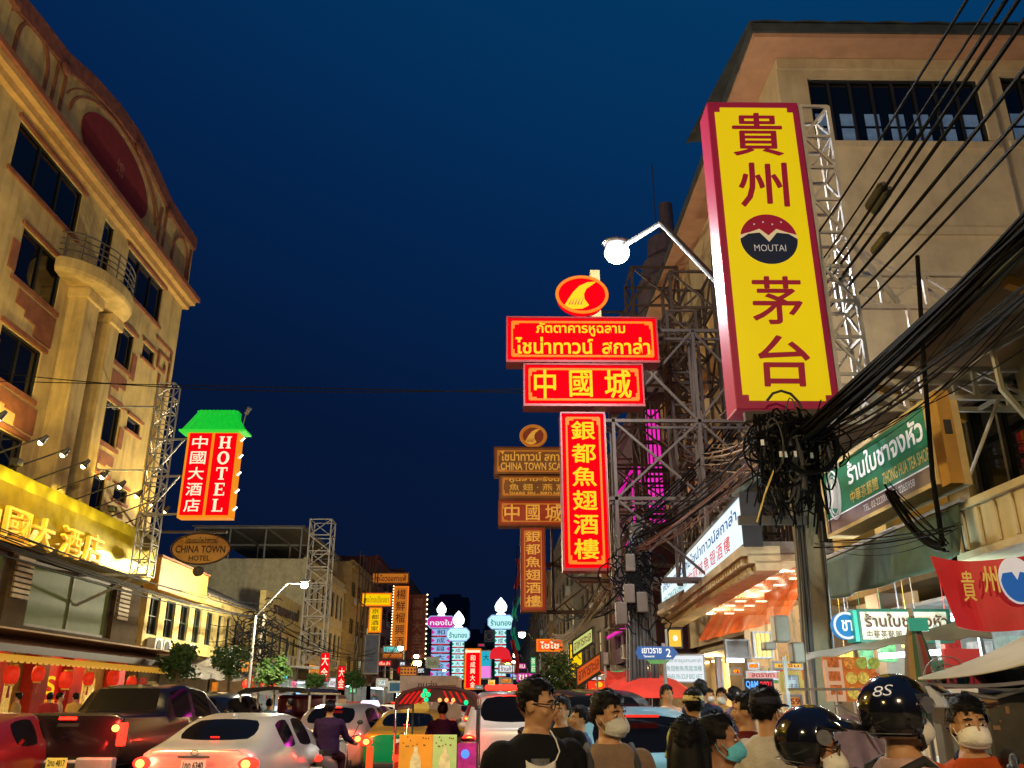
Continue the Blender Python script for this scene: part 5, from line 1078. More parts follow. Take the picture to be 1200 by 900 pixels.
m.build('eave_bracket', M('ochre_timber', (.45, .28, .06), .7), T)
for k, y in enumerate((12.5, 11.0)): MB().b2((5.0, y, 3.4), (5.88, y+.35, 4.5)).build('pilaster', M('ochre_timber'), T)
MB().b2((4.95, 5, 3.35), (5.88, 16.4, 3.48)).build('canopy_slab', M('dark_stained_slab', (.10, .085, .06), .85, dirt=.5), T)
# air conditioner on a bracket
ac = root('air_conditioner', 'air-conditioner outdoor unit with a round fan on a bracket under the tea-shop eave', 'air conditioner', (5.6, 7.2, 4.55))
MB().b2((5.2, 6.75, 4.65), (5.75, 7.6, 5.25)).build('casing', M('grey_white_ac_casing'), ac, bevel=.02)
MB().cyl((5.19, 7.05, 4.95), (5.17, 7.05, 4.95), .23, None, 20).build('fan_grille', M('dark_grille'), ac)
m = MB(); 
for k in range(9): m.b2((5.25+k*.05, 6.735, 4.68), (5.27+k*.05, 6.745, 5.22))
m.build('side_louvre', M('dark_grille'), ac)
MB().bar((5.9, 6.8, 4.6), (5.1, 6.8, 4.6), .05).bar((5.9, 7.55, 4.6), (5.1, 7.55, 4.6), .05).bar((5.15, 6.8, 4.6), (5.15, 7.55, 4.6), .05).build('bracket', white_steel, ac)
# green sign
XGn = 4.2; yg0, yg1 = 7.95, 10.88; FGn = Fr((XGn, (yg0+yg1)/2, 3.965), (0, -1, 0)); gw, gh = yg1-yg0, .84
gs = sign('green_tea_shop_sign', 'green sign with white Thai lettering, gold Chinese characters and an oval figure emblem', 'shop sign', FGn, gw, gh, .3, M('green_sign_sheet', (.005, .13, .065), .45, var=.12, em=(.0, .2, .09), es=.30), M('cream_sign_frame', (.65, .5, .22), .6), .045)
wpaint = M('white_paint'); gpaint = M('gold_paint', (.6, .42, .1), .5, em=(.7, .5, .1), es=.25, var=0)
MB().fb(FGn, -gw/2+.05, gw/2-.05, -gh/2+.045, -gh/2+.2, 0, .008).build('grey_strip', M('mauve_grey_strip', (.22, .16, .16), .6), gs)
MB().fb(FGn, -gw/2+.05, gw/2-.05, -gh/2+.2, -gh/2+.215, 0, .012).build('white_line', wpaint, gs)
text(gs, FGn, [('ร้านใบชาจงหัว', -.62, .06, 1.33, .34)], wpaint, bold=.035)
text(gs, FGn, [('中華茶藝館', -.62, -.17, .17, -.02), ('ZHONG HUA TEA SHOP', .3, -.16, 1.38, -.03)], gpaint, bold=.012, name='gold_lettering')
text(gs, FGn, [('TEL. 02-2220072, 02-2265958', -.3, -.345, 1.0, -.255)], M('pale_letter'), bold=.006, name='small_lettering')
m = MB(); m.tube([FGn.p(-1.1+.2*math.cos(2*math.pi*k/30), .05+.3*math.sin(2*math.pi*k/30), .02) for k in range(32)], .012, 5); m.tube([FGn.p(-1.1+.15*math.cos(2*math.pi*k/30), .05+.24*math.sin(2*math.pi*k/30), .02) for k in range(32)], .007, 5)
m.tube([FGn.p(-1.1+.05*math.sin(k*.6), .2-k*.05, .02) for k in range(7)], [.02, .035, .045, .05, .05, .06, .06], 6); m.ball(FGn.p(-1.1, .22, .02), (.03, .035, .035), 8, 6); m.build('oval_emblem', M('pale_letter'), gs)
MB().b2((4.2, yg0-.2, 3.5), (4.33, yg0-.03, 4.42)).build('end_box', M('ochre_sheet'), gs)
MB().b2((4.23, yg0-.212, 3.98), (4.3, yg0-.202, 4.12)).build('vent', M('dark_grille'), gs)
# vertical black cable and post in front of the sign
tag(MB().tube([PY(1075, 300, 7.5), PY(1083, 430, 7.5), PY(1093, 560, 7.4), PY(1105, 640, 7.3)], .022, 6).build('hanging_cable', wire), 'thick black cable hanging straight down past the near end of the green sign', 'cable')
bundle('loose black cables looped under the green sign', PY(955, 640, 8.4), PY(1120, 620, 6.6), 5, .05, .08, .009, 12)
bundle('black cables slanting from the green sign down to the folded awning', PY(1045, 575, 7.6), PY(1112, 640, 6.8), 7, .04, .05, .011, 13)
# dark green awning
aw = root('dark_green_awning', 'sagging dark green cloth awning below the green tea-shop sign', 'awning', (4.3, 9, 2.8))
m = MB()
def awn_(u, v):
    y = 7.15+3.6*u; s_ = .05*math.sin(u*9)+.03*math.sin(u*23+v*4)
    if v < .35: k = v/.35; return V((4.75-.85*k, y, 3.42-.24*k-.04*math.sin(u*math.pi)))
    k = (v-.35)/.65; return V((3.9-.05*k+s_*k, y, 3.18-(.44+.07*math.sin(u*math.pi)+.05*s_)*k))
m.sheet(awn_, 50, 16); m.build('cloth', M('dark_green_canvas', (.045, .075, .045), .8, var=.3, dirt=.3), aw, smooth=True, solid=.008)
MB().tube([(3.92, 7.1, 3.2), (3.92, 10.8, 3.2)], .025, 6).build('rail', steel, aw)
# cream shutter box
sb = root('cream_shutter_box', 'cream framed box with ribbed panels jutting over the pavement', 'sign box', (4.2, 6.6, 2.7))
MB().b2((4.0, 4.2, 2.72), (4.55, 7.42, 3.2)).build('box', M('cream_painted_metal', (.55, .48, .30), .55, dirt=.3), sb, bevel=.01)
m = MB(); Fx = Fr((3.995, 7.42, 2.72), (0, -1, 0)); m.fb(Fx, 0, 3.2, 0, .06, 0, .04); m.fb(Fx, 0, 3.2, .42, .48, 0, .04); m.fb(Fx, 0, .08, .06, .42, 0, .04)
for k in range(12): m.fb(Fx, .12+k*.25, .16+k*.25, .08, .4, 0, .02)
m.build('frame', M('cream_painted_metal'), sb)
MB().fb(Fx, .09, .13, .06, .42, .0, .015).build('gap', M('dark_grille'), sb)
# red banner with gold characters and emblem
rb = root('red_shop_banner', 'curled red banner with gold Chinese characters and a round blue and white emblem', 'banner', (3.7, 6.4, 2.0))
a, b = PY(1090, 652, 6.4), PY(1215, 735, 6.4)
def bn(u, v): return V((a.x+(b.x-a.x)*(u+.16*v*(1-u)), 6.4+.06*math.sin(u*5), a.z+(b.z-a.z)*v+.06*(u-.5)*0-.03*math.sin(u*3)))
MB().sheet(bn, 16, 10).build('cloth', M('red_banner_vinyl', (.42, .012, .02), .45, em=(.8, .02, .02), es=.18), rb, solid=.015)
Fb = FC(0, 6.36, 0)
def pxr(px0, py0, px1, py1, Y): p, q = PY(px0, py0, Y), PY(px1, py1, Y); return p.x, q.z, q.x, p.z
text(rb, FC(0, 6.36, 0), [('貴', *pxr(1122, 670, 1143, 705, 6.36)), ('州', *pxr(1146, 664, 1170, 695, 6.36))], gpaint, c=.03, bold=.03)
c = PY(1192, 680, 6.3); MB().prism([(.13*math.cos(2*math.pi*k/28), .17*math.sin(2*math.pi*k/28)) for k in range(28)], Fr(c, (1, 0, 0)), -.01, .0).build('emblem', M('emblem_white', (.7, .7, .75), .5, em=(.7, .75, .9), es=.3, var=0), rb)
MB().prism([(.12*math.cos(R(a_)), .155*math.sin(R(a_))) for a_ in range(180, 361, 12)]+[(.1, .05), (.03, .06), (0, 0), (-.03, .06), (-.1, .05)], Fr(c, (1, 0, 0)), .002, .006).build('blue_hill', M('bright_blue_emblem', (.01, .1, .45), .5, em=(.01, .15, .6), es=.3, var=0), rb)
# white Thai sign with teal end, round blue sign
s, F, w, h = psign('white_tea_shop_sign', 'white lit sign with brown Thai lettering and a teal end, under the dark green awning', 1004, 715, 1116, 752, 8.3, M('lit_ivory_face', (.6, .58, .45), .5, em=(.8, .8, .6), es=.4, var=.05), M('dark_green_edge', (.02, .12, .08), .5), [('ร้านใบชาจงหัว', -.88, -.1, .95, .75), ('中華茶藝館', -.88, -.85, -.1, -.3)], M('brown_letter', (.10, .03, .02), .6), th=.2, fw=.025, bold=.03)
MB().fb(F, -w/2-.05, -w/2-.012, -h/2, h/2, -.2, .02).build('teal_end', M('teal_paint', (.03, .35, .28), .5, em=(.03, .4, .3), es=.3), s)
c = PY(992, 733, 8.35); r = root('round_blue_sign', 'round blue and white lit sign beside the white tea-shop sign', 'sign', c)
MB().cyl(c, c+V((0, .08, 0)), .125, None, 24).build('disc', E('lit_blue_disc', (.02, .25, .6), .8), r); MB().torus(c+V((0, -.005, 0)), .115, .012, (0, 1, 0), 24).build('rim', E('lit_white_sign', (.85, .9, .95), .9), r)
text(r, FC(c.x, c.y, c.z), [('ชา', -.05, -.05, .05, .05)], wpaint)
# stalls at the kerb
ga = root('grey_stall_awning', 'grey plastic stall awning with a teal underside glow, behind the folded parasol', 'awning', (3.2, 7.2, .14))
a, b = PY(945, 778, 7.2), PY(1150, 722, 6.6)
def gfn(u, v):
    p = PY(945+218*u, 775-28*u-5*math.sin(u*math.pi), 7.1-.3*u); q = PY(945+213*u, 766-47*u+4*math.sin(u*math.pi), 7.5-.3*u)
    return p.lerp(q, v)+V((0, 0, .01*math.sin(u*30)*(1-v)))
m = MB(); m.sheet(gfn, 40, 6); m.build('sheet', M('translucent_grey_plastic', (.33, .36, .32), .4, var=.2), ga, solid=.006)
m = MB(); 
for x, y in ((2.55, 7.4), (3.8, 7.0), (2.6, 8.2), (3.85, 7.8)): m.bar((x, y, .14), (x, y, 1.95+(x-2.5)*.2), .03)
m.build('post', steel, ga)
m = MB(); q0, q1 = PY(1030, 769, 7.6), PY(1105, 764, 7.4); m.tube([q0, q1], .022, 8); m.build('tube_light', white_tube, ga); lamp((q0+q1)/2-V((0, .1, .12)), 110, (.75, 1, .95), .2, ga)
ca = root('cream_stall_awning', 'pale cream plastic awning swooping up to the right over the food cart', 'awning', (3.1, 5.4, .14))
a, b = PY(1072, 797, 5.5), PY(1240, 728, 5.0)
def cfn(u, v):
    p = PY(1076+170*u, 797-30*u*u-2*u, 5.4-.3*u); q = PY(1076+170*u, 795-76*u+8*math.sin(u*math.pi), 5.9-.3*u)
    return p.lerp(q, v)-V((0, 0, .03*math.sin(u*math.pi)*math.sin(v*math.pi)))
m = MB(); m.sheet(cfn, 30, 8); m.build('sheet', M('cream_plastic_sheet', (.42, .40, .28), .45, var=.15), ca, smooth=True, solid=.006)
m = MB(); m.tube([cfn(k/10, 0)-V((0, -.01, .02+.1*k/10)) for k in range(11)], .012, 6)
for x, y in ((2.75, 6.3), (3.75, 6.0), (3.75, 5.1)): m.bar((x, y, .14), (x, y, 1.7+(x-2.6)*.35), .03)
m.build('pole', steel, ca)
um = root('folded_parasol', 'folded striped parasol standing between the stalls', 'parasol', (3.02, 6.35, .14))
t = PY(1068, 722, 6.35); m = MB(); ns = 16
m.loft([[t+V((math.cos(2*math.pi*k/ns)*q*(1+.22*(k % 2)), math.sin(2*math.pi*k/ns)*q*(1+.22*(k % 2)), z)) for k in range(ns)] for q, z in ((.015, .0), (.03, -.06), (.06, -.2), (.085, -.4), (.10, -.6), (.09, -.75), (.05, -.8))])
for f in m.bm.faces:
    if len(f.verts) == 4: a_ = math.atan2(f.calc_center_median().y-t.y, f.calc_center_median().x-t.x); f.material_index = int((a_+math.pi)/(2*math.pi)*16) % 4
m.build('cloth', [M('parasol_red', (.25, .05, .04), .8), M('parasol_ochre', (.35, .25, .08), .8), M('parasol_green', (.04, .12, .07), .8), M('parasol_grey', (.2, .2, .18), .8)], um)
MB().tube([t-V((0, 0, t.z-.14)), t+V((0, 0, .06))], .018, 6).build('pole', steel, um); MB().sheet(lambda u, v: t+V((-.07+.14*u, -.08, -.02-.09*v)), 3, 3).build('tie', M('teal_paint'), um, solid=.01)
# food posters on a stand
fp = root('food_poster', 'orange and red food poster on a stall front behind the helmets', 'poster', PY(985, 815, 7.0))
x0, z0, x1, z1 = pxr(964, 770, 1022, 822, 7.0)
MB().b2((x0, 7.0, z0), (x1, 7.03, z1)).build('board', M('food_poster_print', (.35, .12, .03), .5, em=(.9, .22, .03), es=.3, var=.9, sc=9), fp); MB().b2((x0, 6.985, z0), (x0+.14, 6.998, z1-.02)).build('white_panel', M('pale_poster_strip', (.6, .45, .35), .6, em=(.8, .5, .35), es=.25), fp)
MB().bar((x0+.1, 7.05, .14), (x0+.1, 7.05, z0), .04).bar((x1-.1, 7.05, .14), (x1-.1, 7.05, z0), .04).build('leg', steel, fp)
rq = random.Random(6)
for k in range(9):
    xx, zq = x0+.2+.095*(k % 3), z0+.06+.11*(k//3); cc = [(.75, .5, .1), (.45, .12, .03), (.3, .4, .08), (.7, .25, .05)][rq.randrange(4)]
    MB().cyl((xx, 6.99, zq), (xx, 6.98, zq), .044, None, 14).build('dish_picture', M('dish_print_%d' % int(cc[0]*100), cc, .5, em=cc, es=.35, var=.9, sc=40), fp)
for k in range(3): MB().b2((x0+.025, 6.98, z0+.05+.1*k), (x0+.115, 6.984, z0+.12+.1*k)).build('dish_picture', M('dish_print_45'), fp)
# fan
fn = root('standing_fan', 'electric fan with a wire cage beside the cream awning', 'fan', (3.0, 5.9, .14))
c = PY(1112, 797, 5.9); m = MB()
for q in (.05, .1, .15): m.torus(c, q, .004, (-.3, -1, 0), 24, 4)
for k in range(12): a_ = 2*math.pi*k/12; m.tube([c+V((0, -.03, 0)), c+V((.148*math.cos(a_), .045*math.cos(a_), .15*math.sin(a_)))], .003, 4)
m.build('cage', steel, fn)
m = MB()
for k in range(3):
    a_ = 2*math.pi*k/3; m.prism([(.02*math.cos(a_), .02*math.sin(a_)), (.13*math.cos(a_-.5), .13*math.sin(a_-.5)), (.14*math.cos(a_+.1), .14*math.sin(a_+.1)), (.1*math.cos(a_+.5), .1*math.sin(a_+.5))], Fr(c+V((0, .02, 0)), (1, -.3, 0)), -.004, .004)
m.build('blade', M('teal_fan_blade', (.05, .22, .2), .4), fn)
MB().cyl(c+V((0, .03, 0)), c+V((.03, .13, 0)), .045, None, 10).cyl(c+V((.02, .08, -.05)), (c.x+.02, c.y+.08, .2), .014, None, 6).cyl((c.x+.02, c.y+.08, .14), (c.x+.02, c.y+.08, .18), .17, None, 14).build('stand', dk, fn)
# food cart
fc = root('dark_metal_food_cart', 'dark grey metal food cart with stickers under the cream awning', 'food cart', (3.6, 5.2, .14))
x0, z0, x1, z1 = pxr(1128, 812, 1240, 830, 5.4)
MB().b2((x0+.12, 5.4, .35), (x1, 6.1, z1)).build('body', M('dark_olive_metal', (.10, .09, .065), .45, .4, var=.3), fc, bevel=.015)
m = MB(); m.tube([PY(1126, 811, 5.35), PY(1165, 818, 5.3), PY(1205, 806, 5.3)], .012, 6); m.b2((x0+.06, 5.33, z1), (x1, 6.15, z1+.025)); m.build('counter', M('stainless_steel', (.5, .5, .48), .3, .9), fc)
m = MB()
for px, py, a_, b_ in ((1160, 822, .05, .03), (1180, 832, .012, .02), (1168, 853, .02, .012), (1172, 845, .006, .006)):
    q = PY(px, py, 5.395); m.b2((q.x-a_, 5.392, q.z-b_), (q.x+a_, 5.4, q.z+b_))
m.build('sticker', M('brown_sticker', (.25, .14, .06), .6), fc)
m = MB()
for x in (x0+.2, x1-.1):
    for y in (5.5, 6.0): m.cyl((x, y-.03, .26), (x, y+.03, .26), .12, None, 14)
m.build('wheel', black, fc)
m = MB(); m.loft([[V((x0+.55+q*math.cos(2*math.pi*k/20), 5.75+q*.7*math.sin(2*math.pi*k/20), z1+z)) for k in range(20)] for q, z in ((.2, .03), (.3, .14), (.31, .16), (.27, .14), (.19, .05))]); tag(m.build('wide_pan', M('blackened_pan', (.03, .03, .03), .35, .6)), 'wide blackened pan on the dark metal food cart', 'pan')
tag(MB().b2((x0+.18, 5.9, z1+.03), (x0+.42, 5.95, z1+.28)).build('red_menu_card', M('red_menu', (.5, .04, .05), .6, em=(.7, .06, .06), es=.2), bevel=.004), 'red menu card standing on the dark metal food cart', 'menu')
# shop notice cluster behind the near pedestrians
psign('white_notice', 'pale blue-white notice with two rows of dark characters hung behind the near pole', 914, 788, 940, 810, 10.5, M('pale_blue_notice', (.5, .6, .65), .5, em=(.5, .65, .75), es=.35, var=.05), M('yellow_frame', (.55, .4, .08), .5), [('营业', -.4, .2, .4, .7), ('中茶店', -.5, -.7, .5, -.2)], navy_t, th=.04, fw=.04, bold=.03)
s, F, w, h = psign('blue_led_sign', 'dark LED sign with blue and red glowing letters above the pedestrians', 872, 796, 906, 809, 11.5, M('black_led_board', (.01, .01, .012), .4), dk, [], None, th=.06, fw=.015)
text(s, F, [('Q&M', -w*.46, -h*.36, -w*.02, h*.36)], E('blue_led', (.1, .35, 1), 1.6), bold=.03, c=.01); text(s, F, [('2021', w*.05, -h*.3, w*.46, h*.3)], E('red_led', (1, .03, .05), 1.2), bold=.02, name='red_lettering', c=.01)
p = PY(858, 782, 14); psign('pale_light_box', 'small white glowing light box on the shop front behind the orange valance', 851, 772, 872, 776, 13.6, white_tube, steel, [], None, th=.05, fw=.01)
# ================================================================ VEHICLES
def paint(name, col, metal=.2, rough=.3): return M(name, col, rough, metal, var=.06, sc=1.2, coat=.5)
carglass = M('tinted_car_glass', (.004, .004, .005), .06, var=0, spec=.22)
tyre_m = M('tyre_rubber', (.015, .015, .015), .8); rim_m = M('alloy_rim', (.35, .35, .36), .3, .8)
tail_m = E('lit_tail_light', (1, .018, .008), 4.5, (.4, .01, .01)); tail_core = E('tail_light_core', (1, .55, .10), 2.6); tail_dim = M('tail_light_lens', (.35, .01, .01), .25, em=(1, .03, .01), es=.8, var=0)
plate_m = M('number_plate', (.6, .58, .5), .5, em=(.8, .75, .5), es=.15, var=.1, sc=20); plate_y = M('yellow_number_plate', (.6, .5, .1), .5, em=(.8, .65, .1), es=.25, var=.1, sc=20)
head_m = M('clear_headlamp', (.6, .62, .65), .15, var=0); chrome = M('chrome', (.6, .6, .6), .15, 1.0, var=0); dkplast = M('dark_plastic_trim', (.025, .025, .027), .5)
SED = [(0, .74, .36, .80, .64, .93), (.05, .83, .28, .88, .74, 1.0), (.55, .88, .22, .94, .77, 1.05), (1.15, .89, .2, .93, .64, 1.34), (1.75, .89, .2, .93, .63, 1.41), (1.85, .89, .2, .93, .63, 1.41), (2.55, .89, .2, .92, .62, 1.38), (3.35, .88, .2, .92, .74, 1.0), (4.2, .86, .22, .80, .74, .86), (4.5, .78, .28, .66, .66, .72), (4.58, .66, .36, .58, .55, .62)]
HAT = [(0, .72, .40, .84, .60, .98), (.06, .82, .30, .92, .70, 1.04), (.14, .86, .24, .95, .72, 1.1), (.55, .87, .22, .95, .63, 1.46), (1.45, .87, .2, .95, .64, 1.53), (1.55, .87, .2, .95, .64, 1.53), (2.3, .87, .2, .94, .62, 1.46), (3.05, .86, .2, .92, .74, 1.04), (3.7, .84, .24, .8, .72, .88), (3.95, .72, .32, .64, .6, .7)]
SUV = [(0, .76, .45, .95, .68, 1.08), (.05, .86, .36, 1.02, .76, 1.14), (.12, .90, .3, 1.05, .79, 1.2), (.35, .91, .3, 1.05, .70, 1.68), (1.9, .91, .28, 1.05, .70, 1.76), (2.0, .91, .28, 1.05, .70, 1.76), (2.8, .91, .28, 1.04, .68, 1.68), (3.5, .9, .28, 1.02, .8, 1.14), (4.4, .88, .3, .95, .78, 1.02), (4.65, .76, .4, .8, .64, .86)]
PICK = [(0, .86, .62, 1.24, .86, 1.36), (.03, .92, .6, 1.27, .9, 1.4), (1.5, .93, .6, 1.27, .9, 1.4), (1.56, .93, .5, 1.28, .82, 1.42), (1.78, .93, .42, 1.30, .72, 1.80), (2.5, .93, .42, 1.30, .71, 1.87), (2.6, .93, .42, 1.30, .71, 1.87), (3.35, .93, .42, 1.28, .70, 1.80), (4.05, .92, .4, 1.22, .82, 1.34), (5.0, .9, .44, 1.1, .8, 1.18), (5.25, .8, .5, .94, .66, 1.0)]
KIN = dict(sedan=(SED, 2, 6, 4, (.85, 3.75), .31), hatch=(HAT, 2, 6, 4, (.72, 3.2), .30), suv=(SUV, 2, 6, 4, (.85, 3.7), .36), pickup=(PICK, 3, 7, 5, (1.0, 4.35), .37))
def wheel(parent, c, r, w=.2):
    x, y, z = c; s = 1 if x > 0 else -1
    t = MB(); t.loft([[V((x+dx*s, y+math.cos(2*math.pi*k/24)*q, z+math.sin(2*math.pi*k/24)*q)) for k in range(24)] for dx, q in ((-w, r*.7), (-w, r*.95), (-w*.85, r), (-w*.1, r), (0, r*.95), (.0, r*.66))]); wl = t.build('wheel', tyre_m, parent)
    m = MB(); m.cyl((x-.03*s, y, z), (x+.004*s, y, z), r*.64, r*.6, 20)
    for k in range(5): a = 2*math.pi*k/5; m.bar((x+.008*s, y, z), (x+.008*s, y+math.cos(a)*r*.6, z+math.sin(a)*r*.6), .03, .05)
    m.build('rim', rim_m, wl)
def car(label, cat, kind, loc, rz, pm, lower=None, lights=True, plate=plate_m, name='parked_car', beam=0, scale=1., group=None, roof=None, topper=None, ptext=None, rack=False):
    st, ig, iw, ib, ax, wr = KIN[kind]; r = root(name, label, cat, loc, group, rz, local=True)
    mb = MB(); bm = mb.bm; rings = []
    for (y, w, zl, zb, wt, zt) in st:
        zm = zl+(zb-zl)*.55; h = [(w*.7, zl), (w*.97, zl+.07), (w, zm), (w*.975, zb), (wt, zt-.055), (wt*.82, zt)]
        rings.append([V((x, y, z)) for x, z in h]+[V((-x, y, z)) for x, z in h[::-1]])
    vs = [[bm.verts.new(p) for p in q] for q in rings]; crl = bm.edges.layers.float.new('crease_edge')
    for i in range(len(vs)-1):
        for j in range(12):
            f = bm.faces.new((vs[i][j], vs[i][(j+1) % 12], vs[i+1][(j+1) % 12], vs[i+1][j])); mi = 0
            if lower and j in (0, 1, 2, 8, 9, 10, 11): mi = 5
            if i == ig and j == 5: mi = 1
            elif i == iw and j == 5: mi = 2
            elif ig < i < iw and i != ib and j in (3, 7): mi = 3 if j == 3 else 4
            f.material_index = mi
    for q, fl_ in ((vs[0], 1), (vs[-1], 0)):
        f = bm.faces.new(q[::-1] if fl_ else q); f.material_index = 5 if lower else 0
    cl = bm.edges.layers.float.get('crease_edge') or bm.edges.layers.float.new('crease_edge')
    for e_ in bm.edges:
        ms = {f.material_index for f in e_.link_faces}
        if len(ms) > 1: e_[cl] = .75
        elif kind == 'pickup': e_[cl] = .45
        else:
            ys = [v.co.y for v in e_.verts]
            if max(ys)-min(ys) > .01 and any(abs(abs(v.co.x)/1-0) > .5 for v in e_.verts): e_[cl] = .25
    bmesh.ops.recalc_face_normals(bm, faces=bm.faces)
    me = bpy.data.meshes.new('car'); bm.to_mesh(me); bm.free()
    for k in range(6): me.materials.append(None)
    o = bpy.data.objects.new('car', me); md = o.modifiers.new('s', 'SUBSURF'); md.levels = md.render_levels = 2
    full = bake(o)
    def sub(idx, nm, mat, parent):
        b = bmesh.new(); b.from_mesh(full); bmesh.ops.delete(b, geom=[f for f in b.faces if f.material_index not in idx], context='FACES')
        for f in b.faces: f.material_index = 0
        m_ = bpy.data.meshes.new(nm); b.to_mesh(m_); b.free(); m_.materials.clear(); return link(nm, m_, mat, parent, smooth=True)
    body = sub((0,), 'body', pm, r)
    if lower: sub((5,), 'lower_body', lower, r)
    sub((1,), 'rear_window', carglass, r); sub((2,), 'windscreen', carglass, r); sub((3,), 'side_window', carglass, r); sub((4,), 'side_window', carglass, r)
    bpy.data.meshes.remove(full)
    L = st[-1][0]; w0 = st[1][1]; zb = st[1][3]; zl = st[1][2]
    for s in (-1, 1):
        for y in ax:
            m = MB(); m.cyl((s*(.91*st[3][1]), y, wr), (s*(st[3][1]+.004), y, wr), wr*1.13, None, 24); m.build('wheel_arch', black, r); wheel(r, (s*(st[3][1]+.012), y, wr), wr)
        x = s*(w0-.10); z = zb-.09
        t = MB(); 
        if kind == 'pickup': t.b2((s*(w0-.02)-.06, -.015, z-.26), (s*(w0-.02)+.06, .1, z+.08)); tl = t.build('tail_light', tail_m if lights else tail_dim, r, bevel=.02)
        else: t.ball((x, .06, z), (.15, .1, .085), 14, 8); tl = t.build('tail_light', tail_m if lights else tail_dim, r, smooth=True)
        if lights:
            MB().ball((x, -.045 if kind != 'pickup' else -.03, z), (.065, .02, .055), 12, 8).build('lit_core', tail_core, tl)
        MB().ball((s*.6, L-.13, zl+.38), (.16, .12, .08), 12, 8).build('headlight', head_m, r, smooth=True)
        yk = st[iw][0]+.45; MB().ball((s*(st[3][1]+.10), yk, zb+.07), (.11, .06, .075), 10, 8).bar((s*st[3][1]*.9, yk, zb), (s*(st[3][1]+.06), yk, zb+.05), .05).build('wing_mirror', pm, r, smooth=True)
    pz = {'pickup': .68, 'sedan': .77}.get(kind, zl+.36)
    m = MB(); m.b2((-.17, -.025 if kind != 'pickup' else -.13, pz-.075), (.17, -.012 if kind != 'pickup' else -.12, pz+.075)); pl = m.build('number_plate', plate, r, bevel=.006)
    if ptext: text(pl, Fr((0, -.026 if kind != 'pickup' else -.131, pz), (1, 0, 0)), [(ptext, -.14, -.045, .14, .045)], black, c=.002, bold=.02)
    m = MB(); m.b2((-w0*.72, -.03, zl), (w0*.72, .06, zl+.12)); m.build('bumper', dkplast if kind != 'pickup' else M('silver_bumper', (.5, .5, .5), .35, .5), r, bevel=.03)
    if kind == 'pickup':
        m = MB(); m.b2((-.9, -.14, .54), (-.3, .02, .76)).b2((.3, -.14, .54), (.9, .02, .76)); m.build('step_bumper', M('silver_bumper'), r, bevel=.03)
        m = MB(); m.prism([(-1.0, .9), (-.86, .78), (-.86, .62), (-.25, .56), (-.25, .47), (-1.02, .5)], Fr((0, -.15, 0), (1, 0, 0)), -.05, 0); m.build('green_guard', M('bright_green_guard', (.02, .5, .08), .4), r, bevel=.01)
        MB().b2((-.3, -.1, .56), (.3, .0, .68)).build('bumper_centre', dkplast, r, bevel=.01)
        m = MB(); m.b2((-.15, -.03, 1.2), (.2, -.012, 1.25)); m.build('tailgate_handle', dkplast, r)
        MB().b2((-.14, -.03, 1.3), (.14, .0, 1.345)).build('brake_light', tail_m, r)
        m = MB(); F = Fr((0, -.018, 1.06), (1, 0, 0))
        for k in range(3):
            a = R(90+120*k); c, s = math.cos(a), math.sin(a); d_ = .028; m.prism([(0, 0), (d_*c-d_*.6*s, d_*s+d_*.6*c), (2*d_*c, 2*d_*s), (d_*c+d_*.6*s, d_*s-d_*.6*c)], F, 0, .006)
        m.build('emblem', chrome, r)
    else:
        yb = st[ig+1][0]-.12; zt = st[ig+1][5]-.09
        if kind == 'sedan':
            m = MB(); [m.ball((k*.035-.053, .62, 1.10), (.013, .01, .01), 6, 4) for k in range(4)]; m.build('brake_light', tail_m if lights else tail_dim, r)
            MB().tube([(.055*math.cos(2*math.pi*k/16), -.012, .925+.03*math.sin(2*math.pi*k/16)) for k in range(17)], .006, 5).build('emblem', chrome, r)
            m = MB(); m.ball((0, st[ig+1][0]+.15, st[ig+1][5]+.03), (.035, .09, .045), 8, 6); m.build('roof_fin', pm, r, smooth=True)
            m = MB(); m.tube([(-.66, .05, .90), (-.60, -.004, .955), (0, -.02, .965), (.60, -.004, .955), (.66, .05, .90)], .0035, 5); m.build('boot_seam', black, r); MB().b2((-.22, -.034, .865), (.22, -.02, .885)).build('boot_handle', chrome, r)
        else: MB().b2((-.18, st[ig][0]+.28, st[ig+1][5]-.03), (.18, st[ig][0]+.33, st[ig+1][5]-.005)).build('brake_light', tail_m if lights else tail_dim, r)
    if topper:
        m = MB(); y = (st[ig+1][0]+st[iw][0])/2; zt = max(s[5] for s in st)
        m.loft([[V((x, y+d, zt+z)) for x, d in ((-q, -.1), (q, -.1), (q, .1), (-q, .1))] for q, z in ((.32, -.02), (.32, .06), (.26, .17))]); m.build('roof_sign', topper, r, bevel=.02)
    if rack: MB().b2((-.5, st[ig+1][0]+.1, st[4][5]+.0), (.5, st[ig+1][0]+.32, st[4][5]+.1)).build('beacon_bar', tail_m, r, bevel=.03)
    if beam:
        beam *= 3.6
        for s in (-1, 1): lamp((s*(w0-.1), -.2, zb-.05), beam, (1, .03, .02), .08, r)
    return r
dark_p = paint('dark_plum_black_paint', (.008, .004, .006)); silver_p = paint('champagne_silver_paint', (.56, .51, .44), .3); darkred_p = paint('dark_red_paint_car', (.14, .008, .012)); yel_p = paint('taxi_yellow_paint', (.65, .35, .01)); grn_p = paint('taxi_green_paint', (.0, .35, .12)); white_p = paint('white_car_paint', (.62, .60, .57)); blue_p = paint('light_blue_taxi_paint', (.18, .42, .55)); black_p = paint('black_car_paint', (.01, .01, .011)); silver2 = paint('warm_silver_paint', (.38, .34, .31), .4)
def gx(px, Y): return PY(px, 820, Y).x
car('dark pickup truck with lit tail lights and silver step bumper, nearest the red restaurant', 'pickup truck', 'pickup', (gx(84, 14.6), 14.6, 0), R(-6), dark_p, plate=plate_y, beam=14, name='pickup_truck', ptext='2กข 4817')
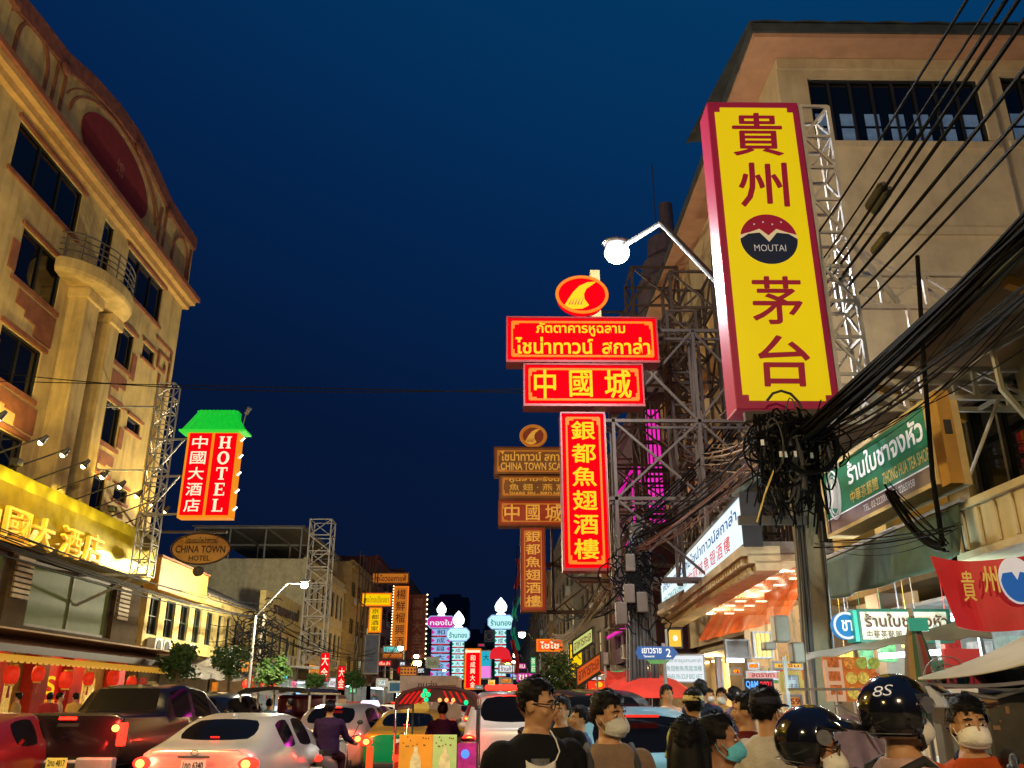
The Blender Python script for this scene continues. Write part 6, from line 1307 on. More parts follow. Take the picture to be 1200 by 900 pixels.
r = car('champagne silver sedan with glowing round tail lights, nearest car in the street', 'car', 'sedan', (gx(236, 12.6), 12.6, 0), R(-5), silver_p, beam=16, name='sedan_car', ptext='1กด 6340')
car('dark red sedan at the left edge beside the pickup truck', 'car', 'sedan', (gx(-98, 12.8), 12.8, 0), R(-5), darkred_p, beam=4, name='sedan_car')
car('yellow and green taxi with its boot towards us, left of the three-wheeler', 'taxi', 'sedan', (gx(473, 19), 19, 0), R(-2), yel_p, lower=grn_p, beam=4, name='taxi_car', topper=E('taxi_roof_sign', (1, .6, .1), .5))
car('warm silver hatchback seen past the motorcycle rider', 'car', 'hatch', (gx(384, 19.5), 19.5, 0), R(-7), silver2, beam=4, name='hatchback_car')
car('white estate car with a red light bar on its roof, right of the three-wheeler', 'car', 'suv', (gx(600, 16.5), 16.5, 0), 0, white_p, beam=3, name='estate_car', rack=True)
car('light blue taxi beyond the man with the backpack', 'taxi', 'hatch', (gx(760, 8.9), 8.9, 0), R(2), blue_p, lights=False, name='taxi_car')
car('black tall car standing behind the two men at the kerb', 'car', 'suv', (gx(706, 12.5), 12.5, 0), 0, black_p, lights=False, name='estate_car')
car('dark red taxi with a violet-white roof light, beyond the silver hatchback', 'taxi', 'sedan', (gx(424, 29), 29, 0), 0, darkred_p, beam=3, name='taxi_car', topper=E('violet_roof_sign', (.75, .6, 1), 2))
car('dark van-like car ahead of the pickup truck', 'car', 'suv', (gx(215, 20), 20.3, 0), R(-3), black_p, name='estate_car')
far = car('white sedan with lit tail lights in the queue far down the street, left lane', 'car', 'sedan', (gx(444, 37), 37, 0), 0, white_p, name='sedan_car', group='cars queued far down the street')
fr2 = car('dark red hatchback queued far down the street in the left lane', 'car', 'hatch', (gx(410, 39), 39, 0), 0, darkred_p, name='hatchback_car', group='cars queued far down the street')
for k, (src, px, Y, lb) in enumerate(((fr2, 462, 46, 'dark red hatchback behind the white sedan in the far queue'), (far, 540, 42, 'white sedan queued beyond the three-wheeler canopy'), (fr2, 566, 40, 'dark red hatchback queued beyond the white estate car'), (far, 500, 55, 'white sedan deep in the far queue under the flame-topped signs'), (fr2, 530, 58, 'dark red hatchback deep in the far queue under the red arrow sign'), (far, 560, 66, 'white sedan farthest along the right lane of the queue'), (fr2, 482, 70, 'dark red hatchback farthest along the left lane of the queue'))):
    c = copy_tree(src); c.location = (gx(px, Y), Y, 0); c['label'] = lb
# white delivery truck
def at(o): return o
dx = gx(502, 33); DT = root('delivery_truck', 'pinkish-white box truck standing tall beyond the three-wheeler', 'truck', (dx, 33, 0))
MB().b2((dx-1.05, 33, .9), (dx+1.05, 36.4, 2.42)).build('cargo_box', M('pinkish_white_box', (.55, .45, .42), .6, dirt=.3), DT, bevel=.04); MB().b2((dx-.95, 36.5, .6), (dx+.95, 38, 2.1)).build('cab', white_p, DT, bevel=.15); MB().b2((dx-1, 33.1, .6), (dx+1, 38, .88)).build('chassis', dkplast, DT)
text(DT, FC(dx, 32.99, 1.9), [('ขนส่ง', -.4, .1, .3, .35)], M('brown_letter', (.10, .03, .02), .6)); MB().b2((dx+.45, 32.97, 1.6), (dx+1.0, 32.995, 2.1)).build('door_panel', M('brown_sticker'), DT)
for s in (-1, 1):
    for y in (34, 37.2): MB().cyl((dx+s*.7, y, .45), (dx+s*1.0, y, .45), .45, None, 18).build('wheel', tyre_m, DT)
    MB().b2((dx+s*.9-.1, 32.96, .72), (dx+s*.9+.1, 33.05, .86)).build('tail_light', tail_m, DT)
# open passenger truck with people in the back
sx0 = gx(322, 21.5); ST = root('open_passenger_truck', 'open-backed passenger truck with a dark roof on pale posts and red trim', 'passenger truck', (sx0, 21.5, 0), rz=R(-5))
WINV.pop(ST.name)
m = MB(); m.b2((-.85, 0, .55), (.85, 2.4, .7)); m.b2((-.85, 0, .7), (-.78, 2.4, 1.15)); m.b2((.78, 0, .7), (.85, 2.4, 1.15)); m.build('body', darkred_p, ST)
m = MB(); m.b2((-.85, 2.42, .5), (.85, 4.3, 1.2)); m.b2((-.8, 2.5, 1.2), (.8, 3.6, 1.72)); m.build('cab', darkred_p, ST, bevel=.1)
m = MB(); m.loft([[V((x, y, z)) for x, z in ((-.88, 1.76), (-.7, 1.86), (0, 1.89), (.7, 1.86), (.88, 1.76), (.88, 1.72), (0, 1.82), (-.88, 1.72))] for y in (-.1, 2.6)]); m.build('roof', black_p, ST)
m = MB()
for s in (-.84, .84):
    for y in (0, 1.2, 2.4): m.bar((s, y, .6), (s, y, 1.76), .045)
m.build('post', white_steel, ST)
for s in (-1, 1):
    MB().ball((s*.78, -.03, .66), (.09, .05, .05), 10, 6).build('tail_light', tail_m, ST)
    for y in (.6, 3.5): MB().cyl((s*.6, y, .33), (s*.84, y, .33), .33, None, 18).build('wheel', tyre_m, ST)
for s in (-1, 1): MB().b2((s*.5-.18, .1, .9), (s*.5+.18, 2.3, .95)).build('bench', dkplast, ST)
lamp((0, 1, 1.7), 8, (1, .8, .6), .1, ST)
# three-wheeler taxi
tx = gx(512, 13.6); TT = root('three_wheeler_taxi', 'three-wheeler taxi with a dark arched canopy, coloured lights and orange and green poster panels', 'three-wheeler', (tx, 13.6, 0))
WINV.pop(TT.name)
arc_ = [(-.63, 1.50), (-.62, 1.62), (-.52, 1.72), (-.3, 1.78), (0, 1.80), (.3, 1.78), (.52, 1.72), (.62, 1.62), (.63, 1.50)]
m = MB(); m.loft([[V((x*s_, y, z)) for x, z in arc_]+[V((x*s_*.93, y, z-.05)) for x, z in arc_[::-1]] for y, s_ in ((-.12, .97), (0, 1), (1.9, 1), (2.05, .95))]); m.build('canopy', M('dark_maroon_canopy', (.05, .006, .01), .4), TT, bevel=.01)
m = MB(); m.prism([(x*.96, z-.02) for x, z in arc_]+[(x*.75, 1.52+.0*x+(.05 if abs(x) < .4 else 0)) for x, z in arc_[::-1]], Fr((0, -.1, 0), (1, 0, 0)), -.03, 0); m.build('rear_valance', M('dark_maroon_canopy'), TT)
m = MB()
for k in range(5): x = -.5+k*.075; m.prism([(x-.06, 1.54), (x-.02, 1.54), (x+.12, 1.70+.012*k), (x+.08, 1.70+.012*k)], Fr((0, -.104, 0), (1, 0, 0)), 0, .008)
for k in range(4): x = .12+k*.09; m.prism([(x+.06, 1.56), (x+.09, 1.56), (x-.0, 1.72-.005*k), (x-.03, 1.72-.005*k)], Fr((0, -.104, 0), (1, 0, 0)), 0, .008)
m.build('red_stripe', E('lit_red_stripe', (.9, .01, .01), .7), TT)
m = MB(); [m.ball((x, -.12, z), (.035, .015, .035), 10, 6) for x, z in ((-.17, 1.72), (-.2, 1.66), (-.12, 1.67), (-.15, 1.60), (.44, 1.56))]; m.build('green_light', E('green_lamp', (.0, .9, .3), 1.2), TT)
m = MB(); [m.ball((x, -.12, 1.595), (.03, .015, .03), 10, 6) for x in (.05, .15, .25)]; m.build('orange_light', E('orange_lamp', (1, .3, .08), 2.2), TT)
m = MB()
for s in (-1, 1):
    m.tube([(s*.6, 0, .5), (s*.61, 0, 1.6)], .018, 8); m.tube([(s*.6, 1.5, .6), (s*.6, 1.9, 1.6)], .018, 8)
m.tube([(-.36, .1, 1.0), (-.36, .1, 1.6)], .014, 6); m.build('frame_tube', chrome, TT)
m = MB(); m.b2((-.62, -.0, .35), (.62, .5, 1.0)); m.b2((-.6, .5, .35), (.6, 1.9, .55)); m.build('body', M('three_wheeler_red', (.35, .01, .03), .35, coat=.6), TT, bevel=.04)
m = MB(); m.loft([[V((x, y, z)) for x, z in ((-w_, .4), (w_, .4), (w_, zt), (-w_, zt))] for y, w_, zt in ((1.9, .55, 1.0), (2.3, .4, .95), (2.6, .2, .8))]); m.build('nose', M('three_wheeler_red'), TT, bevel=.04)
m = MB(); m.prism([(-.55, 1.05), (.55, 1.05), (.5, 1.6), (-.5, 1.6)], Fr((0, 1.95, 0), (1, 0, 0)), -.01, 0); m.build('windscreen', M('clear_glass', (.9, .9, .9), .02, var=0, trans=1.0), TT)
for x0, x1, mt, nm in ((-.52, -.03, M('orange_poster', (.75, .30, .02), .5, em=(1, .35, .02), es=.35), 'orange_panel'), (-.03, .32, M('lime_poster', (.5, .62, .2), .5, em=(.5, .7, .2), es=.3), 'lime_panel')):
    o = MB().b2((x0, -.14, .35), (x1-.004, -.10, 1.12)).build(nm, mt, TT, bevel=.006); xc = (x0+x1)/2
    bt = [(.0, 0), (.075, 0), (.08, .03), (.08, .25), (.06, .33), (.03, .38), (.028, .46), (.0, .46)]
    MB().prism([(xc+x, .5+z) for x, z in bt]+[(xc-x, .5+z) for x, z in bt[::-1][1:-1]], Fr((0, -.142, 0), (1, 0, 0)), 0, .004).build('bottle_picture', M('pale_bottle_print', (.8, .65, .3), .5, em=(.9, .7, .3), es=.3, var=.3, sc=9), o)
    m = MB(); rd = random.Random(4); [m.ball((rd.uniform(x0+.03, x1-.03), -.141, rd.uniform(.95, 1.1)), (.012, .004, .012), 6, 4) for k in range(12)]; m.build('fruit_print', M('brown_print', (.3, .1, .02), .6), o)
MB().b2((.33, -.09, .35), (.6, -.05, 1.0)).build('magenta_panel', M('magenta_panel_paint', (.5, .02, .2), .4, em=(.8, .03, .3), es=.3, var=.5, sc=6), TT)
MB().ball((.44, -.1, .86), (.06, .03, .06), 12, 8).build('blue_light', E('blue_lamp', (.05, .15, 1), 2.5), TT); MB().ball((.52, -.1, .6), (.05, .03, .05), 12, 8).build('tail_light', tail_m, TT)
for k in range(2): MB().ball((-.57, -.05, .55+.25*k), (.05, .03, .05), 10, 6).build('tail_light', tail_m, TT)
MB().b2((-.5, .55, .55), (.5, 1.0, .8)).build('passenger_seat', dkplast, TT, bevel=.04); MB().b2((-.3, 1.35, .55), (.3, 1.65, .85)).build('driver_seat', dkplast, TT, bevel=.04)
MB().tube([(-.3, 2.05, 1.08), (0, 2.1, 1.0), (.3, 2.05, 1.08)], .015, 6).tube([(0, 2.1, 1.0), (0, 2.4, .5)], .02, 6).build('handlebar', chrome, TT)
for x, y in ((-.55, .3), (.55, .3), (0, 2.35)): MB().cyl((x-.06, y, .24), (x+.06, y, .24), .24, None, 20).build('wheel', tyre_m, TT)
lamp((0, .8, 1.6), 10, (1, .25, .15), .1, TT)
# bits on the road
cx_ = PY(433, 890, 13.2); cn = root('orange_traffic_post', 'bright orange traffic post on the road beside the taxi', 'traffic post', (cx_.x, 13.2, 0)); MB().cyl((cx_.x, 13.2, .03), (cx_.x, 13.2, .98), .055, .05, 12).build('post', M('orange_plastic_post', (.8, .12, .02), .5, em=(1, .1, .01), es=.35), cn); MB().cyl((cx_.x, 13.2, 0), (cx_.x, 13.2, .04), .18, .16, 14).build('base', black, cn)
# motorcycles
def motorcycle(label, loc, rz, body, group=None, lit=True):
    r = root('motorcycle', label, 'motorcycle', loc, group, rz, local=True)
    for y in (0, 1.25):
        m = MB(); m.torus((0, y, .29), .24, .05, (1, 0, 0), 24, 8); w = m.build('wheel', tyre_m, r); m = MB(); m.torus((0, y, .29), .19, .015, (1, 0, 0), 20, 5)
        for k in range(5): a = 2*math.pi*k/5; m.bar((0, y, .29), (0, y+.19*math.cos(a), .29+.19*math.sin(a)), .018)
        m.build('rim', rim_m, w)
    m = MB(); m.loft([[V((x*w_, y, z0+(z1-z0)*q)) for x, q in ((-.6, 0), (.6, 0), (1, .5), (.8, 1), (-.8, 1), (-1, .5))] for y, w_, z0, z1 in ((-.3, .06, .68, .78), (-.1, .12, .5, .76), (.3, .14, .42, .74), (.6, .12, .34, .6), (.9, .13, .34, .66), (1.08, .1, .5, .95))]); m.build('bodywork', body, r, smooth=True, bevel=.02)
    MB().loft([[V((x*w_, y, z+q)) for x, q in ((-1, 0), (1, 0), (.8, .08), (-.8, .08))] for y, w_, z in ((-.28, .09, .76), (.0, .13, .755), (.45, .13, .74), (.58, .08, .74))]).build('seat', black, r, bevel=.015)
    m = MB(); 
    for s in (-1, 1): m.tube([(s*.07, 1.25, .29), (s*.07, 1.12, .72), (s*.05, 1.05, .92)], .022, 8)
    m.tube([(-.34, .92, 1.03), (-.15, 1.03, .98), (.15, 1.03, .98), (.34, .92, 1.03)], .014, 8); m.build('fork', chrome, r)
    m = MB()
    for s in (-1, 1): m.tube([(s*.2, 1.0, 1.0), (s*.3, .98, 1.2)], .007, 5); m.ball((s*.32, .97, 1.23), (.06, .015, .04), 10, 6)
    m.build('mirror', dkplast, r)
    MB().ball((0, -.31, .72), (.075, .04, .05), 12, 8).build('tail_light', tail_m if lit else tail_dim, r); MB().ball((0, 1.14, .92), (.09, .06, .08), 12, 8).build('headlight', head_m, r)
    MB().b2((-.1, -.37, .47), (.1, -.36, .6)).build('number_plate', plate_m, r); MB().tube([(.16, .5, .3), (.17, .0, .33), (.18, -.3, .42)], [.03, .045, .05], 10).build('exhaust', chrome, r)
    m = MB(); m.loft([[V((x, .0+.38*math.cos(R(a)), .29+.36*math.sin(R(a)))) for x in (-.07, .07)] for a in range(20, 170, 15)], False, False); m.build('mudguard', dkplast, r, solid=.01)
    return r
mx_ = gx(384, 15.2); MC0 = motorcycle('small motorcycle carrying a white bag, ridden between the silver cars', (mx_, 15.2, 0), R(-6), silver2)
MB().ball((-.16, -.25, .78), (.17, .2, .15), 14, 10).build('white_bag', M('white_plastic_bag', (.7, .68, .62), .45), MC0, smooth=True)
# ================================================================ PEOPLE
skin_a = M('tan_skin', (.42, .22, .10), .55, var=.12, sc=7); skin_b = M('warm_brown_skin', (.33, .16, .075), .55, var=.12, sc=7)
hair_m = M('black_hair', (.004, .0035, .0035), .55, var=.3, sc=30, bump=.2, spec=.15); eye_w = M('eye_white', (.7, .68, .64), .3, var=0); iris = M('dark_iris', (.01, .006, .004), .15, var=0)
def cloth(name, col, **k): return M(name, col, k.pop('rough', .85), var=.15, sc=8, bump=.25, spec=.08, **k)
denim = cloth('dark_blue_denim', (.03, .045, .09)); blackc = cloth('black_cotton', (.010, .010, .011)); shoe_m = M('dark_shoe', (.03, .03, .03), .6)
def remesh(mb, vox, sm=2):
    bmesh.ops.recalc_face_normals(mb.bm, faces=mb.bm.faces)
    me = bpy.data.meshes.new('b'); mb.bm.to_mesh(me); mb.bm.free(); o = bpy.data.objects.new('b', me)
    md = o.modifiers.new('r', 'REMESH'); md.mode = 'VOXEL'; md.voxel_size = vox
    if sm: ms = o.modifiers.new('s', 'SMOOTH'); ms.iterations = sm; ms.factor = .5
    return bake(o)
def xf(mb, fn):
    for v in mb.bm.verts: v.co = fn(v.co)
    return mb
def person(label, x, y, rz, H=1.68, hy=0, tilt=0, skin=skin_a, shirt=None, pants=denim, hair='short', mask=None, sleeve=.5, arms='down', legs='stand', dz=0, vox=.011, fat=1., glasses=False, group=None, z0=None, brows=True, helmet=None, straps=None, apron=None, collar=None, cap=None, female=False, head=True, extra=None):
    s = H/1.70; sz0 = (.14 if x > 2.3 else .008) if z0 is None else z0
    r = root('person', label, 'person', (x, y, sz0+dz), group, R(rz), local=True)
    piv = V((0, -.01, 1.50)); cy_, sy_ = math.cos(R(hy)), math.sin(R(hy)); ct, st_ = math.cos(R(tilt)), math.sin(R(tilt))
    def hd(p):
        q = V(p)-piv; q = V((q.x, q.y*ct-q.z*st_, q.y*st_+q.z*ct)); q = V((q.x*cy_-q.y*sy_, q.x*sy_+q.y*cy_, q.z)); return (q+piv)*s
    sc_ = lambda p: V(p)*s
    A = {'down': ((.235, -.03, 1.10), (.245, .06, .86)), 'bars': ((.27, .16, 1.12), (.31, .46, 1.04)), 'bent': ((.24, -.02, 1.10), (.16, .24, 1.08)), 'phone': ((.23, .05, 1.10), (.13, .27, 1.22))}[arms]
    Lg = {'stand': ((.095, .02, .50), (.10, -.01, .09)), 'astride': ((.2, .10, .50), (.24, .05, .09)), 'sit': ((.13, .42, .90), (.13, .46, .48)), 'ride': ((.16, .36, .80), (.17, .22, .42))}[legs]
    tor = [(.88, .155*fat, .11*fat), (.98, .15*fat, .105*fat), (1.12, .148*fat, .105*fat), (1.26, .168*fat, .112*fat), (1.34, .178*fat, .10*fat), (1.39, .155, .088), (1.425, .11, .074), (1.455, .07, .062), (1.475, .055, .055)]
    if female: tor = [(z, a*.88, b*(.95 if z != 1.26 else 1.08)) for z, a, b in tor]
    def ring(z, a, b, g=0, n=20): return [V(((a+g)*math.copysign(abs(math.cos(2*math.pi*k/n))**.8, math.cos(2*math.pi*k/n)), (b+g)*math.copysign(abs(math.sin(2*math.pi*k/n))**.8, math.sin(2*math.pi*k/n)), z)) for k in range(n)]
    shx = .178*(.86 if female else 1)*(.5+.5*fat)
    B = MB(); B.loft([ring(*t) for t in tor])
    for sd in (-1, 1):
        sh, el, wr = V((sd*shx, 0, 1.365)), V((sd*A[0][0], A[0][1], A[0][2])), V((sd*A[1][0], A[1][1], A[1][2]))
        B.ball(sh, (.05, .05, .05), 10, 8); B.tube([sh, sh.lerp(el, .4), el], [.048*fat, .046*fat, .040], 10); B.tube([el, el.lerp(wr, .35), wr], [.041, .040, .027], 10); B.ball(el, .041, 10, 8)
        d = (wr-el).normalized(); pm = wr+d*.05; B.ball(pm, (.04, .04, .045), 10, 8); side = V((0, 1, 0)) if abs(d.y) < .7 else V((sd, 0, 0)); inn = V((-sd, 0, 0)) if abs(d.y) < .7 else V((0, 0, -1))
        for k, ln in enumerate((.07, .08, .075, .06)):
            b0 = wr+d*.075+side*(.03-.02*k); B.tube([b0-d*.02, b0+d*ln*.5+inn*.008, b0+d*ln*.85+inn*.03], [.0095, .0095, .008], 6)
        B.tube([wr+d*.03+side*.025, wr+d*.06+side*.055, wr+d*.095+side*.05+inn*.015], [.012, .011, .009], 6)
        hp, kn, an = V((sd*.085, 0, .90)), V((sd*Lg[0][0], Lg[0][1], Lg[0][2])), V((sd*Lg[1][0], Lg[1][1], Lg[1][2]))
        B.tube([hp, hp.lerp(kn, .4), kn], [.085, .078, .055], 10); B.ball(kn, .056, 8, 6); B.tube([kn, kn.lerp(an, .35), an], [.055, .055, .037], 10); B.ball(an+V((0, .06, -.045)), (.042, .11, .038), 8, 6)
    xf(B, sc_)
    if head:
        h = MB(); h.ball((0, -.012, 1.605), (.074, .093, .092), 20, 14); h.ball((0, .018, 1.555), (.060, .074, .078), 16, 12); h.ball((0, .052, 1.500), (.032, .03, .026), 10, 8); h.ball((0, .02, 1.515), (.05, .055, .035), 12, 8)
        h.tube([(0, .086, 1.605), (0, .101, 1.578), (0, .108, 1.562)], [.009, .012, .016], 8); h.ball((0, .088, 1.553), (.022, .014, .010), 8, 6)
        h.ball((0, .083, 1.530), (.024, .010, .006), 8, 6); h.ball((0, .081, 1.520), (.021, .010, .006), 8, 6); h.ball((0, .072, 1.620), (.052, .016, .012), 10, 6)
        for sd in (-1, 1): h.ball((sd*.045, .06, 1.562), (.022, .022, .02), 8, 6); h.ball((sd*.076, -.008, 1.580), (.010, .022, .032), 8, 6)
        xf(h, hd); me = bpy.data.meshes.new('t'); h.bm.to_mesh(me); h.bm.free(); B.bm.from_mesh(me); bpy.data.meshes.remove(me)
        B.tube([sc_((0, -.022, 1.40)), sc_((0, -.015, 1.46)), hd((0, -.008, 1.54))], [.06*s, .054*s, .052*s], 12)
    link('body', remesh(B, vox, 2), skin, r, smooth=True)
    C = MB(); C.loft([ring(z, a, b, .016+.008*(z < 1.1)) for z, a, b in tor[:-1]])
    for sd in (-1, 1):
        sh, el, wr = V((sd*shx, 0, 1.365)), V((sd*A[0][0], A[0][1], A[0][2])), V((sd*A[1][0], A[1][1], A[1][2]))
        C.ball(sh+V((-sd*.006, 0, -.004)), (.074, .072, .070), 12, 10)
        if sleeve <= 1: e_ = sh.lerp(el, .75 if sleeve == .5 else sleeve); C.tube([sh, sh.lerp(e_, .5), e_], [.069*fat, .070*fat, .072*fat], 12)
        else: C.tube([sh, sh.lerp(el, .5), el], [.072, .066, .056], 12); C.ball(el, .057, 8, 6); C.tube([el, el.lerp(wr, .9)], [.056, .044], 12)
    xf(C, sc_); sm = remesh(C, vox*1.1, 1)
    for v in sm.vertices:
        n_ = noise.noise(v.co*9)*.006+noise.noise(V((v.co.x*6+v.co.z*9, v.co.y*6, v.co.z*11)))*.009; v.co += v.normal*n_
    S_ = link('shirt', sm, shirt, r, smooth=True)
    if collar:
        m = MB()
        for sd in (-1, 1): m.sheet(lambda u, v: sc_((sd*(.062*math.cos(R(u*150-60))+.03*v), .062*math.sin(R(u*150-60))*1.1+.02*v-.01, 1.475-.045*v-.02*max(0, math.sin(R(u*150-60))))), 10, 3)
        m.build('collar', collar, S_, smooth=True, solid=.005)
        MB().tube([sc_((0, .085, 1.41)), sc_((0, .132, 1.26)), sc_((0, .131, 1.0))], .006, 5).build('placket', collar, S_)
    P_ = MB(); P_.loft([ring(z, a, b, .014) for z, a, b in ((.80, .15, .105), (.9, .158, .112), (1.0, .152, .106))])
    for sd in (-1, 1):
        hp, kn, an = V((sd*.085, 0, .88)), V((sd*Lg[0][0], Lg[0][1], Lg[0][2])), V((sd*Lg[1][0], Lg[1][1], Lg[1][2]))
        P_.tube([hp, hp.lerp(kn, .4), kn], [.1, .093, .072], 12); P_.ball(kn, .072, 8, 6); P_.tube([kn, an], [.072, .055], 12)
    xf(P_, sc_); link('trousers', remesh(P_, vox*1.6, 1), pants, r, smooth=True)
    for sd in (-1, 1):
        an = V((sd*Lg[1][0], Lg[1][1], Lg[1][2])); m = MB(); m.ball(sc_(an+V((0, .06, -.045))), (.05, .135, .045), 12, 8); m.build('shoe', shoe_m, r, smooth=True)
    if not head: return r
    def hb(m, nm, mat, par=r, **k): return xf(m, hd).build(nm, mat, par, **k)
    m = MB(); [m.ball((sd*.030, .0785, 1.594), (.0125, .008, .0048), 10, 8) for sd in (-1, 1)]; hb(m, 'eyes', eye_w, smooth=True)
    m = MB(); [m.ball((sd*.030, .0855, 1.594), (.0058, .003, .0048), 8, 6) for sd in (-1, 1)]; hb(m, 'irises', iris)
    m = MB(); [m.tube([(sd*.014, .091, 1.6175), (sd*.032, .089, 1.620), (sd*.052, .075, 1.614)], [.003, .004, .002], 5) for sd in (-1, 1)]; hb(m, 'eyebrows', hair_m)
    if not mask: m = MB(); m.ball((0, .0915, 1.5255), (.022, .004, .0065), 10, 6); hb(m, 'lips', M('lip_tone', (.30, .10, .07), .5), smooth=True)
    if hair in ('short', 'bowl', 'long', 'bun', 'under'):
        m = MB(); m.ball((0, -.014, 1.612), (.083, .102, .100), 40, 28); kill = []
        fr = 1.650 if hair != 'bowl' else 1.636
        for v in m.bm.verts:
            c = v.co
            if (c.y > .035 and c.z < fr+.012*math.sin(c.x*160)) or c.z < (1.535 if c.y < -.03 else 1.575) or (c.y > .0 and c.z < 1.60): kill.append(v)
        bmesh.ops.delete(m.bm, geom=kill, context='VERTS')
        for v in m.bm.verts:
            c = v.co; g = .010*noise.noise(c*38)+.006*noise.noise(c*90)+(.016 if c.z > 1.66 else .004)
            if hair == 'under' and c.z < 1.625: g -= .011
            d = (c-V((0, -.014, 1.60))).normalized(); v.co = c+d*g
        if hair in ('long', 'bun'):
            m.loft([[V((math.cos(2*math.pi*k/16)*a, yc+math.sin(2*math.pi*k/16)*b, z)) for k in range(16)] for z, a, b, yc in ((1.64, .07, .06, -.05), (1.55, .085, .06, -.06), (1.45, .09, .055, -.08), (1.32, .085, .05, -.10), (1.18, .06, .035, -.115))] if hair == 'long' else [[V((math.cos(2*math.pi*k/12)*a, -.11+math.sin(2*math.pi*k/12)*a, z)) for k in range(12)] for z, a in ((1.56, .02), (1.58, .04), (1.62, .045), (1.65, .02))])
            if hair == 'long':
                for sd in (-1, 1): m.tube([(sd*.07, .03, 1.655), (sd*.085, .01, 1.57), (sd*.085, -.02, 1.47), (sd*.08, -.04, 1.36)], [.018, .025, .026, .01], 8)
        vv = [v.co.copy() for v in m.bm.verts if v.co.z > 1.56]; rh = random.Random(len(label))
        for k in range(0 if vox > .02 else 900):
            c = rh.choice(vv); n_ = (c-V((0, -.014, 1.60))).normalized(); d = (n_*.22+V((rh.gauss(0, .3), .15 if c.y > .03 else -.35, -.55 if c.z < 1.66 else -.05))).normalized(); t_ = d.orthogonal().normalized(); b_ = d.cross(t_); c = c+n_*.002; q = .0016; L_ = rh.uniform(.010, .020)
            p0, p1, p2, p3 = c+t_*q, c-t_*q*.5+b_*q*.8, c-t_*q*.5-b_*q*.8, c+d*L_; m.f([p0, p1, p3]); m.f([p1, p2, p3]); m.f([p2, p0, p3])
        hb(m, 'hair', hair_m, smooth=True)
    if cap:
        m = MB(); m.ball((0, -.012, 1.625), (.09, .108, .098), 30, 20); bmesh.ops.delete(m.bm, geom=[v for v in m.bm.verts if v.co.z < 1.625], context='VERTS'); m.sheet(lambda u, v: V((-.07+.14*u, .085+.07*v*(1-(2*u-1)**2*.5), 1.628-.012*v)), 8, 3); hb(m, 'cap', cap, smooth=True, solid=.006)
    if mask:
        m = MB()
        def mk(u, v):
            t = (u*2-1); a = R(72)*t; w_ = 1-.25*abs(v*2-1)**2; bul = .030*(1-t*t)*(1-abs(v*2-1)**1.6)
            return V((.076*math.sin(a), .010+.090*math.cos(a)+bul-.012*(v > .8), 1.532-(.092*(v-.5)+.008*(v < .5)*0)*(1-.5*t*t)+.012*(1-v)*(1-t*t)))
        m.sheet(mk, 20, 12); mo = hb(m, 'face_mask', mask, smooth=True, solid=.003); m = MB()
        for sd in (-1, 1): m.tube([mk(.5+.5*sd, .15), (sd*.080, -.01, 1.60), (sd*.082, -.022, 1.575), (sd*.080, -.012, 1.55), mk(.5+.5*sd, .85)], .0022, 5)
        hb(m, 'ear_loop', mask, mo)
    if glasses:
        m = MB()
        for sd in (-1, 1): m.tube([(sd*.032+.024*math.cos(2*math.pi*k/16), .098, 1.592+.018*math.sin(2*math.pi*k/16)) for k in range(17)], .0028, 5); m.tube([(sd*.056, .096, 1.598), (sd*.078, .05, 1.60), (sd*.080, -.01, 1.595)], .003, 5)
        m.tube([(-.008, .1, 1.596), (.008, .1, 1.596)], .0025, 5); hb(m, 'glasses', black)
    if helmet:
        m = MB(); m.ball((0, -.004, 1.612), (.128, .146, .135), 48, 32); kill = []
        for v in m.bm.verts:
            c = v.co
            if c.z < 1.515 or (c.y > .04 and c.z < 1.66-.25*max(0, .075-c.y)): kill.append(v)
        bmesh.ops.delete(m.bm, geom=kill, context='VERTS'); ho = hb(m, 'helmet', helmet, smooth=True, solid=.018)
        if extra != 'novisor': m = MB(); m.sheet(lambda u, v: V((.142*math.sin(R(-76+152*u)), .006+.156*math.cos(R(-76+152*u))+.026*v, 1.70-.075*v)), 24, 8); hb(m, 'visor', M('smoky_clear_visor', (.75, .8, .85), .05, var=0, alpha=.35), ho, smooth=True, solid=.002)
        m = MB(); m.sheet(lambda u, v: V((.137*math.sin(R(-72+144*u)), .012+.146*math.cos(R(-72+144*u))+.055*v, 1.705-.03*v)), 20, 3); hb(m, 'peak', helmet, ho, smooth=True, solid=.004)
        m = MB(); [m.cyl((sd*.126, .045, 1.635), (sd*.140, .047, 1.635), .028, None, 16) for sd in (-1, 1)]; hb(m, 'visor_pivot', M('grey_pivot', (.25, .25, .27), .3, .6), ho)
        m = MB(); [m.cyl((sd*.140, .047, 1.635), (sd*.142, .047, 1.635), .009, None, 10) for sd in (-1, 1)]; m.tube([(.130*math.sin(R(a)), -.004-.143*math.cos(R(a)), 1.535) for a in range(-80, 81, 10)], .0016, 5); hb(m, 'pale_trim', M('grey_pivot'), ho)
        m = MB(); [m.tube([(sd*.108, .02, 1.53), (sd*.075, .045, 1.49), (sd*.02, .06, 1.478)], .008, 6) for sd in (-1, 1)]; hb(m, 'chin_strap', black, ho)
        if extra == 'mark':
            n_ = V((.62, -.60, .50)).normalized(); v_ = (V((0, 0, 1))-n_*n_.z).normalized(); F = Fr(V((.128*n_.x, -.004+.146*n_.y, 1.612+.135*n_.z)), v_.cross(n_), v_); m = MB(); put(m, F, '8', -.036, -.022, -.002, .020, c=.005, bold=-.01, shear=.2); put(m, F, 'S', .002, -.018, .032, .026, c=.005, bold=-.01, shear=.2)
            hb(m, 'white_mark', M('pale_letter'), ho)
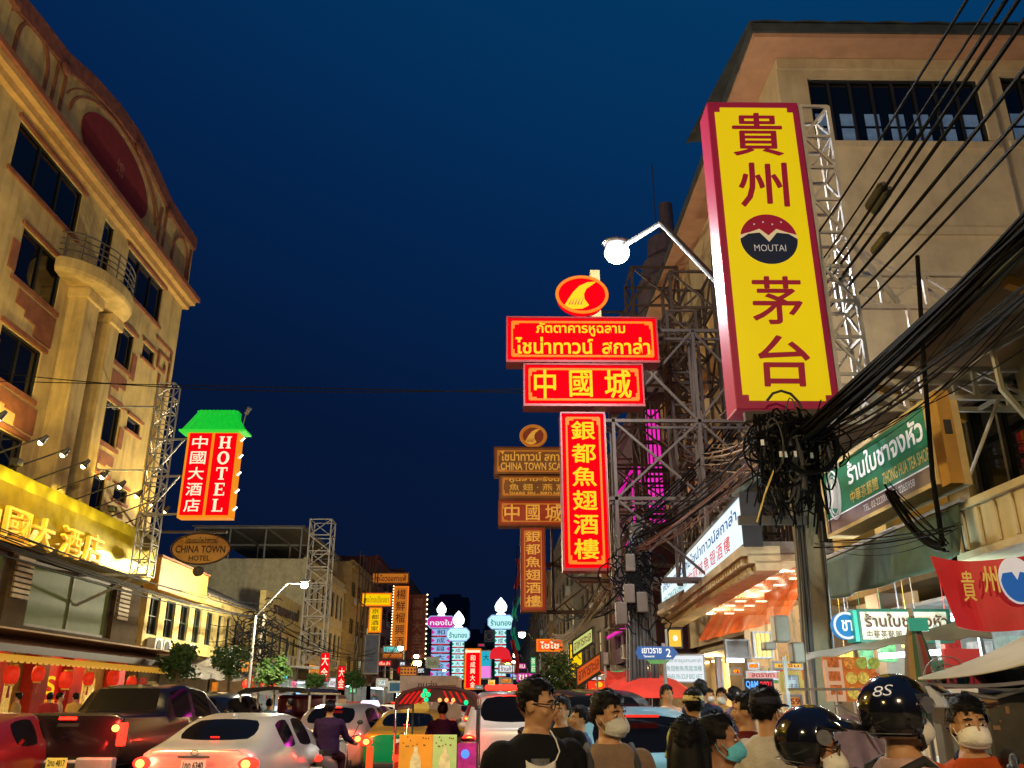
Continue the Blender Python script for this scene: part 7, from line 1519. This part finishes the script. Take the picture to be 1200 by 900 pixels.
    if straps:
        for sd in (-1, 1):
            MB().tube([sc_((sd*.10, -.11, 1.30)), sc_((sd*.115, -.085, 1.41)), sc_((sd*.118, 0, 1.445)), sc_((sd*.125, .10, 1.36)), sc_((sd*.135, .138, 1.20)), sc_((sd*.15, .10, 1.05))], .019, 8).build('backpack_strap', straps, r, smooth=True)
        MB().ball(sc_((0, -.20, 1.2)), (.15, .09, .22), 16, 12).build('backpack', straps, r, smooth=True)
    if apron:
        MB().tube([sc_((-.09, .12, 1.27)), sc_((-.085, .03, 1.45)), sc_((-.05, -.06, 1.47)), sc_((.05, -.06, 1.47)), sc_((.085, .03, 1.45)), sc_((.09, .12, 1.27))], .009, 6).build('apron_strap', apron, r)
        MB().sheet(lambda u, v: sc_((-.12+.24*u, .138+.012*math.cos((u-.5)*2)-.01*v*0, 1.28-.5*v)), 10, 8).build('apron', apron, r, solid=.006, smooth=True)
    return r
wmask = cloth('white_mask_fabric', (.72, .70, .62)); gmask = cloth('pale_grey_mask', (.55, .55, .5)); bmask = cloth('sky_blue_mask', (.12, .52, .68))
gloss_black = M('glossy_black_helmet', (.006, .006, .007), .12, var=0, coat=1.0)
def pxp(px, Y): return PY(px, 820, Y).x
# the two men at the kerb
x = pxp(627, 4.55); g = person('man in black T-shirt and glasses with a white mask hanging on his chest', x, 4.55, 197, 1.675, hy=50, shirt=blackc, hair='under', glasses=True, fat=1.12, vox=.009, sleeve=.5, z0=.008, tilt=-4)
m = MB(); m.sheet(lambda u, v: V(((.02-.07+.15*u)*1.0, .150+.022*math.sin(u*math.pi)*math.sin(v*math.pi), 1.325-.06*v-.05*u*(1-u)*2)), 14, 8); mo = m.build('hanging_mask', wmask, g, smooth=True, solid=.004)
MB().tube([(-.05, .15, 1.32), (-.075, .135, 1.36), (-.07, .1, 1.41), (-.06, .05, 1.45)], .004, 5).build('mask_cord', wmask, mo)
MB().sheet(lambda u, v: V((-.02+.09*u, .148-.01*abs(u-.3), 1.33-.09*v)), 4, 4).build('shirt_print', M('grey_shirt_print', (.12, .12, .13), .7, var=.5, sc=30), g, solid=.003)
x = pxp(712, 4.7); person('young man in brown shirt and pale grey mask with dark backpack straps', x, 4.7, 186, 1.615, hy=34, shirt=cloth('taupe_brown_shirt', (.20, .135, .09)), hair='bowl', mask=gmask, straps=M('charcoal_webbing', (.03, .032, .035), .8), collar=cloth('taupe_brown_shirt', (0, 0, 0)), sleeve=.8, vox=.009, z0=.008)
# women right of the light blue taxi
x = pxp(840, 4.2); person('woman in white top and sky-blue mask with black hair tied back, looking right', x, 4.2, 245, 1.515, hy=10, shirt=cloth('white_grey_top', (.50, .48, .45)), hair='bun', mask=bmask, skin=skin_b, arms='bent', female=True, sleeve=.6, vox=.009)
x = pxp(803, 4.05); person('woman with long loose black hair seen from behind, in white', x, 4.05, -15, 1.50, shirt=cloth('white_grey_top', (0, 0, 0)), hair='long', female=True, vox=.011)
x = pxp(898, 5.2); person('man in pale grey T-shirt and dark cap, turned away to the right', x, 5.2, -55, 1.64, shirt=cloth('pale_grey_tshirt', (.42, .39, .34)), hair='short', cap=M('dark_navy_cap', (.012, .014, .03), .8), fat=1.08, vox=.010, arms='bent', mask=wmask)
x = pxp(873, 6.4); person('man in dark red T-shirt looking left behind the man with the cap', x, 6.4, 70, 1.62, shirt=cloth('dark_red_tshirt', (.10, .012, .012)), hair='short')
# riders
bm_ = paint('black_scooter_paint', (.012, .012, .014))
x = pxp(944, 3.55); person('rider in glasses, white mask and plain black open-face helmet', x, 3.55, 240, 1.66, hy=8, tilt=-6, dz=-.13, legs='astride', arms='bars', shirt=cloth('lavender_grey_jacket', (.27, .21, .28)), sleeve=2, helmet=gloss_black, hair=None, mask=wmask, glasses=True, vox=.009, skin=skin_b, extra='novisor')
x = pxp(1050, 3.45); person('rider in pinkish shirt and black helmet with white marks and raised clear visor', x, 3.45, -82, 1.70, hy=-3, dz=-.06, legs='astride', arms='bars', shirt=cloth('dusty_pink_shirt', (.50, .33, .28)), helmet=gloss_black, hair=None, mask=wmask, straps=M('black_webbing', (.012, .012, .012), .8), vox=.009, extra='mark')
for px, Y, rz, lb in ((944, 3.55, 240, 'black motor scooter under the rider with glasses'), (1050, 3.45, -82, 'black motor scooter under the rider in pink')):
    x = pxp(px, Y); a = R(rz); o = motorcycle(lb, (x-.05*-math.sin(a), Y-.05*math.cos(a), .14), a, bm_, lit=False)
    o.location.x += .25*math.sin(a); o.location.y -= .25*math.cos(a)
x = pxp(1130, 4.0); person('man in orange-red top and dark apron with a white folded mask, facing the camera', x, 4.0, 165, 1.59, hy=8, shirt=cloth('orange_red_top', (.42, .07, .015)), hair='bowl', mask=wmask, apron=cloth('dark_navy_apron', (.02, .03, .06)), vox=.009, fat=1.05)
lv = root('hanging_lavender_shirt', 'lavender shirt hanging from the stall behind the lower helmet', 'shirt', PY(985, 850, 5.6)); q = PY(983, 832, 5.6)
m = MB(); m.sheet(lambda u, v: q+V((-.16+.36*u+.06*v, .04*math.sin(u*9), -.02-.55*v-.10*abs(u-.5)*(1-v))), 18, 10); m.sheet(lambda u, v: q+V((.12+.14*u+.1*v, .03*math.sin(u*6), -.06-.2*v-.12*u)), 6, 6); m.build('cloth', cloth('lavender_grey_jacket', (0, 0, 0)), lv, smooth=True, solid=.01)
MB().tube([q+V((-.14, 0, -.05)), q+V((0, 0, .03)), q+V((.16, 0, -.06))], .006, 5).tube([q+V((0, 0, .03)), q+V((0, 0, .12))], .004, 4).bar(q+V((-.3, 0, .12)), q+V((.3, 0, .12)), .015).bar(q+V((.3, 0, .12)), V((q.x+.3, q.y, .14)), .02).build('hanger_rail', steel, lv)
# rider between the silver cars
a = R(-6); person('motorcycle rider in dark violet top seen from behind, riding between the silver cars', mx_+.18*-math.sin(a), 15.2+.18, -6, 1.66, dz=-.10, legs='ride', arms='bars', shirt=cloth('dark_violet_top', (.035, .015, .05)), hair='short', cap=M('dark_navy_cap', (.012, .014, .03), .8), pants=cloth('dark_maroon_trousers', (.04, .01, .015)), vox=.014, fat=1.15, sleeve=2)
person('three-wheeler driver with short dark hair, seen from behind under the canopy', tx-.0, 13.6+1.45, 0, 1.62, dz=-.08, legs='sit', arms='bars', shirt=cloth('dark_violet_top', (0, 0, 0)), hair='short', vox=.016, z0=0)
for k, (px, Y, rz, sh, lb) in enumerate(((316, 22.3, 10, ('pale_blue_shirt', (.25, .38, .5)), 'passenger in pale blue shirt in the open truck, seen from behind'), (300, 22.9, -80, ('pink_top', (.5, .25, .28)), 'passenger in pink top on the left bench of the open truck'), (340, 22.6, 80, ('dark_violet_top', (0, 0, 0)), 'passenger in dark top on the right bench of the open truck'))):
    person(lb, pxp(px, Y), Y, rz, 1.55, dz=.05, legs='sit', shirt=cloth(*sh), hair='short', vox=.02, z0=0)
# people further off
orange_s = cloth('ochre_shirt', (.35, .2, .06))
for px, Y, rz, H_, sh, hr, ms, lb in ((782, 12, 200, 1.62, ('peach_shirt', (.5, .3, .2)), 'short', None, 'man in peach shirt facing us by the red parasol'), (822, 10.8, -20, 1.66, ('navy_top', (.02, .03, .06)), 'short', None, 'man in navy top walking away under the long white sign'), (846, 13.5, 150, 1.60, ('ochre_shirt', (0, 0, 0)), 'short', gmask, 'person in ochre shirt and pale mask on the right pavement'), (862, 12.2, -60, 1.60, ('violet_grey_top', (.15, .12, .2)), 'bun', None, 'woman in violet-grey top beside the tile pillar'), (657, 8.0, 150, 1.60, ('black_cotton', (0, 0, 0)), 'short', None, 'man in black just behind the man with glasses'), (678, 8.8, 110, 1.52, ('slate_blue_top', (.08, .12, .24)), 'bun', None, 'woman in slate-blue top between the two men at the kerb'), (812, 7.0, 10, 1.52, ('yellow_green_top', (.4, .4, .1)), 'short', None, 'short person in a pale yellow cap behind the women'), (832, 16.2, 190, 1.62, ('red_stall_shirt', (.3, .03, .03)), 'short', gmask, 'person in red shirt and pale mask near the price-list board')):
    person(lb, pxp(px, Y), Y, rz, H_, shirt=cloth(*sh), hair=hr, mask=ms, vox=.016, cap=M('pale_yellow_cap', (.6, .5, .2), .8) if 'yellow cap' in lb else None, female=hr == 'bun', z0=.14 if px > 740 else .008)
for px, Y, rz, sh, lb in ((58, 24.2, 30, ('red_stall_shirt', (0, 0, 0)), 'person in red sitting outside the red restaurant'), (70, 24.8, -60, ('peach_shirt', (0, 0, 0)), 'person in peach top beside the red restaurant pillar'), (88, 25.4, 60, ('yellow_top', (.6, .35, .08)), 'person in yellow top before the red wall panel'), (20, 23, 100, ('ochre_shirt', (0, 0, 0)), 'person in ochre shirt at the left edge by the red restaurant')):
    person(lb, max(pxp(px, Y), -13.5), Y, rz, 1.62, shirt=cloth(*sh), hair='short', vox=.022, z0=.14)
proto = person('pedestrian in dark clothes on the far right pavement, nearest of a scattered line', pxp(668, 26), 26, 10, 1.65, shirt=cloth('navy_top', (0, 0, 0)), hair='short', vox=.025, z0=.14, group='pedestrians far along the right pavement')
for k, (px, Y) in enumerate(((690, 23.5), (648, 31), (662, 29), (640, 37), (652, 41), (634, 46))):
    o = copy_tree(proto); xx = max(pxp(px, Y), 2.7); o.location = (xx, Y, .14); o.rotation_euler.z = R(40*k); o['label'] = 'pedestrian in dark clothes on the right pavement, '+['by the green and white sign', 'beyond the street tree', 'close behind the street tree', 'under the small orange-red sign', 'past the small orange-red sign', 'farthest along'][k]
# ---------------------------------------------------------------- tidy up
bpy.data.scenes.remove(TS)
